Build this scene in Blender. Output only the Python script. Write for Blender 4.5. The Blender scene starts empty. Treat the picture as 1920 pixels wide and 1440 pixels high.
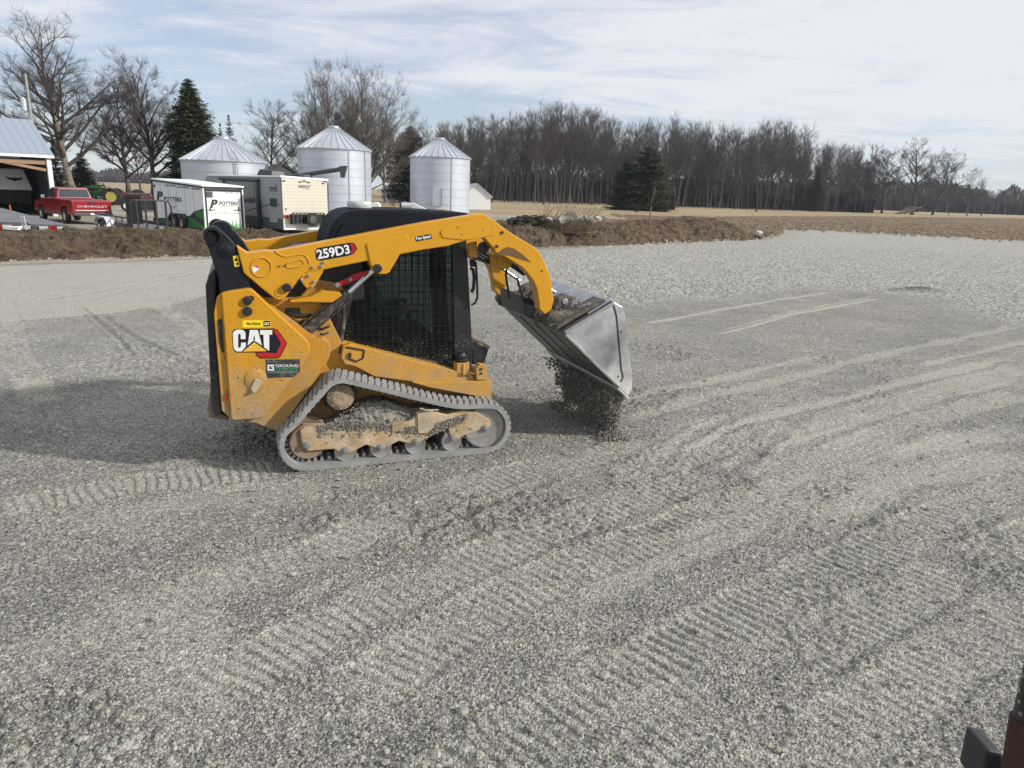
import bpy, math, random
import numpy as np
from mathutils import Vector, Matrix

# ---------------------------------------------------------------- camera, sky, sun
SC = bpy.context.scene
COL = SC.collection
PITCH, ROLL, FPX, EYE = 15.02, 2.0, 1331.0, 2.28
_p, _r = math.radians(PITCH), math.radians(ROLL)
FW = np.array([0, math.cos(_p), -math.sin(_p)]); UP0 = np.array([0, math.sin(_p), math.cos(_p)]); RT0 = np.array([1.0, 0, 0])
RT = RT0*math.cos(_r)+UP0*math.sin(_r); UPV = UP0*math.cos(_r)-RT0*math.sin(_r)
cam_data = bpy.data.cameras.new('camera'); cam = bpy.data.objects.new('camera', cam_data); COL.objects.link(cam)
cam_data.sensor_width = 36; cam_data.lens = FPX/1920*36; cam_data.clip_start = 0.05; cam_data.clip_end = 12000
m = Matrix.Identity(4)
for i in range(3):
    m[i][0] = RT[i]; m[i][1] = UPV[i]; m[i][2] = -FW[i]
m[2][3] = EYE
cam.matrix_world = m
SC.camera = cam

SUN_AZ, SUN_EL = math.radians(-10), math.radians(27.5)      # azimuth measured from +X
world = bpy.data.worlds.new("World"); SC.world = world; world.use_nodes = True
wt = world.node_tree; wn = wt.nodes; wl = wt.links
bg = wn['Background']; bg.inputs[1].default_value = 0.104
sky = wn.new('ShaderNodeTexSky'); sky.sky_type = 'NISHITA'; sky.sun_disc = False
sky.sun_elevation = SUN_EL; sky.sun_rotation = math.radians(90)-SUN_AZ
sky.air_density = 1.0; sky.dust_density = 0.4; sky.ozone_density = 2.5; sky.altitude = 200
tc = wn.new('ShaderNodeTexCoord'); sep = wn.new('ShaderNodeSeparateXYZ'); wl.new(tc.outputs['Generated'], sep.inputs[0])
def wmath(op, a, b=None, c=None):
    n = wn.new('ShaderNodeMath'); n.operation = op
    for i, v in enumerate((a, b, c)):
        if v is None: continue
        if isinstance(v, (int, float)): n.inputs[i].default_value = v
        else: wl.new(v, n.inputs[i])
    return n.outputs[0]
zz = wmath('ADD', wmath('MAXIMUM', sep.outputs[2], 0.0), 0.10)
cx = wmath('DIVIDE', sep.outputs[0], zz); cy = wmath('DIVIDE', sep.outputs[1], zz)
comb = wn.new('ShaderNodeCombineXYZ'); wl.new(cx, comb.inputs[0]); wl.new(wmath('MULTIPLY', cy, 1.0), comb.inputs[1])
def wnoise(scale, det, rough, dist, off):
    mp = wn.new('ShaderNodeMapping'); mp.inputs[1].default_value = off; wl.new(comb.outputs[0], mp.inputs[0])
    mp.inputs[2].default_value = (0, 0, math.radians(-14)); mp.inputs[3].default_value = (0.55, 1.0, 1)
    n = wn.new('ShaderNodeTexNoise'); n.inputs['Scale'].default_value = scale; n.inputs['Detail'].default_value = det
    n.inputs['Roughness'].default_value = rough; n.inputs['Distortion'].default_value = dist
    wl.new(mp.outputs[0], n.inputs['Vector']); return n.outputs[0]
n1 = wnoise(0.42, 7, 0.62, 0.4, (1.3, 4.2, 0)); n2 = wnoise(1.7, 8, 0.68, 0.9, (7.3, 0.4, 0))
mixv = wmath('ADD', wmath('MULTIPLY', n1, 0.52), wmath('MULTIPLY', n2, 0.48))
# thicker veil on the sunny side and higher up, blue band low in the west
side = wmath('MULTIPLY', sep.outputs[0], 0.10)
lift = wmath('MULTIPLY', sep.outputs[2], 0.55)
mr = wn.new('ShaderNodeMapRange'); mr.interpolation_type = 'SMOOTHSTEP'
wl.new(wmath('ADD', wmath('ADD', mixv, side), lift), mr.inputs[0])
mr.inputs[1].default_value = 0.46; mr.inputs[2].default_value = 0.66; mr.inputs[3].default_value = 0.42; mr.inputs[4].default_value = 1.0
mixc = wn.new('ShaderNodeMix'); mixc.data_type = 'RGBA'
wl.new(mr.outputs[0], mixc.inputs[0]); tint = wn.new('ShaderNodeMix'); tint.data_type = 'RGBA'; tint.blend_type = 'MULTIPLY'; tint.inputs[0].default_value = 1.0; wl.new(sky.outputs[0], tint.inputs[6]); tint.inputs[7].default_value = (0.90, 0.97, 1.10, 1); wl.new(tint.outputs[2], mixc.inputs[6]); mixc.inputs[7].default_value = (7.5, 7.8, 8.35, 1)
wl.new(mixc.outputs[2], bg.inputs[0])

sun_data = bpy.data.lights.new('sun', 'SUN'); sun = bpy.data.objects.new('sun', sun_data); COL.objects.link(sun)
sun_data.energy = 4.4; sun_data.angle = math.radians(2.2); sun_data.color = (1.0, 0.945, 0.86)
sdir = Vector((math.cos(SUN_AZ)*math.cos(SUN_EL), math.sin(SUN_AZ)*math.cos(SUN_EL), math.sin(SUN_EL)))
sun.rotation_euler = sdir.to_track_quat('Z', 'Y').to_euler(); sun.location = (30, -8, 25)
SC.view_settings.view_transform = 'Standard'; SC.view_settings.look = 'None'
SC.view_settings.exposure = 0.05; SC.view_settings.gamma = 1.0

# ---------------------------------------------------------------- measuring helpers (survey of the place from the photo)
def ray(px, py): return RT*(px-960)/FPX+UPV*(720-py)/FPX+FW
def G(px, py, z=0.0):
    d = ray(px, py); t = (z-EYE)/d[2]; return Vector((d[0]*t, d[1]*t, z))
def P(px, py, depth):
    d = ray(px, py); t = depth/d[1]; return Vector((d[0]*t, depth, EYE+d[2]*t))
def hor(px): return 720-FPX*math.tan(_p)/math.cos(_r)+(px-960)*math.tan(_r)
R = random.Random(7)

# ---------------------------------------------------------------- object helpers
def tag(o, label=None, cat=None, group=None, kind=None):
    if label: o['label'] = label
    if cat: o['category'] = cat
    if group: o['group'] = group
    if kind: o['kind'] = kind
    return o
def thing(name, label, cat, loc=(0, 0, 0), yaw=0.0, group=None):
    o = bpy.data.objects.new(name, None); COL.objects.link(o); o.empty_display_size = 0.3
    o.location = loc; o.rotation_euler = (0, 0, yaw); return tag(o, label, cat, group)
class MB:
    def __init__(s): s.v = []; s.f = []; s.mi = []
    def add(s, vs, fs, mi=0):
        k = len(s.v); s.v += [tuple(v) for v in vs]; s.f += [tuple(i+k for i in f) for f in fs]; s.mi += [mi]*len(fs); return s
    def box(s, x0, x1, y0, y1, z0, z1, mi=0):
        return s.add([(x0, y0, z0), (x1, y0, z0), (x1, y1, z0), (x0, y1, z0), (x0, y0, z1), (x1, y0, z1), (x1, y1, z1), (x0, y1, z1)],
                     [(0, 3, 2, 1), (4, 5, 6, 7), (0, 1, 5, 4), (1, 2, 6, 5), (2, 3, 7, 6), (3, 0, 4, 7)], mi)
    def hexa(s, lo, hi, mi=0):
        return s.add(list(lo)+list(hi), [(0, 3, 2, 1), (4, 5, 6, 7), (0, 1, 5, 4), (1, 2, 6, 5), (2, 3, 7, 6), (3, 0, 4, 7)], mi)
    def bar(s, a, b, w, h, up=(0, 0, 1), mi=0):
        a = Vector(a); b = Vector(b); d = (b-a).normalized(); u = Vector(up)
        sd = d.cross(u)
        if sd.length < 1e-4: sd = d.cross(Vector((1, 0, 0)))
        sd.normalize(); u = sd.cross(d)
        sd *= w/2; u *= h/2
        return s.hexa([a-sd-u, a+sd-u, a+sd+u, a-sd+u], [b-sd-u, b+sd-u, b+sd+u, b-sd+u], mi)
    def prism(s, poly, y0, y1, mi=0):           # poly in (x,z), extruded along y
        n = len(poly)
        if sum(poly[i][0]*poly[(i+1) % n][1]-poly[(i+1) % n][0]*poly[i][1] for i in range(n)) < 0: poly = poly[::-1]
        vs = [(p[0], y0, p[1]) for p in poly]+[(p[0], y1, p[1]) for p in poly]
        fs = [tuple(range(n)), tuple(range(2*n-1, n-1, -1))]+[(i, i+n, (i+1) % n+n, (i+1) % n) for i in range(n)]
        return s.add(vs, fs, mi)
    def prismx(s, poly, x0, x1, mi=0):          # poly in (y,z), extruded along x
        n = len(poly)
        if sum(poly[i][0]*poly[(i+1) % n][1]-poly[(i+1) % n][0]*poly[i][1] for i in range(n)) < 0: poly = poly[::-1]
        vs = [(x0, p[0], p[1]) for p in poly]+[(x1, p[0], p[1]) for p in poly]
        fs = [tuple(range(n-1, -1, -1)), tuple(range(n, 2*n))]+[(i, (i+1) % n, (i+1) % n+n, i+n) for i in range(n)]
        return s.add(vs, fs, mi)
    def cyl(s, a, b, r, r2=None, n=16, mi=0, cap=True):
        a = Vector(a); b = Vector(b); r2 = r if r2 is None else r2
        d = (b-a).normalized(); u = d.cross(Vector((0, 0, 1)))
        if u.length < 1e-3: u = d.cross(Vector((1, 0, 0)))
        u.normalize(); w = d.cross(u)
        vs = []
        for c, rr in ((a, r), (b, r2)):
            for i in range(n):
                t = 2*math.pi*i/n; vs.append(c+u*(rr*math.cos(t))+w*(rr*math.sin(t)))
        fs = [(i, (i+1) % n, (i+1) % n+n, i+n) for i in range(n)]
        if cap: fs += [tuple(range(n-1, -1, -1)), tuple(range(n, 2*n))]
        return s.add(vs, fs, mi)
    def lathe(s, o, ax, prof, n=24, mi=0, cap=True):      # prof [(dist along axis, radius)]
        o = Vector(o); d = Vector(ax).normalized(); u = d.cross(Vector((0, 0, 1)))
        if u.length < 1e-3: u = d.cross(Vector((1, 0, 0)))
        u.normalize(); w = d.cross(u); vs = []; fs = []
        for (t, r) in prof:
            for i in range(n):
                a = 2*math.pi*i/n; vs.append(o+d*t+u*(r*math.cos(a))+w*(r*math.sin(a)))
        for k in range(len(prof)-1):
            for i in range(n): fs.append((k*n+i, k*n+(i+1) % n, (k+1)*n+(i+1) % n, (k+1)*n+i))
        if cap: fs.append(tuple(range(n-1, -1, -1))); fs.append(tuple(range((len(prof)-1)*n, len(prof)*n)))
        return s.add(vs, fs, mi)
    def tube(s, pts, r, n=8, mi=0):
        pts = [Vector(p) for p in pts]; N = len(pts); rs = r if isinstance(r, (list, tuple)) else [r]*N
        d0 = (pts[1]-pts[0]).normalized(); u = d0.cross(Vector((0.13, 0.27, 0.95)))
        if u.length < 1e-3: u = d0.cross(Vector((1, 0, 0)))
        u.normalize(); vs = []
        for i in range(N):
            d = (pts[min(i+1, N-1)]-pts[max(i-1, 0)]).normalized()
            u = (u-d*u.dot(d)).normalized(); w = d.cross(u)
            for k in range(n):
                a = 2*math.pi*k/n; vs.append(pts[i]+u*(rs[i]*math.cos(a))+w*(rs[i]*math.sin(a)))
        fs = [(i*n+k, i*n+(k+1) % n, (i+1)*n+(k+1) % n, (i+1)*n+k) for i in range(N-1) for k in range(n)]
        fs += [tuple(range(n-1, -1, -1)), tuple(range((N-1)*n, N*n))]
        return s.add(vs, fs, mi)
    def ico(s, c, r, sx=1, sy=1, sz=1, jit=0.2, rnd=R, mi=0):
        ph = (1+5**.5)/2
        b = [(-1, ph, 0), (1, ph, 0), (-1, -ph, 0), (1, -ph, 0), (0, -1, ph), (0, 1, ph), (0, -1, -ph), (0, 1, -ph), (ph, 0, -1), (ph, 0, 1), (-ph, 0, -1), (-ph, 0, 1)]
        f = [(0, 11, 5), (0, 5, 1), (0, 1, 7), (0, 7, 10), (0, 10, 11), (1, 5, 9), (5, 11, 4), (11, 10, 2), (10, 7, 6), (7, 1, 8), (3, 9, 4), (3, 4, 2), (3, 2, 6), (3, 6, 8), (3, 8, 9), (4, 9, 5), (2, 4, 11), (6, 2, 10), (8, 6, 7), (9, 8, 1)]
        a = rnd.random()*6.28; ca, sa = math.cos(a), math.sin(a); vs = []
        for x, y, z in b:
            k = r/1.9*(1+rnd.uniform(-jit, jit)); x *= k*sx; y *= k*sy; z *= k*sz
            vs.append((c[0]+x*ca-y*sa, c[1]+x*sa+y*ca, c[2]+z))
        return s.add(vs, f, mi)
    def build(s, name, mat, parent=None, bevel=0.0, smooth=False, off=(0, 0, 0), seg=2, top=None, origin=None):
        me = bpy.data.meshes.new(name)
        ox, oy, oz = off
        if origin is not None: ox -= origin[0]; oy -= origin[1]; oz -= origin[2]
        me.from_pydata([(x+ox, y+oy, z+oz) for x, y, z in s.v], [], s.f)
        for mm in (mat if isinstance(mat, (list, tuple)) else [mat]): me.materials.append(mm)
        if any(s.mi): me.polygons.foreach_set('material_index', s.mi)
        if smooth: me.polygons.foreach_set('use_smooth', [True]*len(me.polygons))
        me.update()
        o = bpy.data.objects.new(name, me); COL.objects.link(o)
        if parent is not None: o.parent = parent
        if origin is not None: o.location = origin
        if bevel:
            b = o.modifiers.new('bevel', 'BEVEL'); b.width = bevel; b.segments = seg; b.limit_method = 'ANGLE'; b.angle_limit = math.radians(35)
            b.harden_normals = False
        if smooth and hasattr(me, 'set_sharp_from_angle'):
            me.set_sharp_from_angle(angle=math.radians(38))
        return o
def text(s, name, mat, parent, org, xd, ud, w, h, ext=0.001, bold=0.0, shear=0.0):
    """raised lettering fitted to w x h, lower left corner at org"""
    cu = bpy.data.curves.new(name, 'FONT'); cu.body = s; cu.size = 1.0; cu.offset = bold; cu.resolution_u = 3; cu.shear = shear
    cu.align_x = 'LEFT'
    tmp = bpy.data.objects.new('tmp_text', cu); COL.objects.link(tmp)
    me = bpy.data.meshes.new_from_object(tmp)
    bpy.data.objects.remove(tmp); bpy.data.curves.remove(cu)
    n = len(me.vertices); co = np.empty(n*3, np.float32); me.vertices.foreach_get('co', co); co = co.reshape(-1, 3)
    mn = co.min(0); mx = co.max(0); xd = Vector(xd).normalized(); ud = Vector(ud).normalized(); nd = xd.cross(ud); org = Vector(org)
    u = (co[:, 0]-mn[0])/(mx[0]-mn[0])*w; v = (co[:, 1]-mn[1])/(mx[1]-mn[1])*h
    out = np.array(org)[None]+u[:, None]*np.array(xd)[None]+v[:, None]*np.array(ud)[None]
    k = len(out); faces = [tuple(p.vertices) for p in me.polygons]
    me2 = bpy.data.meshes.new(name)
    me2.from_pydata([tuple(p) for p in out+np.array(nd)[None]*ext], [], faces); me2.materials.append(mat); me2.update()
    bpy.data.meshes.remove(me)
    o = bpy.data.objects.new(name, me2); COL.objects.link(o); o.parent = parent; return o

# ---------------------------------------------------------------- materials
def mat(name, col, rough=0.6, metal=0.0, var=0.12, vs=4.0, dirt=0.0, dcol=(0.30, 0.25, 0.18), ds=9.0, bump=0.0, bs=60.0,
        dustz=None, dustamt=0.8, speck=0.0, ss=70.0, spec=0.4, coat=0.0, lines=None, lscale=8.0, lamt=0.3, trans=0.0, alpha=None):
    """procedural surface: colour variation, blotchy dirt, mud specks, dust rising from the ground (object z)"""
    mm = bpy.data.materials.new(name); mm.use_nodes = True; nt = mm.node_tree; N = nt.nodes; K = nt.links
    b = N['Principled BSDF']; b.inputs['Roughness'].default_value = rough; b.inputs['Metallic'].default_value = metal
    b.inputs['Specular IOR Level'].default_value = spec
    if coat: b.inputs['Coat Weight'].default_value = coat; b.inputs['Coat Roughness'].default_value = 0.15
    if trans: b.inputs['Transmission Weight'].default_value = trans
    T = N.new('ShaderNodeTexCoord'); O = T.outputs['Object']
    def noise(sc, det=4, ro=0.6, vec=O):
        n = N.new('ShaderNodeTexNoise'); n.inputs['Scale'].default_value = sc; n.inputs['Detail'].default_value = det
        n.inputs['Roughness'].default_value = ro; K.new(vec, n.inputs['Vector']); return n.outputs[0]
    def ramp(v, a, bb, lo=0.0, hi=1.0):
        r = N.new('ShaderNodeMapRange'); r.inputs[1].default_value = a; r.inputs[2].default_value = bb
        r.inputs[3].default_value = lo; r.inputs[4].default_value = hi; K.new(v, r.inputs[0]); return r.outputs[0]
    def mix(f, a, c):
        x = N.new('ShaderNodeMix'); x.data_type = 'RGBA'
        for i, v in ((0, f), (6, a), (7, c)):
            if isinstance(v, (int, float)): x.inputs[i].default_value = v
            elif isinstance(v, tuple): x.inputs[i].default_value = (*v[:3], 1)
            else: K.new(v, x.inputs[i])
        return x.outputs[2]
    def mth(op, a, c):
        x = N.new('ShaderNodeMath'); x.operation = op
        for i, v in ((0, a), (1, c)):
            if isinstance(v, (int, float)): x.inputs[i].default_value = v
            else: K.new(v, x.inputs[i])
        return x.outputs[0]
    c = mix(ramp(noise(vs), 0.3, 0.7), tuple(min(1, k*(1-var)) for k in col), tuple(min(1, k*(1+var)) for k in col))
    if lines:
        sp = N.new('ShaderNodeSeparateXYZ'); K.new(O, sp.inputs[0])
        fr = mth('FRACT', mth('MULTIPLY', sp.outputs['XYZ'.index(lines)], lscale), 0)
        c = mix(ramp(fr, 0.90, 0.94, 0, lamt), c, tuple(k*0.25 for k in col))
        c = mix(ramp(fr, 0.0, 0.9, lamt*0.35, 0.0), c, tuple(k*0.5 for k in col))
    mask = None
    if dirt:
        mask = ramp(noise(ds, 6, 0.7), 0.62-0.22*dirt, 0.80-0.18*dirt, 0, min(1, dirt*1.3))
    if dustz:
        sp = N.new('ShaderNodeSeparateXYZ'); K.new(O, sp.inputs[0])
        zf = ramp(sp.outputs[2], dustz[0], dustz[1], 1.0, 0.0)
        zf = mth('MULTIPLY', ramp(mth('ADD', zf, mth('MULTIPLY', mth('SUBTRACT', noise(5.5, 6, 0.7), 0.5), 1.1)), 0.35, 1.0), dustamt)
        mask = zf if mask is None else mth('MAXIMUM', mask, zf)
    if mask is not None:
        c = mix(mask, c, mix(ramp(noise(30), .3, .7), tuple(k*0.75 for k in dcol), tuple(min(1, k*1.15) for k in dcol)))
        K.new(ramp(mask, 0, 1, rough, max(rough, 0.9)), b.inputs['Roughness'])
        if metal: K.new(ramp(mask, 0, 1, metal, 0.0), b.inputs['Metallic'])
    if speck:
        v = N.new('ShaderNodeTexVoronoi'); v.inputs['Scale'].default_value = ss; K.new(O, v.inputs['Vector'])
        s1 = mth('MULTIPLY', ramp(v.outputs['Distance'], 0.16, 0.28, 1, 0), ramp(noise(6.0), 0.62-0.25*speck, 0.72-0.2*speck))
        c = mix(s1, c, (0.10, 0.085, 0.06) if sum(col) > 0.4 else (0.34, 0.31, 0.26))
    K.new(c, b.inputs['Base Color'])
    if bump:
        bp = N.new('ShaderNodeBump'); bp.inputs['Strength'].default_value = bump; bp.inputs['Distance'].default_value = 0.01
        K.new(noise(bs, 5, 0.65), bp.inputs['Height']); K.new(bp.outputs[0], b.inputs['Normal'])
    return mm

# ---------------------------------------------------------------- ground as a measured height field
def h2(ix, iy, s):
    ix = ix.astype(np.int64); iy = iy.astype(np.int64)
    n = (ix*374761393+iy*668265263+s*974634777) & 0x7fffffff
    n = ((n ^ (n >> 13))*1274126177) & 0x7fffffff
    n = ((n ^ (n >> 15))*1103515245+12345) & 0x7fffffff
    return ((n ^ (n >> 11)) & 0xfffff)/float(0xfffff)
def vnoise(x, y, s=0):
    xi = np.floor(x); yi = np.floor(y); fx = x-xi; fy = y-yi; fx = fx*fx*(3-2*fx); fy = fy*fy*(3-2*fy)
    a = h2(xi, yi, s); b = h2(xi+1, yi, s); c = h2(xi, yi+1, s); d = h2(xi+1, yi+1, s)
    return (a*(1-fx)+b*fx)*(1-fy)+(c*(1-fx)+d*fx)*fy
def fbm(x, y, o=4, s=0):
    t = 0; a = 1; n = 0
    for k in range(o):
        t = t+a*vnoise(x, y, s+k*17); n += a; x = x*2.03+3.1; y = y*2.03+1.7; a *= 0.5
    return t/n
def stones(x, y, cell, s, fill=0.9):
    """domed stone tops on a jittered lattice, 0..1"""
    gx = np.floor(x/cell); gy = np.floor(y/cell); out = np.zeros_like(x)
    for i in (-1, 0, 1):
        for j in (-1, 0, 1):
            cx_ = gx+i; cy_ = gy+j
            px_ = (cx_+h2(cx_, cy_, s))*cell; py_ = (cy_+h2(cx_, cy_, s+1))*cell
            q = h2(cx_, cy_, s+2); rr = cell*(0.35+0.45*q); th = h2(cx_, cy_, s+3)*3.14
            dx = x-px_; dy = y-py_; u = dx*np.cos(th)+dy*np.sin(th); v = (-dx*np.sin(th)+dy*np.cos(th))*1.35
            d2 = (u*u+v*v)/(rr*rr)
            hh = np.sqrt(np.maximum(0, 1-d2))*(0.35+0.65*q)*(h2(cx_, cy_, s+4) < fill)
            out = np.maximum(out, hh)
    return out
def ss(a, b, x): t = np.clip((x-a)/(b-a), 0, 1); return t*t*(3-2*t)
def poly_d(x, y, pts):
    """unsigned distance, arc position and signed side for a polyline"""
    best = np.full(x.shape, 1e9); arc = np.zeros_like(x); sg = np.zeros_like(x); acc = 0
    for (ax, ay), (bx, by) in zip(pts[:-1], pts[1:]):
        dx, dy = bx-ax, by-ay; L = math.hypot(dx, dy); t = np.clip(((x-ax)*dx+(y-ay)*dy)/(L*L), 0, 1)
        ex = x-(ax+t*dx); ey = y-(ay+t*dy); d = np.sqrt(ex*ex+ey*ey); m_ = d < best
        best = np.where(m_, d, best); arc = np.where(m_, acc+t*L, arc); sg = np.where(m_, np.sign(dx*ey-dy*ex), sg); acc += L
    return best, arc, sg, acc
def inpoly(x, y, pts):
    c = np.zeros(x.shape, bool); n = len(pts)
    for i in range(n):
        ax, ay = pts[i]; bx, by = pts[(i+1) % n]
        k = ((ay > y) != (by > y)); xx = (bx-ax)*(y-ay)/((by-ay) if by != ay else 1e-9)+ax; c ^= (k & (x < xx))
    return c
def GP(l): return [tuple(G(a, b)[:2]) for a, b in l]
BANKL = GP([(-420, 512), (-200, 505), (0, 497), (200, 491), (400, 486), (600, 480), (700, 478)])
BANKR = GP([(955, 472), (1000, 469), (1100, 464), (1250, 459), (1400, 452), (1450, 449)])
FIELD = GP([(1300, 408), (1600, 406), (1920, 410), (2300, 424), (2500, 470), (2300, 478), (1920, 456), (1700, 443), (1600, 437), (1470, 432), (1400, 424)])
LOTEDGE = BANKL+BANKR+GP([(1475, 434), (1600, 438), (1700, 443), (1920, 456), (2300, 478), (2600, 500)])
COARSE = GP([(860, 520), (960, 480), (1100, 462), (1460, 448), (1480, 432), (1920, 454), (2300, 480), (2300, 625), (1920, 612), (1850, 592), (1720, 548), (1500, 541), (1350, 560), (1170, 573), (1000, 566)])
COARSE2 = GP([(-200, 640), (0, 612), (200, 590), (420, 560), (700, 560), (700, 640), (400, 690), (0, 720), (-200, 730)])
PALE = GP([(-300, 508), (0, 499), (390, 487), (700, 478), (900, 500), (420, 545), (330, 568), (200, 590), (0, 604), (-300, 625)])
TRACKS = [([(-200, 985), (60, 942), (240, 912), (400, 893), (545, 882)], 0.19, 0.012),
          ([(250, 1400), (480, 1250), (640, 1165), (800, 1095), (1000, 1010), (1200, 935), (1400, 880), (1650, 800)], 0.19, 0.012),
          ([(700, 1600), (900, 1440), (1020, 1370), (1180, 1280), (1350, 1180), (1500, 1100), (1700, 1010), (1920, 900), (2100, 840)], 0.19, 0.016),
          ([(640, 1330), (760, 1240), (900, 1150), (1050, 1080), (1250, 1000), (1500, 880), (1750, 780), (1920, 740)], 0.19, 0.013),
          ([(560, 1060), (760, 960), (880, 915), (1000, 880), (1150, 850), (1400, 780)], 0.19, 0.009),
          ([(1300, 1600), (1500, 1440), (1700, 1300), (1920, 1150), (2200, 1000)], 0.19, 0.009),
          ([(1100, 1440), (1300, 1330), (1500, 1230), (1800, 1070), (2100, 940)], 0.19, 0.011),
          ([(1150, 900), (1500, 800), (1920, 690)], 0.19, 0.009),
          ([(1200, 1010), (1450, 940), (1920, 800)], 0.19, 0.009),
          ([(5, 560), (12, 600), (40, 680), (90, 760)], 0.19, 0.012), ([(300, 570), (345, 600), (430, 680)], 0.19, 0.012),
          ([(-100, 1300), (200, 1180), (430, 1090), (620, 1040)], 0.19, 0.007)]
LINES = [([(1190, 612), (1350, 580), (1570, 546)], 0.10, 1.0), ([(1335, 632), (1480, 592), (1650, 558)], 0.10, 1.0), ([(1345, 622), (1490, 584), (1650, 553)], 0.05, 0.9),
         ([(1260, 735), (1420, 692), (1560, 665)], 0.12, 0.7), ([(1180, 880), (1400, 790), (1600, 742), (1900, 670)], 0.15, 0.8),
         ([(1600, 870), (1800, 822), (1960, 820)], 0.22, 0.9), ([(1700, 692), (1950, 636)], 0.12, 0.6), ([(1560, 800), (1650, 775), (1790, 755)], 0.15, 0.7),
         ([(1300, 990), (1500, 900), (1700, 820)], 0.2, 0.6), ([(1040, 790), (1250, 730), (1450, 700)], 0.12, 0.5), ([(60, 1000), (400, 930), (760, 900)], 0.25, 0.4),
         ([(200, 1080), (330, 1200), (420, 1400)], 0.3, 0.5), ([(960, 1180), (1250, 1050), (1600, 900)], 0.2, 0.5), ([(1500, 460), (1620, 490), (1540, 540)], 0.8, 0.5),
         ([(1130, 800), (1330, 745), (1700, 655), (1920, 610)], 0.14, 0.6), ([(1380, 860), (1560, 800), (1920, 705)], 0.18, 0.7), ([(1450, 1010), (1700, 900), (1960, 850)], 0.25, 0.6)]
def bank_h(x, y):
    out = np.zeros_like(x)
    for pts, Hc, kind in ((BANKL, 0.70, 0), (BANKR, 0.95, 1)):
        d, a, s, L = poly_d(x, y, pts); d = np.where(s > 0, d, -d)
        w = (fbm(x*0.35, y*0.35, 3, 5)-0.5)*1.4
        d = d+w*0.5+(fbm(x*2.6, y*2.6, 3, 15)-0.5)*0.9
        if kind == 0:
            pr = ss(0, 2.6, d)*(1-ss(3.3, 6.0, d)); end = 1-ss(L-3.0, L-0.05, a)
            hh = Hc*(0.93+0.35*(fbm(x*0.3, y*0.3, 3, 9)-0.5))
        else:
            pr = ss(-0.1, 2.6, d)*(1-ss(3.8, 7.5, d)); end = ss(0.0, 4.0, a)*(1-ss(L-2.2, L-0.02, a))
            hh = Hc*(1.0+0.5*(fbm(x*0.25, y*0.25, 3, 21)-0.5))+0.20*ss(L-8, L-5.5, a)*(1-ss(L-3.5, L-1, a))
        inside = (d > -0.4)
        pr = np.where(inside, pr, 0)*end*np.where((a <= 0.001) & (d > 0) & (kind == 1), 0.0, 1.0)
        v = hh*pr
        v = v+np.where(v > 0.02, (fbm(x*2.2, y*2.2, 4, 31)-0.5)*0.30*ss(0.02, 0.3, v)+(fbm(x*9, y*9, 2, 33)-0.5)*0.12*ss(0.02, 0.2, v)+stones(x, y, 0.22, 501, .7)*0.075*ss(0.02, .15, v), 0)
        out = np.maximum(out, v)
    return out
def base_h(x, y):
    r = np.sqrt(x*x+y*y)
    h = (fbm(x*0.5, y*0.5, 3, 3)-0.5)*0.05*(1-ss(15, 40, r))
    near_m = ss(1.6, 2.6, np.sqrt((x-0.0)**2*0.6+(y-6.6)**2))   # the machine stands level
    return h*near_m
def gz(x, y):      # ground height at a point, for standing things on it
    a = np.array([float(x)]); b = np.array([float(y)]); return float(base_h(a, b)[0]+bank_h(a, b)[0])

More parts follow.
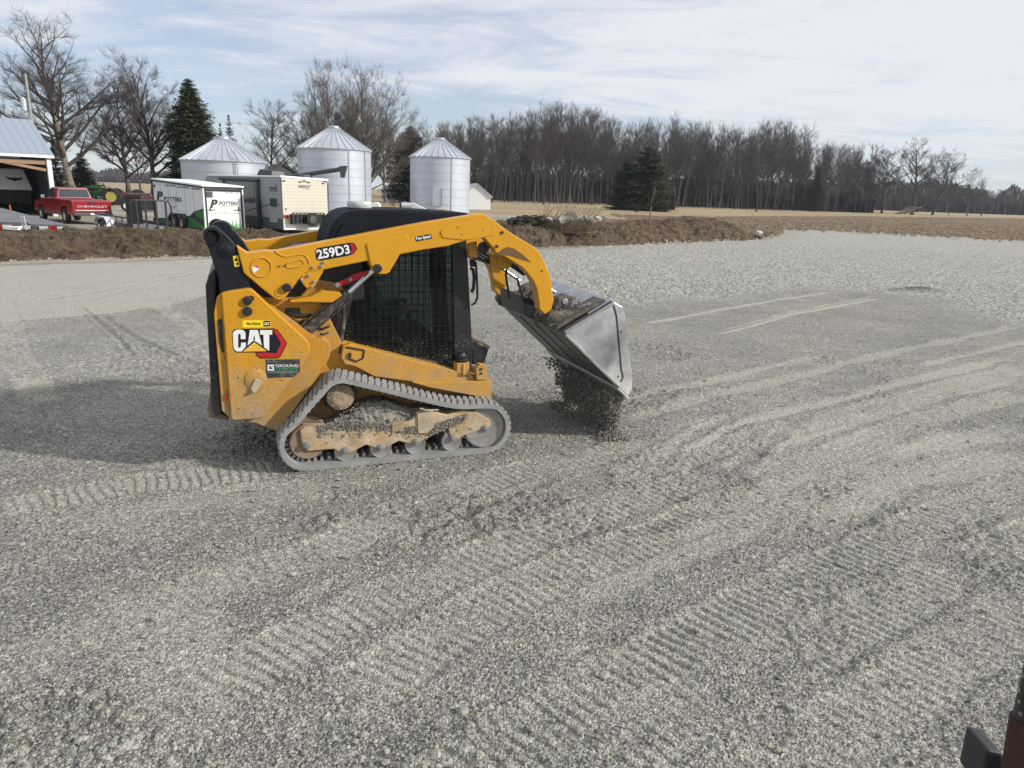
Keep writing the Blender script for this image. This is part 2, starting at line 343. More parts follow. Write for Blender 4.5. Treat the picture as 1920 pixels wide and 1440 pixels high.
def build_ground():
    az = np.concatenate([np.radians(np.arange(-41, 43, 0.078)), np.radians(np.arange(43, 319.01, 3.0))])
    rr = [0.05, 0.6, 1.2, 1.8]; r = 2.2
    while r < 3500:
        rr.append(r); dr = (r*r+EYE*EYE)/(1735.0)/1.35
        if 17 < r < 56: dr = min(dr, 0.085+0.0012*(r-17))
        elif r < 130: dr = min(dr, 0.9)
        elif r < 400: dr = min(dr, 8)
        else: dr = min(dr, 150)
        r += dr
    rr = np.array(rr); na, nr = len(az), len(rr)
    A, RR = np.meshgrid(az, rr); x = (RR*np.sin(A)).ravel(); y = (RR*np.cos(A)).ravel(); rad = RR.ravel()
    z = base_h(x, y); bh = bank_h(x, y); z = z+bh
    jx = x+(fbm(x*1.5, y*1.5, 3, 40)-0.5)*0.5*np.clip(rad/20, 0.2, 3); jy = y+(fbm(x*1.5, y*1.5, 3, 47)-0.5)*0.5*np.clip(rad/20, .2, 3)
    lx = np.array([p[0] for p in LOTEDGE]); ly = np.array([p[1] for p in LOTEDGE])
    lot = jy < np.interp(jx, lx, ly)
    field = inpoly(jx, jy, FIELD)
    zone = np.full(x.shape, 3, np.int8)
    zone[(rad < 74+6*vnoise(x*.1, y*.1, 3)) & (x < 12)] = 2
    zone[lot] = 0; zone[field & ~lot] = 4; zone[bh > 0.035] = 1
    behindmound = (x > 1) & (y > 36) & (y < 75) & (zone == 2); zone[behindmound] = 4; zone[(zone == 3) & (rad < 98) & (x > 12) & (y < 95)] = 4
    # material masks
    qx = (vnoise(x*5, y*5, 60)-0.5)*np.clip(rad/9, .3, 4); qy = (vnoise(x*5, y*5, 67)-0.5)*np.clip(rad/9, .3, 4)
    cz = sum(inpoly(jx+qx*a, jy+qy*b, COARSE)*0.2 for a, b in ((1, 1), (-1, .5), (.4, -1), (2, -.6), (-2, 1.6)))+inpoly(jx, jy, COARSE2)*0.45*ss(.35, .6, fbm(x*.8, y*.8, 3, 77))
    pal = inpoly(jx, jy, PALE)*1.0
    fines = pal*0.95+0.0*x
    near = rad < 45
    xs, ys = x[near], y[near]; dz = np.zeros_like(xs); fn = np.zeros_like(xs)
    patch = fbm(xs*1.6, ys*1.6, 3, 91)
    for pts, hw, dep in TRACKS:
        d, a, s, L = poly_d(xs, ys, GP(pts)); lat = d*s
        lat2 = lat+(vnoise(a*1.3, a*0, 5)-0.5)*0.05
        w = 1-ss(hw*0.85, hw*1.15, np.abs(lat2)); w = w*ss(0.0, 0.3, a)*(1-ss(L-0.3, L, a))*ss(0.24, 0.42, patch)
        ph = a/0.076+lat2*1.3+0.35*vnoise(xs*5, ys*5, 8)
        fr = ph-np.floor(ph); g = ss(0.0, 0.18, fr)*(1-ss(0.45, 0.75, fr))
        w = w*(0.55+0.45*ss(.3, .6, vnoise(xs*2.3, ys*2.3, 19)))
        dz += w*((g-0.5)*dep*1.0-0.006); fn = np.maximum(fn, w*0.65)
        rim = np.exp(-((np.abs(lat2)-hw*1.15)/0.035)**2)*ss(0, .3, a)*(1-ss(L-0.3, L, a)); dz += rim*0.006*patch
    for pts, hw, am in LINES:
        d, a, s, L = poly_d(xs, ys, GP(pts)); d = d+(vnoise(xs*2, ys*2, 61)-0.5)*hw*0.8
        w = (1-ss(hw*0.4, hw, d))*ss(0, 0.8, a)*(1-ss(L-0.8, L, a)); fn = np.maximum(fn, w*am); dz += -w*0.006
        dz += np.exp(-((d-hw*1.2)/(hw*0.35))**2)*0.006*am*ss(0, 0.8, a)*(1-ss(L-0.8, L, a))
    dk = np.zeros_like(xs)
    for pts, hw, am in (([(60, 566), (250, 536), (420, 500)], .10, .30), ([(0, 552), (210, 520), (330, 512)], .06, .2), ([(160, 565), (240, 545), (300, 540)], .05, .35), ([(190, 590), (262, 640), (380, 690)], .06, .4), ([(240, 548), (420, 530)], .05, .25),
                        ([(150, 575), (210, 625), (260, 680)], .05, .3), ([(1230, 860), (1330, 800), (1420, 770)], .09, .3), ([(1330, 900), (1420, 850), (1480, 800)], .08, .3), ([(1450, 680), (1560, 672), (1640, 670)], .05, .3), ([(0, 745), (200, 722), (380, 705)], .3, .25), ([(760, 1010), (900, 950), (1060, 890)], .07, .3), ([(540, 1170), (620, 1110), (700, 1070)], .10, .3)):  # darker streaks on the lot, narrow marks and one broad band at left
        d, a, s, L = poly_d(xs, ys, GP(pts)); d = d+(vnoise(xs*4, ys*4, 71)-0.5)*hw; w = (1-ss(hw*.2, hw, d))*ss(0, .4, a)*(1-ss(L-.4, L, a)); dk = np.maximum(dk, w*am*(.4+.6*vnoise(xs*9, ys*9, 3))); dz -= w*0.012
        dz += np.exp(-((d-hw*1.4)/(hw*.5))**2)*0.012*ss(0, .4, a)*(1-ss(L-.4, L, a))
    rough = ss(.56, .68, fbm(xs*0.85, ys*0.85, 3, 131))*(1-0.8*fn); dz += rough*(stones(xs, ys, 0.06, 401, .7)*0.022+(fbm(xs*5, ys*5, 3, 411)-.5)*.04)*(1-ss(11, 20, rad[near])); dk = np.maximum(dk, rough*.07)
    # a small scraped heap far right in the lot
    hx, hy = G(1725, 546)[:2]; e = ((xs-hx)/0.75)**2+((ys-hy)/0.35)**2; dz += 0.13*np.exp(-e*1.6)
    fines[near] = np.maximum(fines[near], fn); dark = np.zeros_like(x); dark[near] = np.maximum(np.exp(-e*1.2), dk)
    # spilled spoil under the bucket
    lotn = (zone[near] == 0)
    gr = stones(xs, ys, 0.0140, 101)*0.0082*(1-ss(8, 16, rad[near]))*(1-0.55*fn)
    gr2 = stones(xs, ys, 0.030, 151, 0.14)*0.012*(1-ss(10, 22, rad[near]))*(1-0.8*fn)*ss(0.35, 0.6, patch)
    gc = stones(xs, ys, 0.055, 201, .95)*0.036*cz[near]
    micro = (vnoise(xs*160, ys*160, 7)-0.5)*0.0025*(1-ss(5, 9, rad[near]))
    ripple = (fbm(xs*7, ys*7, 3, 55)-0.5)*0.016*(1-0.6*fn)
    dz = (dz+np.maximum(np.maximum(gr, gr2), gc)+micro+ripple)*lotn
    z[near] += dz
    fz = zone == 4
    # ploughed ground: clods and shallow furrows, raised lip along the lot
    clod = (fbm(x*1.6, y*1.6, 3, 71)-0.5)*0.22+stones(x, y, 0.34, 303, .8)*0.13
    z[fz] += 0.10+clod[fz]*(1-ss(120, 300, rad[fz]))
    z[zone == 3] += ((fbm(x*0.7, y*0.7, 2, 81)-0.5)*0.05)[zone == 3]
    V = np.stack([x, y, z], 1)
    idx = np.arange(nr*na).reshape(nr, na)
    a0 = idx[:-1, :-1]; a1 = idx[:-1, 1:]; b1 = idx[1:, 1:]; b0 = idx[1:, :-1]
    F = np.stack([a0.ravel(), a1.ravel(), b1.ravel(), b0.ravel()], 1)
    fzone = zone[F[:, 0]]
    names = ['gravel_lot', 'dirt_bank', 'farmyard', 'lawn', 'ploughed_field']
    mats = [M['gravel'], M['bank'], M['yard'], M['lawn'], M['field']]
    for k in range(5):
        f = F[fzone == k]; u, inv = np.unique(f.ravel(), return_inverse=True)
        me = bpy.data.meshes.new(names[k]); vv = V[u].astype(np.float32)
        me.vertices.add(len(u)); me.vertices.foreach_set('co', vv.ravel())
        me.loops.add(len(f)*4); me.loops.foreach_set('vertex_index', inv.astype(np.int32).ravel())
        me.polygons.add(len(f)); me.polygons.foreach_set('loop_start', np.arange(0, len(f)*4, 4, dtype=np.int32))
        me.update(calc_edges=True); me.polygons.foreach_set('use_smooth', np.ones(len(f), bool))
        if k == 0:
            for nm, ar in (('coarse', cz), ('fines', fines), ('darken', dark)):
                at = me.attributes.new(nm, 'FLOAT', 'POINT'); at.data.foreach_set('value', ar[u].astype(np.float32))
        me.materials.append(mats[k]); me.update()
        o = bpy.data.objects.new(names[k], me); COL.objects.link(o); tag(o, kind='structure')
    return

def gmat(name, build):
    mm = bpy.data.materials.new(name); mm.use_nodes = True; nt = mm.node_tree
    class H: pass
    h = H(); h.N = nt.nodes; h.K = nt.links; h.b = h.N['Principled BSDF']; h.b.inputs['Roughness'].default_value = 0.95
    h.b.inputs['Specular IOR Level'].default_value = 0.15
    T = h.N.new('ShaderNodeTexCoord'); h.O = T.outputs['Object']
    def noise(sc, det=4, ro=0.6, st=None):
        v = h.O
        if st:
            mp = h.N.new('ShaderNodeMapping'); mp.inputs[3].default_value = st[:3]; mp.inputs[2].default_value = (0, 0, math.radians(st[3])); h.K.new(v, mp.inputs[0]); v = mp.outputs[0]
        n = h.N.new('ShaderNodeTexNoise'); n.inputs['Scale'].default_value = sc; n.inputs['Detail'].default_value = det
        n.inputs['Roughness'].default_value = ro; h.K.new(v, n.inputs['Vector']); return n.outputs[0]
    def vor(sc, out='Color', feat='F1'):
        n = h.N.new('ShaderNodeTexVoronoi'); n.feature = feat; n.inputs['Scale'].default_value = sc; h.K.new(h.O, n.inputs['Vector']); return n.outputs[out]
    def mth(op, a, c=0.0):
        x = h.N.new('ShaderNodeMath'); x.operation = op
        for i, v in ((0, a), (1, c)):
            if isinstance(v, (int, float)): x.inputs[i].default_value = v
            else: h.K.new(v, x.inputs[i])
        return x.outputs[0]
    def ramp(v, a, bb, lo=0.0, hi=1.0):
        r = h.N.new('ShaderNodeMapRange'); h.K.new(v, r.inputs[0])
        for i, q in ((1, a), (2, bb), (3, lo), (4, hi)): r.inputs[i].default_value = q
        return r.outputs[0]
    def mix(f, a, c, mode='MIX'):
        x = h.N.new('ShaderNodeMix'); x.data_type = 'RGBA'; x.blend_type = mode
        for i, v in ((0, f), (6, a), (7, c)):
            if isinstance(v, (int, float)): x.inputs[i].default_value = v
            elif isinstance(v, tuple): x.inputs[i].default_value = (*v[:3], 1)
            else: h.K.new(v, x.inputs[i])
        return x.outputs[2]
    def attr(n):
        a = h.N.new('ShaderNodeAttribute'); a.attribute_name = n; return a.outputs['Fac']
    def sepx(c):
        s = h.N.new('ShaderNodeSeparateColor'); h.K.new(c, s.inputs[0]); return s.outputs[0]
    def grey(v):
        c = h.N.new('ShaderNodeCombineColor')
        for i in range(3): h.K.new(v, c.inputs[i])
        return c.outputs[0]
    def bump(hg, st, dist, nrm=None):
        bp = h.N.new('ShaderNodeBump'); bp.inputs['Strength'].default_value = st; bp.inputs['Distance'].default_value = dist
        h.K.new(hg, bp.inputs['Height'])
        if nrm is not None: h.K.new(nrm, bp.inputs['Normal'])
        return bp.outputs[0]
    h.noise, h.vor, h.mth, h.ramp, h.mix, h.attr, h.sepx, h.bump, h.grey = noise, vor, mth, ramp, mix, attr, sepx, bump, grey
    build(h); return mm
def _gravel(h):
    c = h.mix(h.ramp(h.noise(0.45, 5), .35, .65), (0.262, 0.256, 0.230), (0.335, 0.324, 0.286))
    c = h.mix(h.ramp(h.noise(2.2, 5, 0.65, (0.45, 1.5, 1, -24)), .44, .68, 0, .5), c, (0.200, 0.197, 0.184))
    f = h.ramp(h.attr('fines'), 0, 1, 0, .9)
    c = h.mix(f, c, (0.430, 0.415, 0.362))
    cz = h.attr('coarse')
    c = h.mix(cz, c, (0.350, 0.343, 0.315))
    v1 = h.sepx(h.vor(80)); v2 = h.sepx(h.vor(190)); v3 = h.sepx(h.vor(19))
    g1 = h.ramp(v1, 0, 1, .42, 1.50); g2 = h.ramp(v2, 0, 1, .60, 1.38); g3 = h.ramp(v3, 0, 1, .35, 1.65)
    gm = h.mth('MULTIPLY', g1, g2)
    fm = h.mth('SUBTRACT', 1.0, h.mth('MULTIPLY', f, 0.55))
    gm = h.mth('ADD', h.mth('MULTIPLY', h.mth('SUBTRACT', gm, 1.0), fm), 1.0)
    cm = h.N.new('ShaderNodeMix'); cm.data_type = 'FLOAT'; h.K.new(h.ramp(cz, 0, 1, 0, .75), cm.inputs[0]); h.K.new(gm, cm.inputs[2]); h.K.new(g3, cm.inputs[3])
    c = h.mix(1.0, c, h.grey(cm.outputs[0]), 'MULTIPLY')
    # the odd pale or rusty stone
    c = h.mix(h.ramp(h.sepx(h.vor(38)), .965, .975, 0, .75), c, (0.52, 0.50, 0.45))
    c = h.mix(h.ramp(h.noise(5.5, 2), .72, .76, 0, .35), c, (0.26, 0.19, 0.14))
    c = h.mix(h.attr('darken'), c, (0.12, 0.115, 0.10))
    h.K.new(c, h.b.inputs['Base Color'])
    n = h.bump(h.vor(80, 'Distance'), 1.0, -.010); n = h.bump(h.vor(190, 'Distance'), .8, -.004, n)
    n = h.bump(h.noise(28, 3), .35, .02, n)
    h.K.new(n, h.b.inputs['Normal'])
def _bank(h):
    c = h.mix(h.ramp(h.noise(0.5, 4), .35, .65), (0.083, 0.059, 0.042), (0.140, 0.106, 0.076))
    c = h.mix(h.ramp(h.noise(3.5, 6, .7, (0.4, 1, 1.6, 30)), .47, .62, 0, .75), c, (0.25, 0.192, 0.125))
    c = h.mix(h.ramp(h.noise(14, 5, .75), .35, .7), c, h.mix(.5, c, (0.06, 0.04, 0.028)))
    h.K.new(c, h.b.inputs['Base Color'])
    n = h.bump(h.noise(9, 6, .75), 1.0, .12); n = h.bump(h.vor(22, 'Distance'), .8, -.04, n); h.K.new(n, h.b.inputs['Normal'])
def _yard(h):
    c = h.mix(h.ramp(h.noise(0.12, 5, .6, (.4, 1, 1, -10)), .4, .62), (0.23, 0.20, 0.155), (0.34, 0.33, 0.30))
    c = h.mix(h.ramp(h.noise(1.4, 5), .5, .7, 0, .6), c, (0.24, 0.22, 0.13))
    h.K.new(c, h.b.inputs['Base Color']); h.K.new(h.bump(h.noise(5, 5), .5, .06), h.b.inputs['Normal'])
def _lawn(h):
    c = h.mix(h.ramp(h.noise(0.03, 5, .6, (.4, 1.6, 1, 0)), .35, .65), (0.285, 0.220, 0.130), (0.365, 0.295, 0.190))
    c = h.mix(h.ramp(h.noise(0.35, 6, .7), .45, .7, 0, .5), c, (0.215, 0.180, 0.105))
    h.K.new(c, h.b.inputs['Base Color']); h.K.new(h.bump(h.noise(4, 6, .7), .8, .1), h.b.inputs['Normal'])
def _field(h):
    c = h.mix(h.ramp(h.noise(0.25, 5), .35, .65), (0.092, 0.062, 0.043), (0.145, 0.104, 0.070))
    c = h.mix(h.ramp(h.sepx(h.vor(5.5)), .60, .72, 0, .85), c, (0.34, 0.275, 0.19))
    c = h.mix(h.ramp(h.noise(0.06, 3), .55, .75, 0, .45), c, (0.17, 0.16, 0.07))
    h.K.new(c, h.b.inputs['Base Color']); n = h.bump(h.noise(3.5, 6, .75), 1.0, .25); h.K.new(n, h.b.inputs['Normal'])
M = {}
M['gravel'] = gmat('gravel', _gravel); M['bank'] = gmat('bank_soil', _bank); M['yard'] = gmat('yard_ground', _yard)
M['lawn'] = gmat('dormant_grass', _lawn); M['field'] = gmat('ploughed_soil', _field)
build_ground()

# dead grass on the bank (nobody could count it) and stalks on the ploughed ground
def blades(name, mtl, pts, hmin, hmax, wmin, wmax, lean, seed, label, cat):
    rg = np.random.RandomState(seed); n = len(pts); p = np.array(pts)
    hh = rg.uniform(hmin, hmax, n); ww = rg.uniform(wmin, wmax, n); a = rg.uniform(0, 6.28, n); ln = rg.uniform(0.2, lean, n); b = rg.uniform(0, 6.28, n)
    dx = np.cos(a)*ww; dy = np.sin(a)*ww; tx = np.cos(b)*ln*hh; ty = np.sin(b)*ln*hh
    v = np.empty((n, 4, 3)); v[:, 0] = p; v[:, 0, 0] -= dx; v[:, 0, 1] -= dy; v[:, 1] = p; v[:, 1, 0] += dx; v[:, 1, 1] += dy
    v[:, 2] = p; v[:, 2, 0] += -dy*0.9; v[:, 2, 1] += dx*0.9
    v[:, 3] = p; v[:, 3, 0] += tx; v[:, 3, 1] += ty; v[:, 3, 2] += hh*np.sqrt(np.maximum(0.05, 1-np.minimum(ln, 0.97)**2))
    k = (np.arange(n)*4)[:, None]; f = np.concatenate([k+np.array([[0, 1, 3]]), k+np.array([[1, 2, 3]]), k+np.array([[2, 0, 3]])])
    me = bpy.data.meshes.new(name); me.vertices.add(n*4); me.vertices.foreach_set('co', v.astype(np.float32).ravel())
    me.loops.add(f.size); me.loops.foreach_set('vertex_index', f.astype(np.int32).ravel()); me.polygons.add(len(f))
    me.polygons.foreach_set('loop_start', np.arange(0, f.size, 3, dtype=np.int32)); me.update(calc_edges=True); me.materials.append(mtl)
    o = bpy.data.objects.new(name, me); COL.objects.link(o); tag(o, label, cat, kind='stuff'); return o
def scatter_on(pts, dmin, dmax, n, seed, thr):
    rg = np.random.RandomState(seed); seg = [(np.array(a), np.array(b)) for a, b in zip(pts[:-1], pts[1:])]
    L = np.array([np.linalg.norm(b-a) for a, b in seg]); pick = rg.choice(len(seg), n, p=L/L.sum()); t = rg.rand(n); d = rg.uniform(dmin, dmax, n)
    out = np.empty((n, 2))
    for i in range(n):
        a, b = seg[pick[i]]; q = a+(b-a)*t[i]; nn = np.array([-(b-a)[1], (b-a)[0]])/L[pick[i]]; out[i] = q+nn*d[i]
    hh = bank_h(out[:, 0], out[:, 1])+base_h(out[:, 0], out[:, 1]); k = (hh > 0.05) & (fbm(out[:, 0]*0.9, out[:, 1]*0.9, 3, seed) > thr)
    return np.column_stack([out[k], hh[k]-0.02])
def fmat(name, c1, c2, sc=3.0):
    def b_(h): h.K.new(h.mix(h.ramp(h.noise(sc, 4), .35, .65), c1, c2), h.b.inputs['Base Color'])
    return gmat(name, b_)
M['straw'] = fmat('straw', (0.235, 0.188, 0.128), (0.105, 0.078, 0.056), 1.3)
M['straw2'] = fmat('straw_pale', (0.40, 0.33, 0.22), (0.26, 0.205, 0.135), 2.0)
blades('dead_grass', M['straw'], scatter_on(BANKL[1:], 0.1, 5.2, 36000, 11, 0.50), 0.05, 0.16, 0.005, 0.013, 1.6, 3, 'matted brown dead grass on the bank below the trailers', 'grass')
blades('corn_stubble', M['straw2'], scatter_on(BANKR, 0.1, 7, 9000, 12, 0.46), 0.05, 0.2, 0.006, 0.016, 0.98, 4, 'scattered pale stalks on the heaped brown soil', 'stubble')
def stalks_field():
    rg = np.random.RandomState(5); x = rg.uniform(16, 110, 40000); y = rg.uniform(50, 150, 40000); k = inpoly(x, y, FIELD) & (fbm(x*0.3, y*0.3, 3, 8) > .42)
    x, y = x[k], y[k]; return np.column_stack([x, y, np.full(len(x), 0.12)])
blades('crop_residue', M['straw2'], stalks_field(), 0.08, 0.28, 0.012, 0.035, 0.98, 6, 'pale crop residue lying over the ploughed field', 'crop residue')

# ---------------------------------------------------------------- trees
def bare_tree(seed, h=20.0, r0=0.30, first=0.28, nb=16, lev=3, spread=0.75, up=0.25, ratio=0.55, sub=(7, 6, 5), lean=(0, 0), fork=1, twig=0.012, wob=0.10):
    """polylines (points, radii, level) of a leafless tree standing at the origin"""
    g = random.Random(seed); out = []
    def rnd_perp(d):
        v = Vector((g.uniform(-1, 1), g.uniform(-1, 1), g.uniform(-1, 1))); v -= d*v.dot(d); return v.normalized()
    def grow(p, d, L, r, lv, upk):
        n = 7 if lv == 0 else (5 if lv == 1 else (4 if lv == 2 else 3)); pts = [p.copy()]; rs = [r]; dirs = [d.copy()]
        for i in range(n):
            d = (d+rnd_perp(d)*wob*(1.0 if lv else 0.45)+Vector((0, 0, upk))*(0.16 if lv else 0.05)).normalized()
            p = p+d*(L/n); pts.append(p.copy()); dirs.append(d.copy()); t = (i+1)/n
            rs.append(max(twig*0.6, r*(1-t*(0.86 if lv else 0.80))))
        out.append((pts, rs, lv))
        if lv >= lev: return
        cnt = nb if lv == 0 else max(2, int(round(sub[min(lv-1, len(sub)-1)]*min(1.25, (L/(h*ratio**lv))*1.15))))
        for k in range(cnt):
            t = (first+(1-first)*((k+g.uniform(0.1, 0.9))/cnt)) if lv == 0 else g.uniform(0.16, 1.0)
            i = min(n-1, int(t*n)); f = t*n-i; q = pts[i].lerp(pts[i+1], f); dd = dirs[i+1]; rr = rs[i]*(1-f)+rs[i+1]*f
            ang = g.uniform(0.55, 1.0)*spread*(1.15-0.55*t if lv == 0 else 1.0)
            if lv == 0:
                az = k*2.399+g.uniform(-.5, .5); pp = Vector((math.cos(az), math.sin(az), 0)); pp = (pp-dd*pp.dot(dd)).normalized()
            else: pp = rnd_perp(dd)
            nd = (dd*math.cos(ang)+pp*math.sin(ang)).normalized()
            ll = L*ratio*(g.uniform(0.75, 1.1))*((1.15-0.75*t) if lv == 0 else (1.0-0.45*t))
            grow(q, nd, ll, min(rr*0.72, r*0.55 if lv == 0 else rr*0.7), lv+1, up)
    base = Vector((0, 0, -0.15))
    if fork == 1: grow(base, Vector((lean[0], lean[1], 1)).normalized(), h, r0, 0, up)
    else:
        for k in range(fork):
            a = k*6.28/fork+g.random(); grow(base+Vector((math.cos(a)*r0*.6, math.sin(a)*r0*.6, 0)), Vector((math.cos(a)*.22+lean[0], math.sin(a)*.22+lean[1], 1)).normalized(), h*g.uniform(.85, 1), r0*.75, 0, up)
    return out
def poly_mesh(name, pls, mtl, smooth=True):
    V = []; F = []
    for pts, rs, lv in pls:
        n = 8 if lv == 0 else (5 if lv == 1 else 3); k0 = len(V); N = len(pts); u = None
        for i in range(N):
            d = (pts[min(i+1, N-1)]-pts[max(i-1, 0)]).normalized()
            if u is None:
                u = d.cross(Vector((0.31, 0.2, 0.93)));
                if u.length < 1e-3: u = d.cross(Vector((1, 0, 0)))
                u.normalize()
            u = (u-d*u.dot(d)); u = u.normalized() if u.length > 1e-6 else Vector((1, 0, 0)); w = d.cross(u); r = rs[i]
            if lv == 0 and i == 0: r *= 1.5
            for k in range(n):
                a = 6.2832*k/n; V.append(pts[i]+u*(r*math.cos(a))+w*(r*math.sin(a)))
        for i in range(N-1):
            for k in range(n): F.append((k0+i*n+k, k0+i*n+(k+1) % n, k0+(i+1)*n+(k+1) % n, k0+(i+1)*n+k))
    me = bpy.data.meshes.new(name); me.from_pydata([tuple(v) for v in V], [], F); me.materials.append(mtl)
    me.polygons.foreach_set('use_smooth', [True]*len(F)); me.update(); return me
def twig_cloud(pls, lv, per, L, r, up, seed, tiers=2):
    """straight fine twigs growing from every polyline of level lv, as one numpy batch -> (verts, faces)"""
    rg = np.random.RandomState(seed); A = []; B = []; zz0 = []
    for pts, rs, l in pls:
        if l != lv: continue
        for i in range(len(pts)-1): A.append(tuple(pts[i])); B.append(tuple(pts[i+1]))
    A = np.array(A); B = np.array(B); n = int(len(A)*per); ln_ = np.linalg.norm(B-A, axis=1); k = rg.choice(len(A), n, p=ln_/ln_.sum()); t = rg.rand(n)[:, None]
    p = A[k]*(1-t)+B[k]*t; d = B[k]-A[k]; d /= np.linalg.norm(d, axis=1)[:, None]+1e-9
    segs = []
    for tier in range(tiers):
        e = rg.normal(size=(len(p), 3)); e -= d*(e*d).sum(1)[:, None]; e /= np.linalg.norm(e, axis=1)[:, None]+1e-9
        a = rg.uniform(.35, .95, len(p))[:, None]; q = d*np.cos(a)+e*np.sin(a); q[:, 2] += up; q /= np.linalg.norm(q, axis=1)[:, None]
        l = (L*(.6**tier)*rg.uniform(.5, 1.2, len(p)))[:, None]; mid = p+q*l*.55; q2 = q.copy(); q2 += rg.normal(size=q2.shape)*.12; q2[:, 2] += up*.4; q2 /= np.linalg.norm(q2, axis=1)[:, None]; end = mid+q2*l*.5
        segs.append((p, mid, r*(.75**tier), r*(.75**tier)*.7)); segs.append((mid, end, r*(.75**tier)*.7, r*.25))
        if tier+1 < tiers:
            m_ = 3; tt = rg.rand(len(p)*m_)[:, None]; p = np.repeat(p, m_, 0)*(1-tt)+np.repeat(end, m_, 0)*tt; d = np.repeat(q2, m_, 0)
    V = []; F = []; nv = 0
    for p0, p1, r0, r1 in segs:
        d_ = p1-p0; d_ /= np.linalg.norm(d_, axis=1)[:, None]+1e-9; u = np.cross(d_, [0.3, 0.2, 0.93]); u /= np.linalg.norm(u, axis=1)[:, None]+1e-9; w = np.cross(d_, u); N_ = len(p0)
        vv = np.empty((N_, 6, 3))
        for j in range(3):
            c_, s_ = math.cos(j*2.0944), math.sin(j*2.0944); vv[:, j] = p0+(u*c_+w*s_)*r0; vv[:, 3+j] = p1+(u*c_+w*s_)*r1
        V.append(vv.reshape(-1, 3)); b_ = (np.arange(N_)*6)[:, None]+nv
        F += [b_+np.array([[0, 1, 4, 3]]), b_+np.array([[1, 2, 5, 4]]), b_+np.array([[2, 0, 3, 5]])]; nv += N_*6
    return np.concatenate(V), np.concatenate(F)
def add_mesh(me, V, F):
    """merge extra quads into an existing quad mesh"""
    c = np.empty(len(me.vertices)*3, np.float32); me.vertices.foreach_get('co', c); c = c.reshape(-1, 3); lp_ = np.empty(len(me.loops), np.int32); me.loops.foreach_get('vertex_index', lp_); f = lp_.reshape(-1, 4)
    V2 = np.concatenate([c, V.astype(np.float32)]); F2 = np.concatenate([f, F+len(c)]); nm, mt = me.name, me.materials[0]; bpy.data.meshes.remove(me)
    me = bpy.data.meshes.new(nm); me.vertices.add(len(V2)); me.vertices.foreach_set('co', V2.ravel()); me.loops.add(F2.size); me.loops.foreach_set('vertex_index', F2.astype(np.int32).ravel())
    me.polygons.add(len(F2)); me.polygons.foreach_set('loop_start', np.arange(0, F2.size, 4, dtype=np.int32)); me.update(calc_edges=True); me.materials.append(mt); return me
def fit(pls, H, W):
    zs = [p.z for pts, _, _ in pls for p in pts]; xs = [abs(p.x) for pts, _, _ in pls for p in pts]; ys = [abs(p.y) for pts, _, _ in pls for p in pts]
    xs.sort(); ys.sort(); k = H/max(zs); w = (W/2)/max(1e-3, 0.5*(xs[int(len(xs)*.985)]+ys[int(len(ys)*.985)]))
    return [([Vector((p.x*w, p.y*w, p.z*k if p.z > 0 else p.z)) for p in pts], rs, lv) for pts, rs, lv in pls]
def tree_obj(pls, mtl, label, cat, loc, group=None, name='bare_tree', cmat=None, yaw=0.0, tw=None):
    t = thing(name, label, cat, loc, yaw, group)
    for nm, sel, mm in (('trunk', [q for q in pls if q[2] == 0], mtl), ('crown', [q for q in pls if q[2] > 0], cmat or mtl)):
        me = poly_mesh(nm, sel, mm)
        if nm == 'crown' and tw: me = add_mesh(me, *twig_cloud(pls, *tw))
        o = bpy.data.objects.new(nm, me); COL.objects.link(o); o.parent = t
    return t
def bark(name, c1, c2, sc=2.0):
    def b_(h):
        h.K.new(h.mix(h.ramp(h.noise(sc, 5, .7, (1, 1, .35, 0)), .35, .65), c1, c2), h.b.inputs['Base Color']); h.K.new(h.bump(h.noise(12, 4), .6, .03), h.b.inputs['Normal'])
    return gmat(name, b_)
M['bark'] = bark('bark', (0.085, 0.070, 0.058), (0.15, 0.13, 0.11)); M['twig'] = bark('twigs', (0.055, 0.046, 0.043), (0.092, 0.077, 0.071), .6)
M['bark2'] = bark('bark_dark', (0.040, 0.034, 0.030), (0.085, 0.073, 0.066)); M['twig2'] = bark('twigs_grey', (0.095, 0.08, 0.068), (0.155, 0.135, 0.115), .5)
M['twigg'] = bark('twigs_brown_grey', (0.068, 0.061, 0.058), (0.108, 0.096, 0.092), .6)
M['barkl'] = bark('bark_light', (0.15, 0.135, 0.115), (0.24, 0.215, 0.185)); M['twigr'] = bark('twigs_red', (0.080, 0.050, 0.043), (0.125, 0.082, 0.070), .5)
def needles(name, c1, c2):
    def b_(h): h.K.new(h.mix(h.ramp(h.noise(1.3, 4), .38, .62), c1, c2), h.b.inputs['Base Color']); h.b.inputs['Roughness'].default_value = .75
    return gmat(name, b_)
M['needle'] = needles('needles', (0.024, 0.034, 0.016), (0.085, 0.090, 0.040)); M['needle2'] = needles('needles_dark', (0.018, 0.026, 0.016), (0.062, 0.070, 0.042))
M['leafd'] = needles('hedge_leaves', (0.012, 0.018, 0.010), (0.035, 0.042, 0.022))
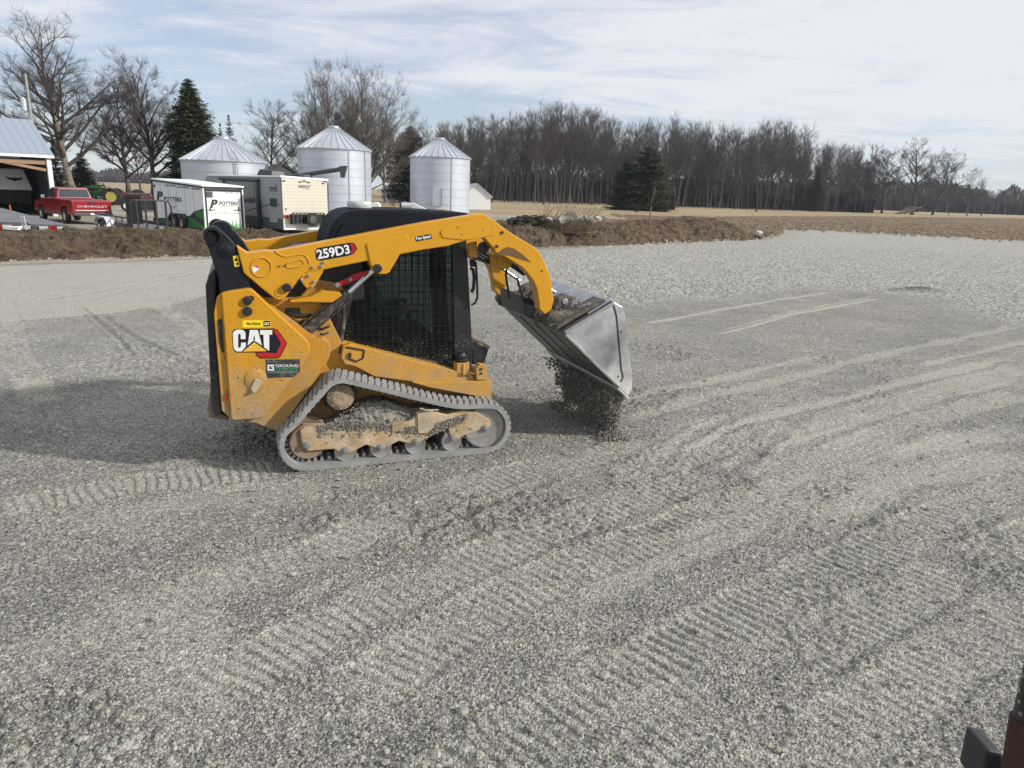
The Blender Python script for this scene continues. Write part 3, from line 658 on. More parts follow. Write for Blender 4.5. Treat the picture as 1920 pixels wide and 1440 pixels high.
def conifer(label, loc, H, W, seed, name='spruce_tree', mtl='needle', base=0.06, dense=1.0, ragged=0.25, top_pow=1.0, group=None, cat='tree'):
    g = random.Random(seed); rg = np.random.RandomState(seed); t = thing(name, label, cat, loc, 0, group)
    tr = MB(); tr.cyl((0, 0, -.2), (0, 0, H*.96), H*.018+.05, .02, 8); tr.build('trunk', M['bark2'], t, smooth=True)
    V = []; nw = int(H*4.2*dense)+8
    for i in range(nw):
        z = H*(base+(0.985-base)*(i+g.random()*1.6)/nw); rel = (H-z)/(H*(1-base)); Rm = W/2*min(1.0, (rel**(0.85*top_pow))*1.05)*(1-ragged/2+ragged*g.random())
        nbr = max(5, int((8+Rm*3.6)*dense))
        for k in range(nbr):
            a = k*2.399+i*1.7+g.uniform(-.3, .3); L = Rm*g.uniform(0.72, 1.12); droop = g.uniform(.12, .34); ca, sa = math.cos(a), math.sin(a)
            ns = max(3, int(L*5.5*dense)+2)
            for s in range(ns):
                f = (s+.6)/ns; q = (ca*L*f, sa*L*f, z+g.uniform(-.14, .14)-droop*L*f+0.16*L*f*f); sz = (0.20+0.28*(1-f*.6))*min(1.0, .35+Rm*.3)
                for e in (-1, 1):
                    b = a+e*g.uniform(.5, 1.3); V.append((q[0], q[1], q[2], math.cos(b)*sz, math.sin(b)*sz, g.uniform(-.28, .02)*sz*2, sz*.42))
    A = np.array(V); n = len(A); v = np.empty((n, 4, 3)); p = A[:, :3]; d = A[:, 3:6]; w = A[:, 6:7]; sd = np.stack([-d[:, 1], d[:, 0], rg.uniform(-.4, .4, n)*np.abs(w[:, 0])], 1); sd /= np.linalg.norm(sd, axis=1)[:, None]+1e-6
    v[:, 0] = p; v[:, 1] = p+d*.55+sd*w; v[:, 2] = p+d; v[:, 3] = p+d*.5-sd*w; v[:, 3, 2] -= .04
    k = (np.arange(n)*4)[:, None]; f = (k+np.array([[0, 1, 2, 3]]))
    me = bpy.data.meshes.new('crown'); me.vertices.add(n*4); me.vertices.foreach_set('co', v.astype(np.float32).ravel())
    me.loops.add(n*4); me.loops.foreach_set('vertex_index', f.astype(np.int32).ravel()); me.polygons.add(n); me.polygons.foreach_set('loop_start', np.arange(0, n*4, 4, dtype=np.int32)); me.update(calc_edges=True)
    me.materials.append(M[mtl]); o = bpy.data.objects.new('crown', me); COL.objects.link(o); o.parent = t; return t
def shrub(label, loc, w, h, d, seed, name='hedge_bush'):
    t = thing(name, label, 'bush', loc); g = random.Random(seed); st = MB(); lf = MB()
    for k in range(9):
        a = g.random()*6.28; st.tube([(0.1*math.cos(a), 0.1*math.sin(a), -.05), (w*.3*math.cos(a), d*.3*math.sin(a), h*.75)], [.03, .012], 5)
    st.build('stems', M['bark2'], t)
    for k in range(2600):
        a = g.random()*6.28; b = math.asin(g.uniform(-.2, 1)); q = g.uniform(.72, 1.04)
        x = w/2*q*math.cos(a)*math.cos(b)**.5; y = d/2*q*math.sin(a)*math.cos(b)**.5; z = h*.5+h*.5*q*math.sin(b); s = g.uniform(.05, .12)
        u = Vector((g.uniform(-1, 1), g.uniform(-1, 1), g.uniform(-1, 1))).normalized()*s; e = Vector((g.uniform(-1, 1), g.uniform(-1, 1), g.uniform(-1, 1))).normalized()*s
        c = Vector((x, y, z)); lf.add([c-u, c+e*.6, c+u, c-e*.6], [(0, 1, 2, 3)])
    lf.build('foliage', M['leafd'], t); return t
def hgt(px, ytop, depth): return P(px, ytop, depth).z

# single trees on the left, each measured from the photo: x, top y, depth, crown width in px
def big(px, ytop, D, wpx, seed, label, **k):
    b = P(px, hor(px), D); z0 = k.pop('z0', 0.0); mt = k.pop('mt', 'bark'); tw = k.pop('tw', 'twig'); dx = k.pop('dx', 0)
    H = hgt(px+dx, ytop, D)-z0; W = wpx/FPX*D; per = k.pop('per', 9)
    return tree_obj(fit(bare_tree(seed, h=H, **k), H*.98, W*.98), M[mt], label, 'tree', (b.x, D, z0), cmat=M[tw], tw=(k['lev'], per, H*.050, D*.000062+.001, .22, seed))
big(132, 18, 82, 262, 4, 'tallest leafless tree with a thick pale trunk behind the red pickup', r0=.42, first=.20, nb=24, lev=3, spread=.92, up=.55, ratio=.50, sub=(9, 6), twig=.02, mt='barkl', wob=.09, per=3.4)
big(238, 120, 92, 180, 12, 'reddish leafless tree between the tallest tree and the spruce', r0=.28, first=.18, nb=24, lev=3, spread=.8, up=.6, ratio=.44, sub=(9, 6), twig=.02, tw='twigr', wob=.09, per=3.4)
big(285, 92, 88, 165, 23, 'tall leafless tree just left of the big dark spruce', r0=.30, first=.18, nb=26, lev=3, spread=.66, up=.75, ratio=.46, sub=(9, 6), twig=.02, wob=.08, per=3.4)
big(262, 215, 120, 95, 29, 'small leafless tree in the gap between two larger trunks', r0=.18, first=.2, nb=16, lev=2, spread=.85, up=.5, ratio=.5, sub=(9,), twig=.03, per=3.5)
big(508, 185, 112, 140, 33, 'round headed leafless tree between the low bin and the tall bin', r0=.24, first=.15, nb=22, lev=3, spread=.75, up=.7, ratio=.55, sub=(8, 5), twig=.022, tw='twig2', wob=.08, per=3.6)
big(628, 118, 108, 150, 41, 'leafless tree whose crown rises directly behind the tall bin', r0=.26, first=.10, nb=22, lev=3, spread=.80, up=.70, ratio=.50, sub=(8, 5), twig=.022, tw='twig2', fork=3, wob=.07, per=2.8)
big(682, 108, 112, 190, 52, 'wide leafless tree between the tall bin and the right hand bin', r0=.28, first=.10, nb=24, lev=3, spread=.80, up=.70, ratio=.50, sub=(8, 5), twig=.022, tw='twig2', fork=3, wob=.07, per=2.8)
big(722, 205, 125, 95, 57, 'brown scrubby leafless tree left of the ivy dark evergreen', r0=.18, first=.1, nb=20, lev=2, spread=.8, up=.5, ratio=.5, sub=(9,), twig=.03, tw='twigr', per=4.5)
big(570, 215, 128, 90, 61, 'short leafless tree hidden low behind the tall bin', r0=.18, first=.1, nb=18, lev=2, spread=.8, up=.5, ratio=.5, sub=(9,), twig=.03, per=4.5)
big(62, 178, 125, 110, 66, 'small leafless tree above the barn roof beside the utility pole', r0=.16, first=.25, nb=16, lev=2, spread=.8, up=.5, ratio=.5, sub=(8,), twig=.025, tw='twig2', per=3.5)
def con(px, ytop, D, wpx, seed, label, z0=0, **k):
    b = P(px, hor(px), D); H = hgt(px, ytop, D)-z0; return conifer(label, (b.x, D, z0), H, wpx/FPX*D, seed, **k)
con(368, 146, 86, 108, 3, 'big full dark green spruce behind the low grain bin', top_pow=.62, dense=1.2, ragged=.42)
con(107, 258, 78, 50, 5, 'small dark cedar against the barn corner', mtl='needle2', name='cedar_tree')
con(155, 285, 90, 52, 8, 'squat dark cedar right of the tallest tree trunk', mtl='needle2', name='cedar_tree', top_pow=.6)
con(437, 212, 118, 52, 9, 'thin greyish spruce just right of the big spruce', mtl='needle2', dense=.7)
con(420, 228, 124, 36, 19, 'narrow spruce tip showing above the low bin roof', mtl='needle2', dense=.7)
con(14, 205, 105, 62, 10, 'dark spruce top rising behind the barn roof', mtl='needle2')
con(770, 236, 132, 95, 13, 'dark evergreen smothered in ivy behind the right hand bin', mtl='needle2', top_pow=.55, ragged=.5)
con(1172, 300, 136, 62, 15, 'left stem of the dark cedar pair beside the hedge', mtl='needle2', name='cedar_tree', top_pow=.5, base=.01, dense=1.0, ragged=.6)
con(1212, 274, 135, 92, 16, 'broad dark cedar above the clipped hedge on the lawn', mtl='needle', name='cedar_tree', top_pow=.5, base=.01, ragged=.75, dense=1.0)
con(1528, 311, 225, 42, 17, 'solitary dark spruce at the front of the wood', ragged=.4, base=.1)
for px, w_, s_ in ((1188, 4.0, 1), (1240, 3.4, 2)):
    b = G(px, 397); shrub('low clipped dark hedge bush %s' % ('under the left side of the cedar' if s_ == 1 else 'at the right foot of the cedar'), (b.x, b.y-3, 0), w_, 1.15, 1.8, s_)

# the wood: six kinds of trunk repeated along the lawn edge
protos = []
for i in range(7):
    pl = fit(bare_tree(200+i, h=24, r0=.17, first=.34, nb=18, lev=2, spread=.50, up=.85, ratio=.34, sub=(8,), twig=.05, wob=.08), 23.6, 6.6+1.9*(i % 4))
    cm = poly_mesh('crown', [q for q in pl if q[2] > 0], M['twig' if i % 3 else 'twigg']); cm = add_mesh(cm, *twig_cloud(pl, 2, 1.25+.25*(i % 3), 1.5, .0115, .35, 300+i, 2))
    protos.append((poly_mesh('trunk', [q for q in pl if q[2] == 0], M['bark2' if i % 2 else 'bark']), cm))
def wood_tree(k, loc, sc, yaw, label, group):
    t = thing('wood_tree', label, 'tree', loc, yaw, group); t.scale = sc
    for nm, me in zip(('trunk', 'crown'), protos[k]):
        o = bpy.data.objects.new(nm, me); COL.objects.link(o); o.parent = t
    return t
TOPS = [(790, 245), (830, 232), (880, 222), (930, 215), (985, 210), (1030, 195), (1060, 190), (1090, 205), (1130, 222), (1180, 232), (1230, 218), (1280, 226), (1330, 240), (1360, 225), (1400, 245), (1440, 222), (1480, 228), (1505, 262), (1560, 270), (1600, 275), (1640, 300)]
SEGS = [(850, 'at its far left end above the bin roof'), (905, 'over the white gabled shed'), (1000, 'left of the tree standing forward'), (1080, 'behind the brush pile'), (1150, 'between brush pile and cedar'), (1255, 'behind the dark cedar'),
        (1330, 'just right of the cedar'), (1400, 'midway between cedar and lone spruce'), (1455, 'left of the lone spruce'), (1510, 'near the lone spruce where the tops step down'), (1570, 'behind and right of the lone spruce'), (2000, 'at its low right hand end')]
gw = random.Random(77)
for i in range(236):
    px = 800+830*((i*0.61803) % 1.0); fr = (px-800)/830
    D = 172+62*fr+gw.random()**1.3*70; b = P(px, hor(px), D)
    ty = np.interp(px, [a for a, _ in TOPS], [c for _, c in TOPS])+abs(gw.gauss(0, 17))-4*(1 if gw.random() < .7 else 2.2)
    seg = [q for q in SEGS if px < q[0]][0][1]; row = 'in the front row' if D < 172+62*fr+14 else 'in the back rows'
    Hn = hgt(px, ty, D); wood_tree(gw.randrange(7), (b.x, D, 0), (Hn/24*gw.uniform(.8, 1.2), Hn/24*gw.uniform(.8, 1.2), Hn/24), gw.random()*6.28, 'slim leafless tree %s, %s' % (row, seg), 'leafless trees of the wood')
# free standing trees right of and before the wood
for (px, ty, D, k, w, lab) in ((1020, 245, 170, 1, 1.25, 'leafless tree out in front of the wood behind the brush pile'), (1780, 345, 270, 1, 1.3, 'short leafless tree right of the broad leaning tree'), (1815, 322, 262, 6, 1.7, 'low spreading leafless tree near the right end of the field'), (1842, 330, 272, 0, 1.7, 'low spreading leafless tree nearest the right picture edge'),
                           (1420, 255, 176, 5, 1.3, 'dark leafless tree standing forward of the wood left of the lone spruce'), (1690, 350, 268, 0, 1.2, 'thin small tree between the open pair and the broad tree')):
    b = P(px, hor(px), D); H = hgt(px, ty, D); t = wood_tree(k, (b.x, D, 0), (H/24*w, H/24*w, H/24), k*1.1, lab, None); t.rotation_euler[1] = math.radians(4 if px > 1600 else 1)
    if 'fallen' in lab:
        f = MB(); g = random.Random(3); o = Vector((b.x-7.5, D-4, 0.2))
        for q in range(9): f.tube([o+Vector((g.uniform(-1, 3), g.uniform(-1, 1), 0)), o+Vector((g.uniform(2, 8), g.uniform(-1, 1), g.uniform(.5, 2.6))), o+Vector((g.uniform(5, 10), g.uniform(-1, 1), g.uniform(1.2, 3.4)))], [.16, .12, .04], 5)
        fo = f.build('fallen_limb', M['barkl']); tag(fo, 'grey fallen limb lying at the foot of the broad leaning tree', 'log')
for (px, ty, D, wp, sd, rr_, lab) in ((1628, 268, 250, 78, 71, .32, 'left one of the two open leafless trees right of the wood'), (1655, 280, 246, 80, 72, .30, 'right one of the two open leafless trees right of the wood'),
                                 (1712, 256, 236, 120, 73, .46, 'broad leaning leafless tree with a fallen limb at its foot'), (1750, 275, 248, 95, 74, .34, 'leafless tree crown overlapping the broad leaning tree')):
    t = big(px, ty, D, wp, sd, lab, r0=rr_, first=.28, nb=20, lev=3, spread=.70, up=.7, ratio=.52, sub=(8, 4), twig=.04, mt='bark2', tw='twig', wob=.09, per=2.2); t.rotation_euler[1] = math.radians(5)
    if 'fallen' in lab:
        f = MB(); g = random.Random(3); o = t.location+Vector((-7.5, -4, .2))
        for q in range(9): f.tube([o+Vector((g.uniform(-1, 3), g.uniform(-1, 1), 0)), o+Vector((g.uniform(2, 8), g.uniform(-1, 1), g.uniform(.5, 2.6))), o+Vector((g.uniform(5, 10), g.uniform(-1, 1), g.uniform(1.2, 3.4)))], [.16, .12, .04], 5)
        fo = f.build('fallen_limb', M['barkl']); tag(fo, 'grey fallen limb lying at the foot of the broad leaning tree', 'log')
# far-off woods that read as one mass
def far_wood(name, pxs, D0, D1, tops, n, seed, label, tm='twig', wide=1.5, zs=1.0, mass=.8):
    g = random.Random(seed); V = []; F = []
    base = []
    for k in range(3):
        pl = fit(bare_tree(400+k, h=16, r0=.22, first=.12, nb=14, lev=2, spread=.8, up=.5, ratio=.45, sub=(9,), twig=.09), 16, 10)
        me = poly_mesh('tmp', pl, M[tm]); c = np.empty(len(me.vertices)*3, np.float32); me.vertices.foreach_get('co', c); c = c.reshape(-1, 3)
        lp = np.empty(len(me.loops), np.int32); me.loops.foreach_get('vertex_index', lp); base.append((c, lp.reshape(-1, 4))); bpy.data.meshes.remove(me)
    nv = 0
    for i in range(n):
        px = g.uniform(*pxs); D = g.uniform(D0, D1); b = P(px, hor(px), D); ty = np.interp(px, [a for a, _ in tops], [c for _, c in tops])+g.uniform(0, 7)
        H = max(2.0, hgt(px, ty, D)); c, f = base[g.randrange(3)]; a = g.random()*6.28; s = H/16; w = s*wide
        q = np.stack([(c[:, 0]*math.cos(a)-c[:, 1]*math.sin(a))*w+b.x, (c[:, 0]*math.sin(a)+c[:, 1]*math.cos(a))*w+D, c[:, 2]*s*zs], 1); V.append(q); F.append(f+nv); nv += len(q)
    # the dense inside of the wood: a ragged bank of brush with real depth
    nx, nz = 420, 9; xs_ = np.linspace(pxs[0], pxs[1], nx); rows = []
    for j in range(nz):
        tq = j/(nz-1); row = []
        for px in xs_:
            DD = D0+(D1-D0)*(0.15+0.7*tq*tq)+g.uniform(-1, 1)*(D1-D0)*.06; b = P(px, hor(px), DD); top = hgt(px, np.interp(px, [a for a, _ in tops], [c for _, c in tops]), DD); hz = top*mass*min(1.0, .35+1.3*tq)*(.8+.35*g.random())*(.55+1.0*float(fbm(np.array([px*.035]), np.array([j*.6]), 3, seed)[0])) if j < nz-1 else -1.0
            if j == 0: hz = -0.5
            row.append((b.x, DD, hz))
        rows.append(row)
    q = np.array(rows, float).reshape(-1, 3); ii = np.arange(nx*nz).reshape(nz, nx); V.append(q); F.append(np.stack([ii[:-1, :-1].ravel(), ii[:-1, 1:].ravel(), ii[1:, 1:].ravel(), ii[1:, :-1].ravel()], 1)+nv)
    V = np.concatenate(V); F = np.concatenate(F); me = bpy.data.meshes.new(name)
    me.vertices.add(len(V)); me.vertices.foreach_set('co', V.astype(np.float32).ravel()); me.loops.add(F.size); me.loops.foreach_set('vertex_index', F.astype(np.int32).ravel())
    me.polygons.add(len(F)); me.polygons.foreach_set('loop_start', np.arange(0, F.size, 4, dtype=np.int32)); me.update(calc_edges=True); me.materials.append(M[tm])
    o = bpy.data.objects.new(name, me); COL.objects.link(o); tag(o, label, 'woodland', kind='stuff')
far_wood('far_wood', (-120, 520), 560, 700, [(-100, 316), (100, 318), (480, 322)], 150, 5, 'low dark line of distant woodland beyond the left field', wide=3.0)
far_wood('distant_wood', (1360, 2250), 420, 520, [(1360, 335), (1500, 338), (1640, 336), (1760, 340), (1850, 356), (1920, 350), (2250, 365)], 300, 6, 'hazy far woodland closing the view behind the right hand field', wide=1.8)
far_wood('wood_understory', (800, 1640), 235, 330, [(800, 290), (1100, 280), (1300, 290), (1500, 312), (1640, 335)], 110, 8, 'dense brushy depths of the wood behind its front trunks', tm='twig', wide=1.3, mass=.50)
# brush pile, sapling
def brush():
    o = P(1050, 412, 34.2); o.y -= 1.8; z = gz(o.x, o.y+1.8); g = random.Random(9); t = MB()
    for k in range(330):
        x = g.uniform(-1.1, 1.2); p = Vector((x, g.uniform(-.3, .4), 0)); d = Vector((g.uniform(.05, .9), g.uniform(-.3, .3), g.uniform(.2, .75))).normalized(); L = g.uniform(.6, 1.9); pts = [p]
        for i in range(5): d = (d+Vector((g.uniform(-.2, .2), g.uniform(-.2, .2), g.uniform(-.18, .1)))).normalized(); pts.append(pts[-1]+d*L/5)
        t.tube(pts, [.017, .015, .013, .010, .008, .005], 4)
    ob = t.build('brush_pile', M['straw_br']); ob.location = (o.x, o.y+1.8, z-.1); tag(ob, 'tangle of bare tan branches lying on the soil mound', 'brush')
M['straw_br'] = bark('cut_branches', (0.20, 0.145, 0.105), (0.30, 0.225, 0.165), 3)
brush()

def sapling(px, pb, pt, D, label, r=.03, H=None, seed=1):
    b = P(px, hor(px), D); z0 = gz(b.x, b.y) if D < 60 else 0; H = hgt(px, pt, D)-z0
    tree_obj(fit(bare_tree(seed, h=H, r0=r, first=.35, nb=16, lev=2, spread=.5, up=.7, ratio=.4, sub=(7,), twig=.008), H, H*.42), M['barkl'], label, 'tree', (b.x, D, z0-.1), name='sapling', cmat=M['needle'] if px > 1000 else M['twig'])
sapling(1221, 405, 330, 42, 'young thin sapling standing in front of the dark cedar', .05, seed=6)
sapling(741, 392, 352, 62, 'thin staked young tree between the tall and right hand bins', .05, seed=7)
# broken concrete and roots dumped on the mound
def rubble():
    g = random.Random(21)
    labs = {}
    spots = [(1030, 413, .22), (1042, 411, .25), (1055, 412, .30), (1064, 410, .22), (1075, 408, .36), (1083, 409, .30), (1095, 410, .25), (1104, 411, .22), (1112, 412, .26), (1122, 410, .2), (1133, 408, .16), (1048, 415, .18), (1088, 413, .18), (1070, 414, .2)]
    ORD = ['first', 'second', 'third', 'fourth', 'fifth', 'sixth', 'seventh', 'eighth', 'ninth', 'tenth', 'eleventh', 'twelfth', 'thirteenth', 'fourteenth']; srt = sorted(range(len(spots)), key=lambda q: spots[q][0]); rk = {q: n for n, q in enumerate(srt)}
    for i, (px, py, s) in enumerate(spots):
        D = 34.2+g.uniform(-.3, .4); b = P(px, py, D); m = MB(); n = g.randrange(5, 8); a0 = g.random()*6
        pts = [(s*g.uniform(.7, 1.1)*math.cos(a0+6.283*k/n), s*g.uniform(.5, .9)*math.sin(a0+6.283*k/n)) for k in range(n)]
        m.prism(pts, -.06, .07); o = m.build('concrete_chunk', M['concrete'], bevel=.012); o.location = (b.x, D, max(b.z, gz(b.x, D)+.03)); o.rotation_euler = (g.uniform(-.9, .9)+.5, g.uniform(-.4, .4), g.random()*6)
        tag(o, '%s pale concrete chunk from the left in the rubble by the brush pile' % ORD[rk[i]], 'concrete', 'broken concrete on the soil mound')
    for i, (px, py, s, lab) in enumerate(((972, 417, .28, 'black root clump at the left tip of the rubble'), (985, 414, .3, 'dark twisted root lump right beside the leftmost black clump'), (1005, 412, .34, 'long dark brown stump lying left of the pale rubble'))):
        D = 33.8; b = P(px, py, D); m = MB()
        for k in range(16): m.ico((g.uniform(-s, s)*1.3, g.uniform(-.2, .2), g.uniform(-.08, .14)), g.uniform(.08, .2), 1.5, 1, .8, .4, g)
        for k in range(7): m.tube([(g.uniform(-s, s), 0, 0), (g.uniform(-s, s)*1.6, g.uniform(-.3, .1), g.uniform(0, .3)), (g.uniform(-s, s)*2, g.uniform(-.3, .1), g.uniform(-.1, .34))], [.05, .035, .01], 5)
        o = m.build('tree_root', M['bark2']); o.location = (b.x, D, max(b.z-.05, gz(b.x, D)+.02)); tag(o, lab, 'root')
    m = MB(); m.ico((0, 0, 0), .28, 1.1, .8, .7, .25, g); b = P(1422, 437, 43); o = m.build('boulder', M['concrete'], bevel=.02); o.location = (b.x, 43, max(b.z, gz(b.x, 43))); tag(o, 'single white rock at the right foot of the soil mound', 'rock')
M['concrete'] = mat('broken_concrete', (0.42, 0.40, 0.36), .9, dirt=.3, bump=.4, bs=20)
rubble()

# ---------------------------------------------------------------- farmyard: buildings, bins, vehicles
YW = math.radians(45)
P_true = P
def P(px, py, depth): return P_true(px, py, depth*0.923)
def LPt(px, py, O, yaw, plane, val):
    """photo point on the vertical plane local x=val or y=val of a thing standing at O with this yaw"""
    d = ray(px, py); c, s = math.cos(yaw), math.sin(yaw)
    ex, ey = -O[0], -O[1]; lx, ly = ex*c+ey*s, -ex*s+ey*c; dx, dy = d[0]*c+d[1]*s, -d[0]*s+d[1]*c
    t = (val-lx)/dx if plane == 'x' else (val-ly)/dy
    return (lx+dx*t, ly+dy*t, EYE+d[2]*t)
def wheel(parent, name, c, r, w, axis=(1, 0, 0), rim='white_p', tyre='tyre', rr=.55):
    """a tyre with its rim"""
    c = Vector(c); a = Vector(axis)
    m = MB(); m.lathe(c-a*w/2, a, [(0, r*rr), (0, r*.86), (w*.12, r), (w*.88, r), (w, r*.86), (w, r*rr), (w*.8, r*rr*.95), (w*.2, r*rr*.95), (0, r*rr)], 26, cap=False)
    t = m.build(name, M[tyre], parent, smooth=True)
    m = MB(); m.lathe(c-a*w*.42, a, [(0, r*rr), (w*.16, r*rr*.9), (w*.22, r*.2), (w*.2, r*.17)], 20); m.lathe(c+a*w*.42, -a, [(0, r*rr), (w*.16, r*rr*.9), (w*.22, r*.2), (w*.2, r*.17)], 20)
    for k in range(8):
        q = k*math.pi/4; u = a.cross(Vector((0, 0, 1))).normalized(); p = c+u*(r*.36*math.cos(q))+Vector((0, 0, r*.36*math.sin(q))); m.cyl(p-a*w*.34, p+a*w*.34, r*.05, n=6)
    m.build('rim', M[rim], t, smooth=True); return t
M['white_p'] = mat('white_paint', (0.74, 0.75, 0.76), .45, var=.04, dirt=.12, ds=3, dcol=(.4, .38, .34))
M['white_c'] = mat('white_clean', (0.80, 0.82, 0.80), .4, var=.03)
M['black_p'] = mat('black_paint', (0.018, 0.019, 0.022), .45, var=.2, dirt=.15, ds=6, dcol=(.12, .11, .1))
M['tyre'] = mat('tyre_rubber', (0.022, 0.022, 0.022), .85, dirt=.35, ds=5, dcol=(.11, .10, .085))
M['galv'] = mat('galvanised', (0.52, 0.55, 0.62), .42, metal=.35, var=.08, vs=.7, dirt=.15, ds=1.2, dcol=(.42, .42, .42))
M['galv_roof'] = mat('galvanised_roof', (0.48, 0.51, 0.56), .42, metal=.45, var=.10, vs=.9)
M['galv_seam'] = mat('galvanised_seam', (0.34, 0.36, 0.40), .5, metal=.4)
M['steel_roof'] = mat('steel_roof_sheet', (0.29, 0.34, 0.41), .5, metal=.15, var=.06, lines='X', lscale=2.2, lamt=.5)
M['wood'] = mat('weathered_wood', (0.30, 0.20, 0.125), .85, vs=3)
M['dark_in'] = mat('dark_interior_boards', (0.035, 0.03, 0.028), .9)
M['red'] = mat('red_car_paint', (0.24, 0.006, 0.012), .25, var=.06, coat=.8, dustz=(.2, 1.1), dustamt=.35, dcol=(.25, .12, .1))
M['glass'] = mat('dark_glass', (0.03, 0.04, 0.045), .06, spec=.9, var=.1)
M['green_g'] = mat('green_graphic', (0.015, 0.17, 0.035), .4)
M['lime'] = mat('lime_graphic', (0.32, 0.62, 0.08), .4, var=.3, vs=6); M['grass_g'] = mat('grass_graphic', (0.06, 0.42, 0.09), .4, var=.3, vs=6)
M['ink'] = mat('dark_green_lettering', (0.012, 0.035, 0.022), .5); M['grey_ink'] = mat('grey_lettering', (0.22, 0.24, 0.25), .5)
M['cream'] = mat('cream_siding', (0.62, 0.58, 0.49), .5, var=.04, lines='Z', lscale=6.5, lamt=.55)
M['grey_s'] = mat('grey_siding', (0.30, 0.31, 0.33), .5, var=.05, lines='Z', lscale=6.5, lamt=.5)
M['dgrey'] = mat('dark_grey_skirt', (0.07, 0.072, 0.08), .6, var=.1)
M['tail'] = mat('red_lens', (0.45, 0.01, 0.012), .2, coat=.5); M['chrome'] = mat('chrome', (.75, .75, .76), .15, metal=1)
M['tractor_g'] = mat('green_tractor_paint', (0.012, 0.060, 0.016), .6, dirt=.35, ds=3); M['rim_y'] = mat('yellow_rim_paint', (0.42, 0.36, 0.09), .6, dirt=.35, ds=4)
M['deck'] = mat('weathered_deck_planks', (0.165, 0.17, 0.18), .8, var=.35, vs=1.5, lines='X', lscale=2.2, lamt=.9, dirt=.3, ds=1.5, dcol=(.33, .31, .26))
M['red_d'] = mat('faded_red_paint', (0.12, 0.030, 0.024), .8, dirt=.5, ds=3)
M['polew'] = mat('silvered_pole_wood', (0.30, 0.295, 0.285), .9, var=.15)
M['orange'] = mat('orange_stake_paint', (.75, .12, .03), .6); M['alu'] = mat('bright_aluminium', (.70, .72, .75), .35, metal=.5)
M['shingle'] = mat('dark_shingles', (0.055, 0.055, 0.06), .9, var=.25, vs=5)

def bin_(cx_px, wpx, y_eave, y_peak, D, label, nr=30, door=None, seams=()):
    c = P(cx_px, hor(cx_px), D); rad = wpx/2/FPX*c.y; ze = hgt(cx_px, y_eave, D); zp = hgt(cx_px, y_peak, D)
    t = thing('grain_bin', label, 'grain bin', (c.x, c.y, 0), math.radians(10), 'round steel grain bins')
    m = MB(); prof = [(-.2, rad)]; z = -.2
    while z < ze: z += .101; prof.append((min(z, ze), rad+(.010 if len(prof) % 2 else -.010)))
    m.lathe((0, 0, 0), (0, 0, 1), prof, 56); m.build('wall', M['galv'], t, smooth=True)
    m = MB()
    zz_ = .82
    while zz_ < ze: m.lathe((0, 0, zz_), (0, 0, 1), [(0, rad+.006), (.008, rad+.016), (.022, rad+.016), (.03, rad+.006)], 56); zz_ += .82
    m.build('ring_seam', M['galv_seam'], t, smooth=True)
    rt = rad*.17; zc = zp-(zp-ze)*.13
    m = MB(); m.lathe((0, 0, 0), (0, 0, 1), [(ze-.10, rad+.12), (ze-.02, rad+.14), (zc, rt)], nr*2); rf = m.build('roof', M['galv_roof'], t)
    m = MB()
    for k in range(nr):
        a = k*2*math.pi/nr; ca, sa = math.cos(a), math.sin(a)
        m.bar(((rad+.14)*ca, (rad+.14)*sa, ze+.01), (rt*ca, rt*sa, zc+.03), .07, .085)
    m.build('roof_rib', M['galv_roof'], rf)
    m = MB(); m.lathe((0, 0, 0), (0, 0, 1), [(zc-.05, rt+.06), (zc+.1, rt+.1), (zc+.14, rt*.9), (zp-.08, rt*.86), (zp-.02, rt*.9), (zp+.02, rt*.3)], 24); m.build('roof_cap', M['galv_roof'], rf, smooth=True)
    for a, w in seams:
        m = MB(); ca, sa = math.cos(a), math.sin(a); m.bar(((rad+.03)*ca, (rad+.03)*sa, 0), ((rad+.03)*ca, (rad+.03)*sa, ze-.12), w, .05, up=(ca, sa, 0)); m.build('downpipe', M['galv_seam'], t)
    if door:
        a, z0, z1, w = door; ca, sa = math.cos(a), math.sin(a); m = MB(); q = rad+.03
        m.bar((q*ca, q*sa, z0), (q*ca, q*sa, z1), w, .10, up=(ca, sa, 0)); d = m.build('door', M['galv'], t, bevel=.02)
        m = MB(); sx, sy = -sa, ca
        for e in (-1, 1): m.bar(((q+.07)*ca+sx*e*w/2, (q+.07)*sa+sy*e*w/2, z0), ((q+.07)*ca+sx*e*w/2, (q+.07)*sa+sy*e*w/2, z1), .06, .05, up=(ca, sa, 0))
        m.build('door_frame', M['galv_seam'], d)
    return t, rad, ze, (c.x, c.y)
A0 = math.radians(-100)
tb, rb, zb, cb = bin_(424, 146, 303, 256, 82, 'low wide grain bin partly hidden by the camper', 36)
m = MB()   # ladder on the low bin
for e in (-.18, .18): m.tube([(rb*.42+e, -rb*.93, 2.2), (rb*.42+e, -rb*.93, zb+.1), (rb*.36+e, -rb*.80, zb+1.0)], .03, 5)
for k in range(9): m.bar((rb*.42-.18, -rb*.93, 2.4+k*.28), (rb*.42+.18, -rb*.93, 2.4+k*.28), .03, .03)
m.build('ladder', M['galv_seam'], tb)
tb, rb, zb, cb = bin_(629, 128, 281, 236, 84, 'tall grain bin in the middle behind the camper', 32, door=(A0-.05, .9, 2.4, .9), seams=((A0+.62, .10), (A0+1.18, .14)))
tb, rb, zb, cb = bin_(825, 107, 296, 258, 87, 'separate right hand grain bin with a panel door low on its wall', 30, door=(A0+.02, .75, 2.55, 1.0), seams=((A0+.48, .06),))
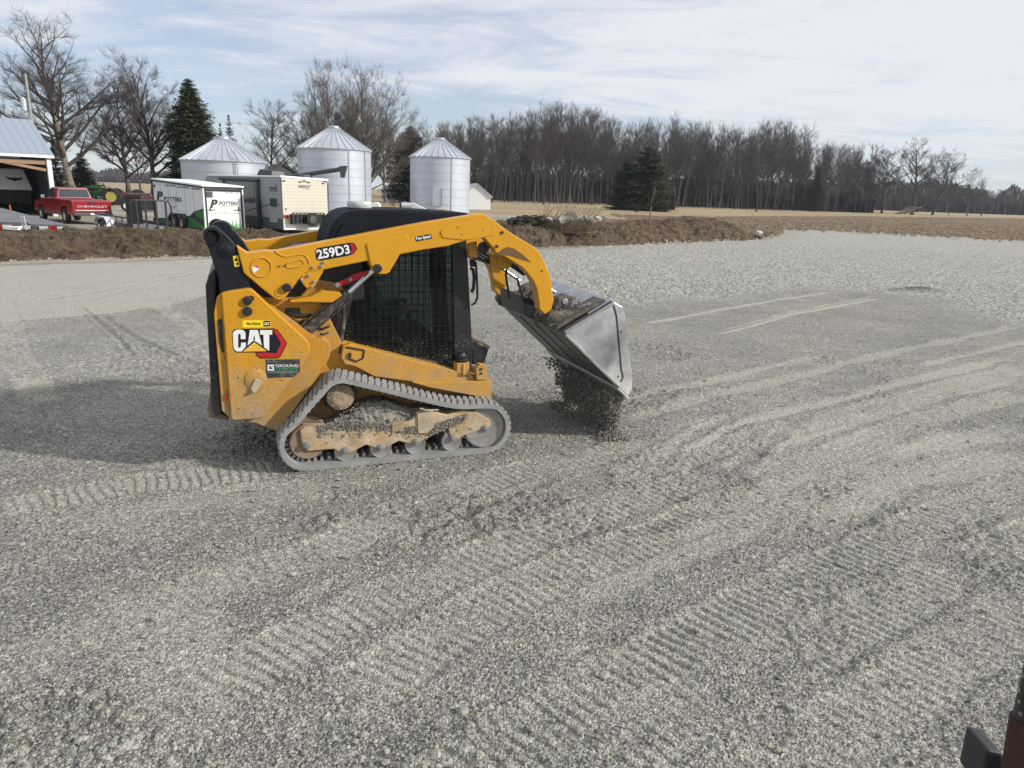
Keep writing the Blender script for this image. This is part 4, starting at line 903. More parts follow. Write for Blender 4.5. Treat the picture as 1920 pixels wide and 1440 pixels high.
# drying fans
def fan(px, py, D, label, white=True):
    b = P(px, py, D); t = thing('drying_fan', label, 'fan', (b.x, b.y, 0), 0)
    m = MB(); m.lathe((-.95, 0, b.z), (1, 0, 0), [(0, .30), (0, .36), (.14, .36), (.14, .30)], 20); m.build('inlet', M['black_p'], t, smooth=True)
    m = MB(); m.lathe((-.80, 0, b.z), (1, 0, 0), [(0, .30), (.10, .33), (.4, .33), (1.1, .33)], 20); m.build('housing', M['chrome'], t, smooth=True)
    m = MB(); m.hexa([(.3, -.36, .05), (1.6, -.5, .05), (1.6, .5, .05), (.3, .36, .05)], [(.3, -.34, b.z+.34), (1.6, -.5, .5), (1.6, .5, .5), (.3, .34, b.z+.34)]); m.build('transition', M['white_p'], t)
    m = MB(); m.bar((-.6, 0, .02), (-.6, 0, b.z-.3), .08, .5); m.build('stand', M['galv_seam'], t); return t
fan(768, 386, 79, 'round drying fan with a white duct at the foot of the right hand bin')
b = P(705, 384, 77); t = thing('white_tank', 'small boxy white tank between the tall bin and the right hand bin', 'tank', (b.x, b.y, 0)); m = MB()
m.prism([(-.42, .35), (.42, .35), (.42, .78), (.2, 1.02), (-.2, 1.02), (-.42, .7)], -.4, .4); m.build('shell', M['white_c'], t, bevel=.04)
m = MB(); [m.bar((x, y, -.02), (x, y, .36), .07, .07) for x in (-.35, .35) for y in (-.3, .3)]; m.build('stand', M['black_p'], t)

# auger
t = thing('grain_auger', 'long dark grain auger reaching up across the tall bin', 'auger', (P(560, hor(560), 60).x, P(560, hor(560), 60).y, 0))
o = Vector(t.location); a_ = P(535, 333, 60)-o; b_ = P(648, 316, 58)-o; m = MB(); m.tube([a_, b_], .16, 10); m.build('tube', M['dgrey_a'] if 'dgrey_a' in M else M['dgrey'], t, smooth=True)
m = MB(); m.hexa([b_+Vector((-.35, -.16, -.65)), b_+Vector((-.1, -.16, -.65)), b_+Vector((-.1, .16, -.65)), b_+Vector((-.35, .16, -.65))], [b_+Vector((-.42, -.2, .14)), b_+Vector((.12, -.2, .2)), b_+Vector((.12, .2, .2)), b_+Vector((-.42, .2, .14))]); m.build('spout', M['dgrey'], t)
m = MB(); mid = a_.lerp(b_, .45); m.bar(mid, (mid.x-.6, -.8, 0), .08, .08); m.bar(mid, (mid.x-.6, .8, 0), .08, .08); m.bar((mid.x-.6, -.8, .3), (mid.x-.6, .8, .3), .08, .08); m.bar(a_, (a_.x-.8, 0, 0), .2, .2); m.build('undercarriage', M['black_p'], t)
for s_ in (-1, 1): wheel(t, 'wheel', (mid.x-.6, s_*.95, .36), .36, .2, (0, 1, 0))

def house(name, label, O, yaw, w, l, zw, zr, wall, roof, over=.25, cat='building', z0=-.1, win=()):
    t = thing(name, label, cat, (O.x, O.y, 0), yaw); m = MB(); m.prism([(0, z0), (w, z0), (w, zw), (w/2, zr), (0, zw)], 0, l); m.build('wall', M[wall], t)
    m = MB(); sl = (zr-zw)/(w/2); e = over
    m.prism([(-e, zw-sl*e), (w/2, zr), (w/2, zr+.14), (-e, zw-sl*e+.14)], -e, l+e); m.prism([(w/2+.003, zr), (w+e, zw-sl*e), (w+e, zw-sl*e+.14), (w/2+.003, zr+.14)], -e, l+e); m.build('roof', M[roof], t)
    for x in win:
        q = MB(); q.box(x, x+.8, -.03, .02, zw*.35, zw*.75); q.build('window', M['glass'], t)
    return t
b = P(868, 385, 108); house('white_shed', 'white gabled shed showing right of the right hand bin', b, math.radians(12), 3.8, 6, 1.8, 3.3, 'white_p', 'galv_roof')
b = P(905, 375, 122); house('white_shed', 'tiny white shed with a dark roof at the edge of the wood', b, math.radians(14), 1.1, 3, 1.2, 2.2, 'white_p', 'shingle')
b = P(716, 372, 150); house('white_house', 'long low white building glimpsed behind tree trunks between the bins', b, math.radians(-4), 6.6, 5, 1.95, 2.3, 'white_p', 'shingle', over=.1, win=(1.2, 3.4, 5.2))
b = P(494, 365, 96); house('dark_shed', 'dark roofed shed between the low bin and the tall bin', b, math.radians(32), 5.0, 5, 3.2, 4.7, 'dgrey', 'shingle')

# open fronted pole barn
O = P(93, 320, 48); t = thing('pole_barn', 'open fronted barn with a pale blue steel roof at the left edge', 'barn', (O.x, O.y, 0), YW)
ze, zr = 3.62, 5.66; LB = 14.0
m = MB(); m.hexa([(-LB, -.35, ze-.16), (.25, -.35, ze-.16), (.25, 4.0, zr-.0), (-LB, 4.0, zr-.0)], [(-LB, -.35, ze-.08), (.25, -.35, ze-.08), (.25, 4.0, zr+.08), (-LB, 4.0, zr+.08)]); m.build('roof_front', M['steel_roof'], t)
m = MB(); m.hexa([(-LB, 4.003, zr), (.25, 4.003, zr), (.25, 8.3, ze-.16), (-LB, 8.3, ze-.16)], [(-LB, 4.003, zr+.08), (.25, 4.003, zr+.08), (.25, 8.3, ze-.08), (-LB, 8.3, ze-.08)]); m.build('roof_back', M['steel_roof'], t)
m = MB(); m.box(-LB, .25, -.42, -.355, ze-.24, ze-.09); m.box(.255, .32, -.35, 8.3, ze-.3, ze-.02) if False else None; m.build('eave_board', M['white_p'], t)
m = MB(); m.box(-LB, .0, -.14, -.02, ze-.62, ze-.37); m.bar((-.1, -.06, ze-.95), (-3.2, -.06, ze-.40), .10, .16); m.bar((-7.2, -.06, ze-.95), (-4.2, -.06, ze-.40), .10, .16); m.build('header_beam', M['wood'], t)
m = MB(); m.box(-.14, .10, -.22, .03, -.1, ze-.18); m.build('corner_post', M['white_p'], t, bevel=.01)
m = MB(); m.box(.11, .16, .04, 8.0, -.1, ze-.15); m.prismx([(.0, ze-.15), (8.0, ze-.15), (4.0, zr-.02)], .11, .16); m.build('end_wall', M['dgrey'], t)
m = MB(); m.box(-LB, .1, 7.9, 8.0, -.1, ze-.17); m.build('back_wall', M['dark_in'], t)
m = MB(); m.box(-LB-.1, -LB, -.2, 8.0, -.1, ze-.17); m.build('far_end_wall', M['dark_in'], t)
m = MB(); m.box(-7.3, -7.1, -.2, .02, -.1, ze-.17); m.build('middle_post', M['wood'], t)
# white camper nose parked in the barn
O2 = P(62, 355, 50.2); t = thing('camper_trailer', 'white camper front inside the barn with a dark winged emblem', 'camper', (O2.x, O2.y, 0), YW)
zb_, zt_ = 1.45, 2.72
m = MB(); m.hexa([(-3.0, -.0, zb_), (0, 0, zb_), (0, 5.5, zb_), (-3.0, 5.5, zb_)], [(-2.75, .55, zt_), (-.28, .55, zt_), (-.28, 5.5, zt_), (-2.75, 5.5, zt_)]); m.build('body', M['white_c'], t, bevel=.06)
m = MB(); m.box(-2.9, -.1, .3, 5.4, .6, zb_-.003); m.build('underbody', M['dark_in'], t)
c0 = LPt(11, 331, O2, YW, 'y', .16); c1 = LPt(45, 338, O2, YW, 'y', .16); wv = c1[0]-c0[0]; m = MB()
wing = [(0, 1.0), (.30, .75), (.5, .85), (.70, .75), (1.0, .98), (.86, .38), (.62, .26), (.5, 0), (.38, .26), (.14, .38)]
nsl = .55/(zt_-zb_); pz = [(c0[0]+u*wv, c1[2]-.10+.30*v) for u, v in wing]
m.add([(x, (z-zb_)*nsl-.012, z) for x, z in pz], [tuple(range(len(pz)-1, -1, -1))]) if False else m.add([(x, (z-zb_)*nsl-.014, z) for x, z in pz]+[(x, (z-zb_)*nsl-.002, z) for x, z in pz], [tuple(range(10)), tuple(range(19, 9, -1))]+[(i, i+10, (i+1) % 10+10, (i+1) % 10) for i in range(10)]); m.build('emblem', M['black_p'], t)
m = MB(); m.tube([(-1.45, -.9, .12), (-1.45, -.9, 1.15)], .045, 8); m.bar((-1.45, -.9, .7), (-.9, .3, .72), .08, .12); m.bar((-1.45, -.9, .7), (-2.0, .3, .72), .08, .12); j = m.build('hitch_frame', M['black_p'], t)
m = MB(); m.box(-1.58, -1.32, -1.03, -.77, .0, .13); m.build('jack_foot', M['white_c'], j, bevel=.01)
wheel(t, 'wheel', (-.2, 2.6, .36), .36, .24); wheel(t, 'wheel', (-2.8, 2.6, .36), .36, .24)
# stakes and poles
b = P(21, 391, 41); m = MB(); m.bar((0, 0, -.1), (-.06, 0, .82), .05, .03); o = m.build('marker_stake', M['orange'], bevel=.004); o.location = (b.x, b.y, 0); tag(o, 'thin orange stake standing before the barn opening', 'stake')
t = thing('utility_pole', 'leaning wooden utility pole with a grey transformer behind the barn', 'utility pole', (P(74, hor(74), 62).x, P(74, hor(74), 62).y, 0))
o = Vector(t.location); pt = P(47, 138, 62)-o; m = MB(); pb = Vector((pt.x*-.10, 0, -.3)); m.tube([pb, pb.lerp(pt, .5), pt], [.15, .12, .09], 10); m.build('pole', M['polew'], t, smooth=True)
q = pb.lerp(pt, .78); m = MB(); m.lathe(q+Vector((-.38, -.05, -.45)), (0, 0, 1), [(0, .16), (.03, .22), (.85, .22), (.92, .12), (1.0, .05)], 14); m.bar(q+Vector((-.3, 0, 0)), q, .06, .1); m.build('transformer', M['galv'], t, smooth=True)
m = MB(); e = pb.lerp(pt, .97); m.tube([e, e+Vector((-6, 1, -.25)), e+Vector((-14, 2, .1))], .012, 4); m.tube([e, e+Vector((10, 4, -2.2)), e+Vector((24, 8, -2.6))], .010, 4); m.build('wire', M['black_p'], t)

# enclosed white trailer
O = P(381, 390, 37); ya = math.radians(49); w, L = 2.05, 5.35
t = thing('cargo_trailer', 'white enclosed trailer with green graphics beside the grey camper', 'trailer', (O.x, O.y, 0), ya)
zb0, zb1, zt0, zt1 = .12, .30, 2.06, 2.30
m = MB(); m.hexa([(0, 0, zb0), (w, 0, zb0), (w, L, zb1), (0, L, zb1)], [(0, 0, zt0), (w, 0, zt0), (w, L, zt1), (0, L, zt1)]); m.build('box', M['white_p'], t, bevel=.02)
m = MB()
for k in range(1, 6): y = L*k/6; m.bar((-.003, y, zb0+.2), (-.003, y, zt0+.1), .012, .012)
m.build('panel_seam', M['grey_ink'], t)
m = MB(); m.hexa([(-.04, -.05, zt0+.06), (w+.04, -.05, zt0+.06), (w+.04, L+.04, zt1+.06), (-.04, L+.04, zt1+.06)], [(-.02, -.03, zt0+.12), (w+.02, -.03, zt0+.12), (w+.02, L+.02, zt1+.12), (-.02, L+.02, zt1+.12)]); m.build('roof', M['white_c'], t)
m = MB(); m.bar((-.02, -.04, zt0+.02), (-.02, L+.03, zt1+.02), .07, .07); m.bar((-.02, -.04, zt0+.021), (w+.03, -.04, zt0+.021), .07, .07); m.bar((-.02, L, zb1), (-.02, L, zt1), .07, .06); m.bar((-.03, 0, zb0-.02), (-.03, L, zb1-.02), .08, .1); m.build('edge_trim', M['black_p'], t)
m = MB(); m.box(.02, .085, -.04, -.002, zb0, zt0-.02); m.build('corner_trim', M['white_c'], t); m = MB(); m.box(w-.085, w-.02, -.04, -.002, zb0, zt0-.02); m.build('corner_trim', M['white_c'], t)
m = MB(); m.box(.09, .17, -.05, -.001, zb0, zt0-.04); m.box(w-.17, w-.09, -.05, -.001, zb0, zt0-.04); m.box(.17, w-.17, -.051, -.001, zt0-.16, zt0-.06); m.build('door_surround', M['black_p'], t)
m = MB(); m.box(.18, w-.18, -.035, -.003, zb0, zt0-.17); d = m.build('rear_door', M['white_c'], t, bevel=.006)
m = MB(); m.box(w/2-.006, w/2+.006, -.04, -.036, zb0, zt0-.2); m.build('door_seam', M['grey_ink'], d)
m = MB(); m.box(.19, .48, -.06, -.037, zt0-.44, zt0-.18); m.build('dark_sign', M['dgrey'], d)
m = MB()
for x0, x1, xx in ((.2, .55, .32), (w-.55, w-.2, w-.32)): m.bar((x0, -.055, 1.05), (x1, -.055, 1.05), .03, .03); m.bar((xx, -.055, 1.0), (xx, -.055, 1.2), .03, .03)
m.build('latch', M['black_p'], d)
def rear_txt(s, nm, mt, x0, y0, x1, y1, bold=0., shear=0., par=None):
    a = LPt(x0, y1, O, ya, 'y', -.037); b = LPt(x1, y0, O, ya, 'y', -.037); text(s, nm, M[mt], par or d, (a[0], -.037, a[2]), (1, 0, 0), (0, 0, 1), b[0]-a[0], b[2]-a[2], .004, bold, shear)
rear_txt('P', 'logo', 'ink', 394, 374, 408, 390, .05, .25); rear_txt('POTTERS', 'lettering', 'ink', 411, 378, 446, 385, .03, .2); rear_txt('LAWN SERVICES', 'small_lettering', 'grey_ink', 412, 386, 437, 388)
rear_txt('EXCAVATION - MULCH DELIVERY - SNOW REMOVAL', 'small_lettering', 'grey_ink', 390, 398.5, 449, 400.5, .02); rear_txt('260-341-1187', 'phone_number', 'grey_ink', 421, 359, 449, 364)
gr = random.Random(4)
for mt, x0, x1 in (('lime', 388, 405), ('grass_g', 427, 452)):
    m = MB()
    for k in range(26):
        px = gr.uniform(x0, x1); a = LPt(px, 429, O, ya, 'y', -.038); hh = gr.uniform(.12, .40); m.add([(a[0]-.03, -.040-.0004*k, zb0+.0), (a[0]+.03, -.040-.0004*k, zb0), (a[0]+gr.uniform(-.10, .10), -.040-.0004*k, zb0+.10+hh)], [(0, 1, 2)])
    m.build('grass_graphic', M[mt], d)
def side_txt(s, nm, mt, x0, y0, x1, y1, bold=0., shear=0.):
    a = LPt(x0, y1, O, ya, 'x', -.004); b = LPt(x1, y0, O, ya, 'x', -.004); a2 = LPt(x1, y1, O, ya, 'x', -.004)
    text(s, nm, M[mt], t, (-.004, a[1], a[2]), (0, -1, 0), (0, 0, 1), a[1]-b[1], max(.05, abs(b[2]-a2[2])*1.0), .004, bold, shear)
side_txt('P', 'logo', 'ink', 294, 358, 305, 375, .05, .2); side_txt('POTTERS', 'lettering', 'ink', 307.5, 368, 340, 376, .03); side_txt('LAWN SERVICES', 'small_lettering', 'grey_ink', 320, 379, 331, 381.5)
side_txt('EXCAVATION', 'small_lettering', 'ink', 309, 346, 328, 349.5, .01); side_txt('MULCH DELIVERY', 'small_lettering', 'ink', 332.5, 349, 354.5, 352.5, .01); side_txt('SNOW REMOVAL', 'small_lettering', 'ink', 359, 352, 376, 355.5, .01)
side_txt('1187', 'phone_number', 'grey_ink', 322, 385, 331, 390.5)
def side_poly(nm, mt, pts, o_):
    q = [LPt(x, y, O, ya, 'x', -o_) for x, y in pts]; m = MB(); n = len(q)
    m.prismx([(a[1], a[2]) for a in q], -o_, -o_+.006); m.build(nm, M[mt], t)
side_poly('black_graphic', 'black_p', [(287, 409), (340, 408), (357, 404), (363, 397), (381, 391), (383, 428), (288, 420)], .006)
side_poly('green_graphic', 'green_g', [(288, 412.5), (335, 410.5), (356, 407), (360, 409), (382, 424), (383, 429), (288, 421)], .010)
side_poly('green_graphic', 'green_g', [(363, 399.5), (381, 394), (382, 413), (377, 411)], .0105)
side_poly('badge', 'black_p', [(287.5, 345), (290, 346), (291, 348.5), (290, 351), (287.8, 352.5)], .009)
for y_ in (2.1, 2.95): wheel(t, 'wheel', (-.05, y_, .34), .35, .22, rim='chrome')
m = MB(); m.prismx([(1.6, .40), (1.65, .62), (1.9, .78), (3.15, .78), (3.4, .62), (3.45, .40), (3.38, .40), (3.3, .58), (3.1, .70), (1.95, .70), (1.72, .58), (1.67, .40)], -.2, -.011); m.build('fender', M['black_p'], t, bevel=.01)

# travel camper
O = P(528, 380, 38); w, L = 2.5, 9.3; t = thing('travel_camper', 'grey and cream camper with a spare wheel on its rear bumper', 'camper', (O.x, O.y, 0), YW)
zt = 2.66; zb = .32
m = MB(); m.prismx([(.03, zb+.4), (L-.9, zb+.4), (L-.1, 1.3), (L-.12, 2.1), (L-.6, 2.62), (L-1.0, zt), (.03, zt)], 0, .04); m.prismx([(.03, zb+.4), (L-.9, zb+.4), (L-.1, 1.3), (L-.12, 2.1), (L-.6, 2.62), (L-1.0, zt), (.03, zt)], w-.04, w); m.build('side_wall', M['grey_s'], t)
m = MB(); m.hexa([(.04, .2, zb+.4), (w-.04, .2, zb+.4), (w-.04, L-.95, zb+.4), (.04, L-.95, zb+.4)], [(.04, .2, zt-.02), (w-.04, .2, zt-.02), (w-.04, L-1.0, zt-.02), (.04, L-1.0, zt-.02)]); m.prismx([(L-.9, zb+.4), (L-.1, 1.3), (L-.12, 2.1), (L-.6, 2.62), (L-1.0, zt-.02)], .041, w-.041); m.build('nose_cap', M['white_p'], t)
m = MB(); m.prismx([(.03, zb-.12), (L-1.2, zb), (L-.9, zb+.397), (.03, zb+.397)], .015, w-.015); m.build('skirt', M['dgrey'], t)
m = MB(); m.prism([(.0, .50), (w, .50), (w, zt-.18), (w*.5, zt+.04), (0, zt)], -.03, .028); rw = m.build('rear_wall', M['cream'], t, bevel=.008)
m = MB(); m.box(.05, w-.05, -.02, .028, zb-.12, .497); m.build('rear_skirt', M['white_p'], rw)
m = MB(); m.hexa([(-.03, -.06, zt+.003), (w+.03, -.06, zt+.003-.1), (w+.03, L-.9, zt+.003), (-.03, L-.9, zt+.003)], [(-.01, -.04, zt+.07), (w+.01, -.04, zt+.0), (w+.01, L-.92, zt+.07), (-.01, L-.92, zt+.07)]); m.build('roof', M['white_c'], t)
m = MB(); m.box(-.02, .03, -.045, -.0, zb, zt-.003); m.build('corner_trim', M['dgrey'], t); m = MB(); m.box(w-.03, w+.02, -.045, 0, zb, zt-.2); m.build('corner_trim', M['dgrey'], t)
def rvside(nm, mt, x0, y0, x1, y1, out=.03, bev=.03, par=None, th=.03):
    a = LPt(x0, y1, O, YW, 'x', -out); b = LPt(x1, y0, O, YW, 'x', -out); m = MB(); m.box(-out, -out+th, b[1], a[1], a[2], b[2]); return m.build(nm, M[mt], par or t, bevel=bev)
a = LPt(412, 333, O, YW, 'x', -.1); b = LPt(485, 339, O, YW, 'x', -.1); m = MB(); m.tube([(-.12, a[1], a[2]-.05), (-.12, b[1], b[2]+.02)], .085, 8); aw = m.build('awning', M['black_p'], t, smooth=True)
m = MB(); m.bar((-.07, b[1]+.1, b[2]), (-.05, b[1]+.05, .45), .07, .05); m.bar((-.07, a[1]-.4, a[2]-.1), (-.05, a[1]-.4, 1.0), .07, .05); m.build('awning_arm', M['black_p'], aw)
f = rvside('window', 'glass', 453.5, 346.5, 476, 379); f = rvside('window', 'glass', 505.5, 344.5, 517.5, 358.5); rvside('window', 'glass', 506.5, 372, 518, 387)
rvside('hatch', 'grey_s', 505.5, 399.5, 519.5, 416.5, bev=.02); rvside('slide_edge', 'black_p', 483, 340, 485, 424, bev=0, out=.02)
m = MB(); q = [LPt(x, y, O, YW, 'x', -.006) for x, y in ((462, 395), (480, 389), (500, 384), (507, 380), (507, 382), (500, 386), (480, 391), (463, 397))]; m.prismx([(p[1], p[2]) for p in q], -.008, -.001); q = [LPt(x, y, O, YW, 'x', -.006) for x, y in ((517, 379), (523, 382), (526, 388), (522, 384))]; m.prismx([(p[1], p[2]) for p in q], -.008, -.001); m.build('stripe_graphic', M['dgrey'], t)
def rvr(px, py): return LPt(px, py, O, YW, 'y', -.035)
text('HIDEOUT', 'lettering', M['ink'], rw, (rvr(559, 352)[0], -.034, rvr(559, 352)[2]), (1, 0, 0), (0, 0, 1), rvr(583, 350)[0]-rvr(559, 352)[0], .13, .004, .02, .3)
text('by', 'small_lettering', M['grey_ink'], rw, (rvr(572, 356)[0], -.034, rvr(572, 356)[2]), (1, 0, 0), (0, 0, 1), .25, .07, .004, .02)
for px, py in ((532, 339), (563, 341), (570.5, 339.5), (578, 342), (606, 344)):
    q = rvr(px, py); m = MB(); m.box(q[0]-.08, q[0]+.08, -.06, -.034, q[2]-.03, q[2]+.03); m.build('marker_light', M['dgrey'], rw, bevel=.01)
for px in (536.5, 606):
    q = rvr(px, 406); m = MB(); m.box(q[0]-.12, q[0]+.12, -.07, -.034, q[2]-.08, q[2]+.08); m.build('tail_light', M['tail'], rw, bevel=.015)
for px in (537,):
    q = rvr(px, 392); m = MB(); m.lathe((q[0]-.02, -.034, q[2]), (0, -1, 0), [(0, .04), (.02, .04)], 12); m.build('port', M['dgrey'], rw)
m = MB(); qa = rvr(543, 399); qb = rvr(603, 418); zt1, zb1 = qa[2], qb[2]
for z in (zt1, zb1): m.bar((qa[0], -.32, z), (qb[0], -.32, z), .05, .05)
for k in range(9): x = qa[0]+(qb[0]-qa[0])*k/8; m.bar((x, -.32, zb1), (x, -.32, zt1), .03 if k % 8 else .06, .03 if k % 8 else .06)
m.bar((qa[0], -.04, zb1), (qa[0], -.32, zb1), .06, .06); m.bar((qb[0], -.04, zb1), (qb[0], -.32, zb1), .06, .06); m.box(qa[0], qb[0], -.26, -.06, zb1+.02, zt1-.06); m.build('cargo_rack', M['black_p'], t)
q = rvr(578, 411); wheel(t, 'spare_wheel', (q[0], -.46, q[2]), .33, .2, (0, 1, 0), rim='chrome')
a = LPt(477, 329, O, YW, 'x', .9); m = MB(); m.hexa([(.7, a[1]-2.2, zt+.06), (1.6, a[1]-2.2, zt+.06), (1.6, a[1]-.6, zt+.06), (.7, a[1]-.6, zt+.06)], [(.8, a[1]-2.1, zt+.36), (1.5, a[1]-2.1, zt+.36), (1.5, a[1]-.8, zt+.40), (.8, a[1]-.8, zt+.40)]); m.build('air_conditioner', M['black_p'], t, bevel=.06)
m = MB(); m.box(1.7, 2.1, .9, 1.4, zt+.06, zt+.18); m.build('roof_vent', M['dgrey'], t, bevel=.04)
for y_ in (3.9, 4.8): wheel(t, 'wheel', (.15, y_, .36), .36, .22)

# red pickup
O = P(135, 388, 39.5); ya = math.radians(50); t = thing('pickup_truck', 'red pickup truck seen from behind with its tailgate closed', 'pickup truck', (O.x, O.y, 0), ya)
w = 1.86
m = MB()
prof = [(0, .50), (.02, 1.18), (.1, 1.22), (2.15, 1.24), (2.2, 1.26), (3.95, 1.24), (4.1, 1.14), (5.35, 1.06), (5.55, .95), (5.6, .55), (5.2, .45), (5.15, .60), (5.05, .82), (4.85, .92), (4.5, .92), (4.3, .82), (4.2, .60), (4.15, .42), (1.75, .42), (1.7, .62), (1.6, .84), (1.4, .94), (1.05, .94), (.85, .84), (.75, .62), (.7, .46)]
m.prismx(prof, .0, w); m.build('body', M['red'], t, bevel=.035, seg=3)
m = MB(); m.hexa([(.06, 2.22, 1.225), (w-.06, 2.22, 1.225), (w-.06, 3.98, 1.225), (.06, 3.98, 1.225)], [(.22, 2.36, 1.80), (w-.22, 2.36, 1.80), (w-.22, 3.30, 1.80), (.22, 3.30, 1.80)]); cb_ = m.build('cab', M['red'], t, bevel=.06, seg=3)
m = MB(); m.hexa([(.17, 2.235, 1.30), (w-.17, 2.235, 1.30), (w-.17, 2.26, 1.30), (.17, 2.26, 1.30)], [(.27, 2.335, 1.72), (w-.27, 2.335, 1.72), (w-.27, 2.38, 1.72), (.27, 2.38, 1.72)]); m.build('rear_window', M['glass'], cb_)
for sx in (0, 1):
    f = (lambda x: x) if sx == 0 else (lambda x: w-x); m = MB(); pts = [(2.75, 1.29), (3.80, 1.29), (3.28, 1.72), (2.75, 1.72)]; vs = []
    for dx in (-.012, .02):
        for y, z in pts: vs.append((f(.06+(z-1.225)/.575*.16+dx), y, z))
    m.add(vs, [(3, 2, 1, 0), (4, 5, 6, 7), (0, 1, 5, 4), (1, 2, 6, 5), (2, 3, 7, 6), (3, 0, 4, 7)]); m.build('side_window', M['glass'], cb_)
    m = MB(); m.box(f(-.20), f(-.02), 3.62, 3.72, 1.20, 1.38) if sx == 0 else m.box(w+.02, w+.20, 3.62, 3.72, 1.20, 1.38); m.build('mirror', M['alu'], t, bevel=.03)
m = MB(); m.hexa([(.2, 3.95, 1.27), (w-.2, 3.95, 1.27), (w-.2, 3.99, 1.27), (.2, 3.99, 1.27)], [(.28, 3.36, 1.73), (w-.28, 3.36, 1.73), (w-.28, 3.40, 1.74), (.28, 3.40, 1.74)]); m.build('windscreen', M['glass'], cb_)
m = MB(); m.box(.12, w-.12, -.035, -.003, .62, 1.17); tg = m.build('tailgate', M['red'], t, bevel=.02)
m = MB(); m.box(w/2-.13, w/2+.13, -.06, -.036, 1.04, 1.14); m.build('tailgate_handle', M['black_p'], tg, bevel=.01)
text('CHEVROLET', 'lettering', M['alu'], tg, (.22, -.036, .86), (1, 0, 0), (0, 0, 1), w-.44, .10, .004, .0)
m = MB(); m.box(.13, w-.13, -.042, -.036, .70, .74); m.build('tailgate_trim', M['alu'], tg)
for x in (.03, w-.10):
    m = MB(); m.box(x, x+.075, -.03, .05, .72, 1.12); m.build('tail_light', M['tail'], t, bevel=.01)
m = MB(); m.box(.02, w-.02, -.14, .02, .46, .60); bp_ = m.build('rear_bumper', M['dgrey'], t, bevel=.03); m = MB(); m.box(w/2-.16, w/2+.16, -.155, -.141, .50, .59); m.build('number_plate', M['white_c'], bp_)
for y_ in (1.22, 4.68):
    for x_ in (.10, w-.10): wheel(t, 'wheel', (x_, y_, .37), .37, .24, rim='alu')
m = MB(); m.box(.18, w-.18, .15, 2.1, 1.15, 1.236); m.build('bed', M['black_p'], t)

# tractor on the grass
O = P(205, 372, 73); t = thing('farm_tractor', 'old green tractor with yellow wheels and a front loader', 'tractor', (O.x, O.y, 0), math.radians(12))
m = MB(); m.box(-1.9, .3, -.28, .28, .75, 1.35); m.box(-1.9, -.2, -.33, .33, 1.36, 1.55); m.build('body', M['tractor_g'], t, bevel=.05)
m = MB(); m.box(-.1, .7, -.55, .55, .85, 1.05); m.box(.1, .5, -.25, .25, 1.06, 1.5); m.build('seat', M['black_p'], t, bevel=.04)
for y_ in (-.72, .72): wheel(t, 'rear_wheel', (.45, y_, .76), .76, .40, (0, 1, 0), rim='rim_y', rr=.62)
wheel(t, 'dual_wheel', (2.1, 1.3, .70), .76, .40, (0, 1, 0), rim='dgrey', rr=.6)
for y_ in (-.6, .6): wheel(t, 'front_wheel', (-1.55, y_, .40), .40, .22, (0, 1, 0), rim='rim_y', rr=.6)
m = MB()
for y_ in (-.62, .62): m.bar((-.5, y_, 1.75), (-3.2, y_, 1.15), .1, .16); m.bar((-3.2, y_, 1.15), (-2.7, y_, .45), .1, .14); m.bar((-.5, y_, 1.75), (-.5, y_, .6), .12, .14); m.bar((-.6, y_, .8), (-2.2, y_, .65), .07, .08)
m.bar((-2.9, -.62, .8), (-2.9, .62, .8), .1, .1); m.build('loader_frame', M['tractor_g'], t)
m = MB(); m.prism([(-3.7, .1), (-2.8, .1), (-2.75, .7), (-2.85, .7), (-2.95, .2), (-3.7, .16)], -.9, .9); m.build('bucket', M['dgrey'], t)
m = MB(); m.tube([(-.9, -.1, 1.5), (-.9, -.1, 2.35)], .06, 8); m.tube([(-.45, .4, 1), (-.5, .4, 2.5)], .035, 6); m.bar((.9, -.8, 1.3), (.2, -.8, 1.62), .5, .05); m.build('exhaust_and_guards', M['dgrey'], t)
m = MB(); m.box(1.3, 3.4, .5, 1.1, .5, 1.15); m.build('hitch_implement', M['dgrey'], t, bevel=.04)
# red implement behind
O = P(264, 380, 60); t = thing('farm_implement', 'low rusty red implement behind the black ramp gate', 'implement', (O.x, O.y, 0), math.radians(20))
m = MB(); m.hexa([(-1.2, -.3, 1.12), (2.0, -.3, .85), (2.0, .3, .85), (-1.2, .3, 1.12)], [(-1.2, -.3, 1.4), (2.0, -.3, 1.05), (2.0, .3, 1.05), (-1.2, .3, 1.4)]); m.build('frame', M['red_d'], t)
m = MB(); m.box(-.6, 1.6, -.5, .5, .1, .84); m.build('hopper', M['dark_in'], t, bevel=.04)
wheel(t, 'wheel', (-.9, -.5, .4), .4, .2, (0, 1, 0)); wheel(t, 'wheel', (1.8, -.5, .4), .4, .2, (0, 1, 0))

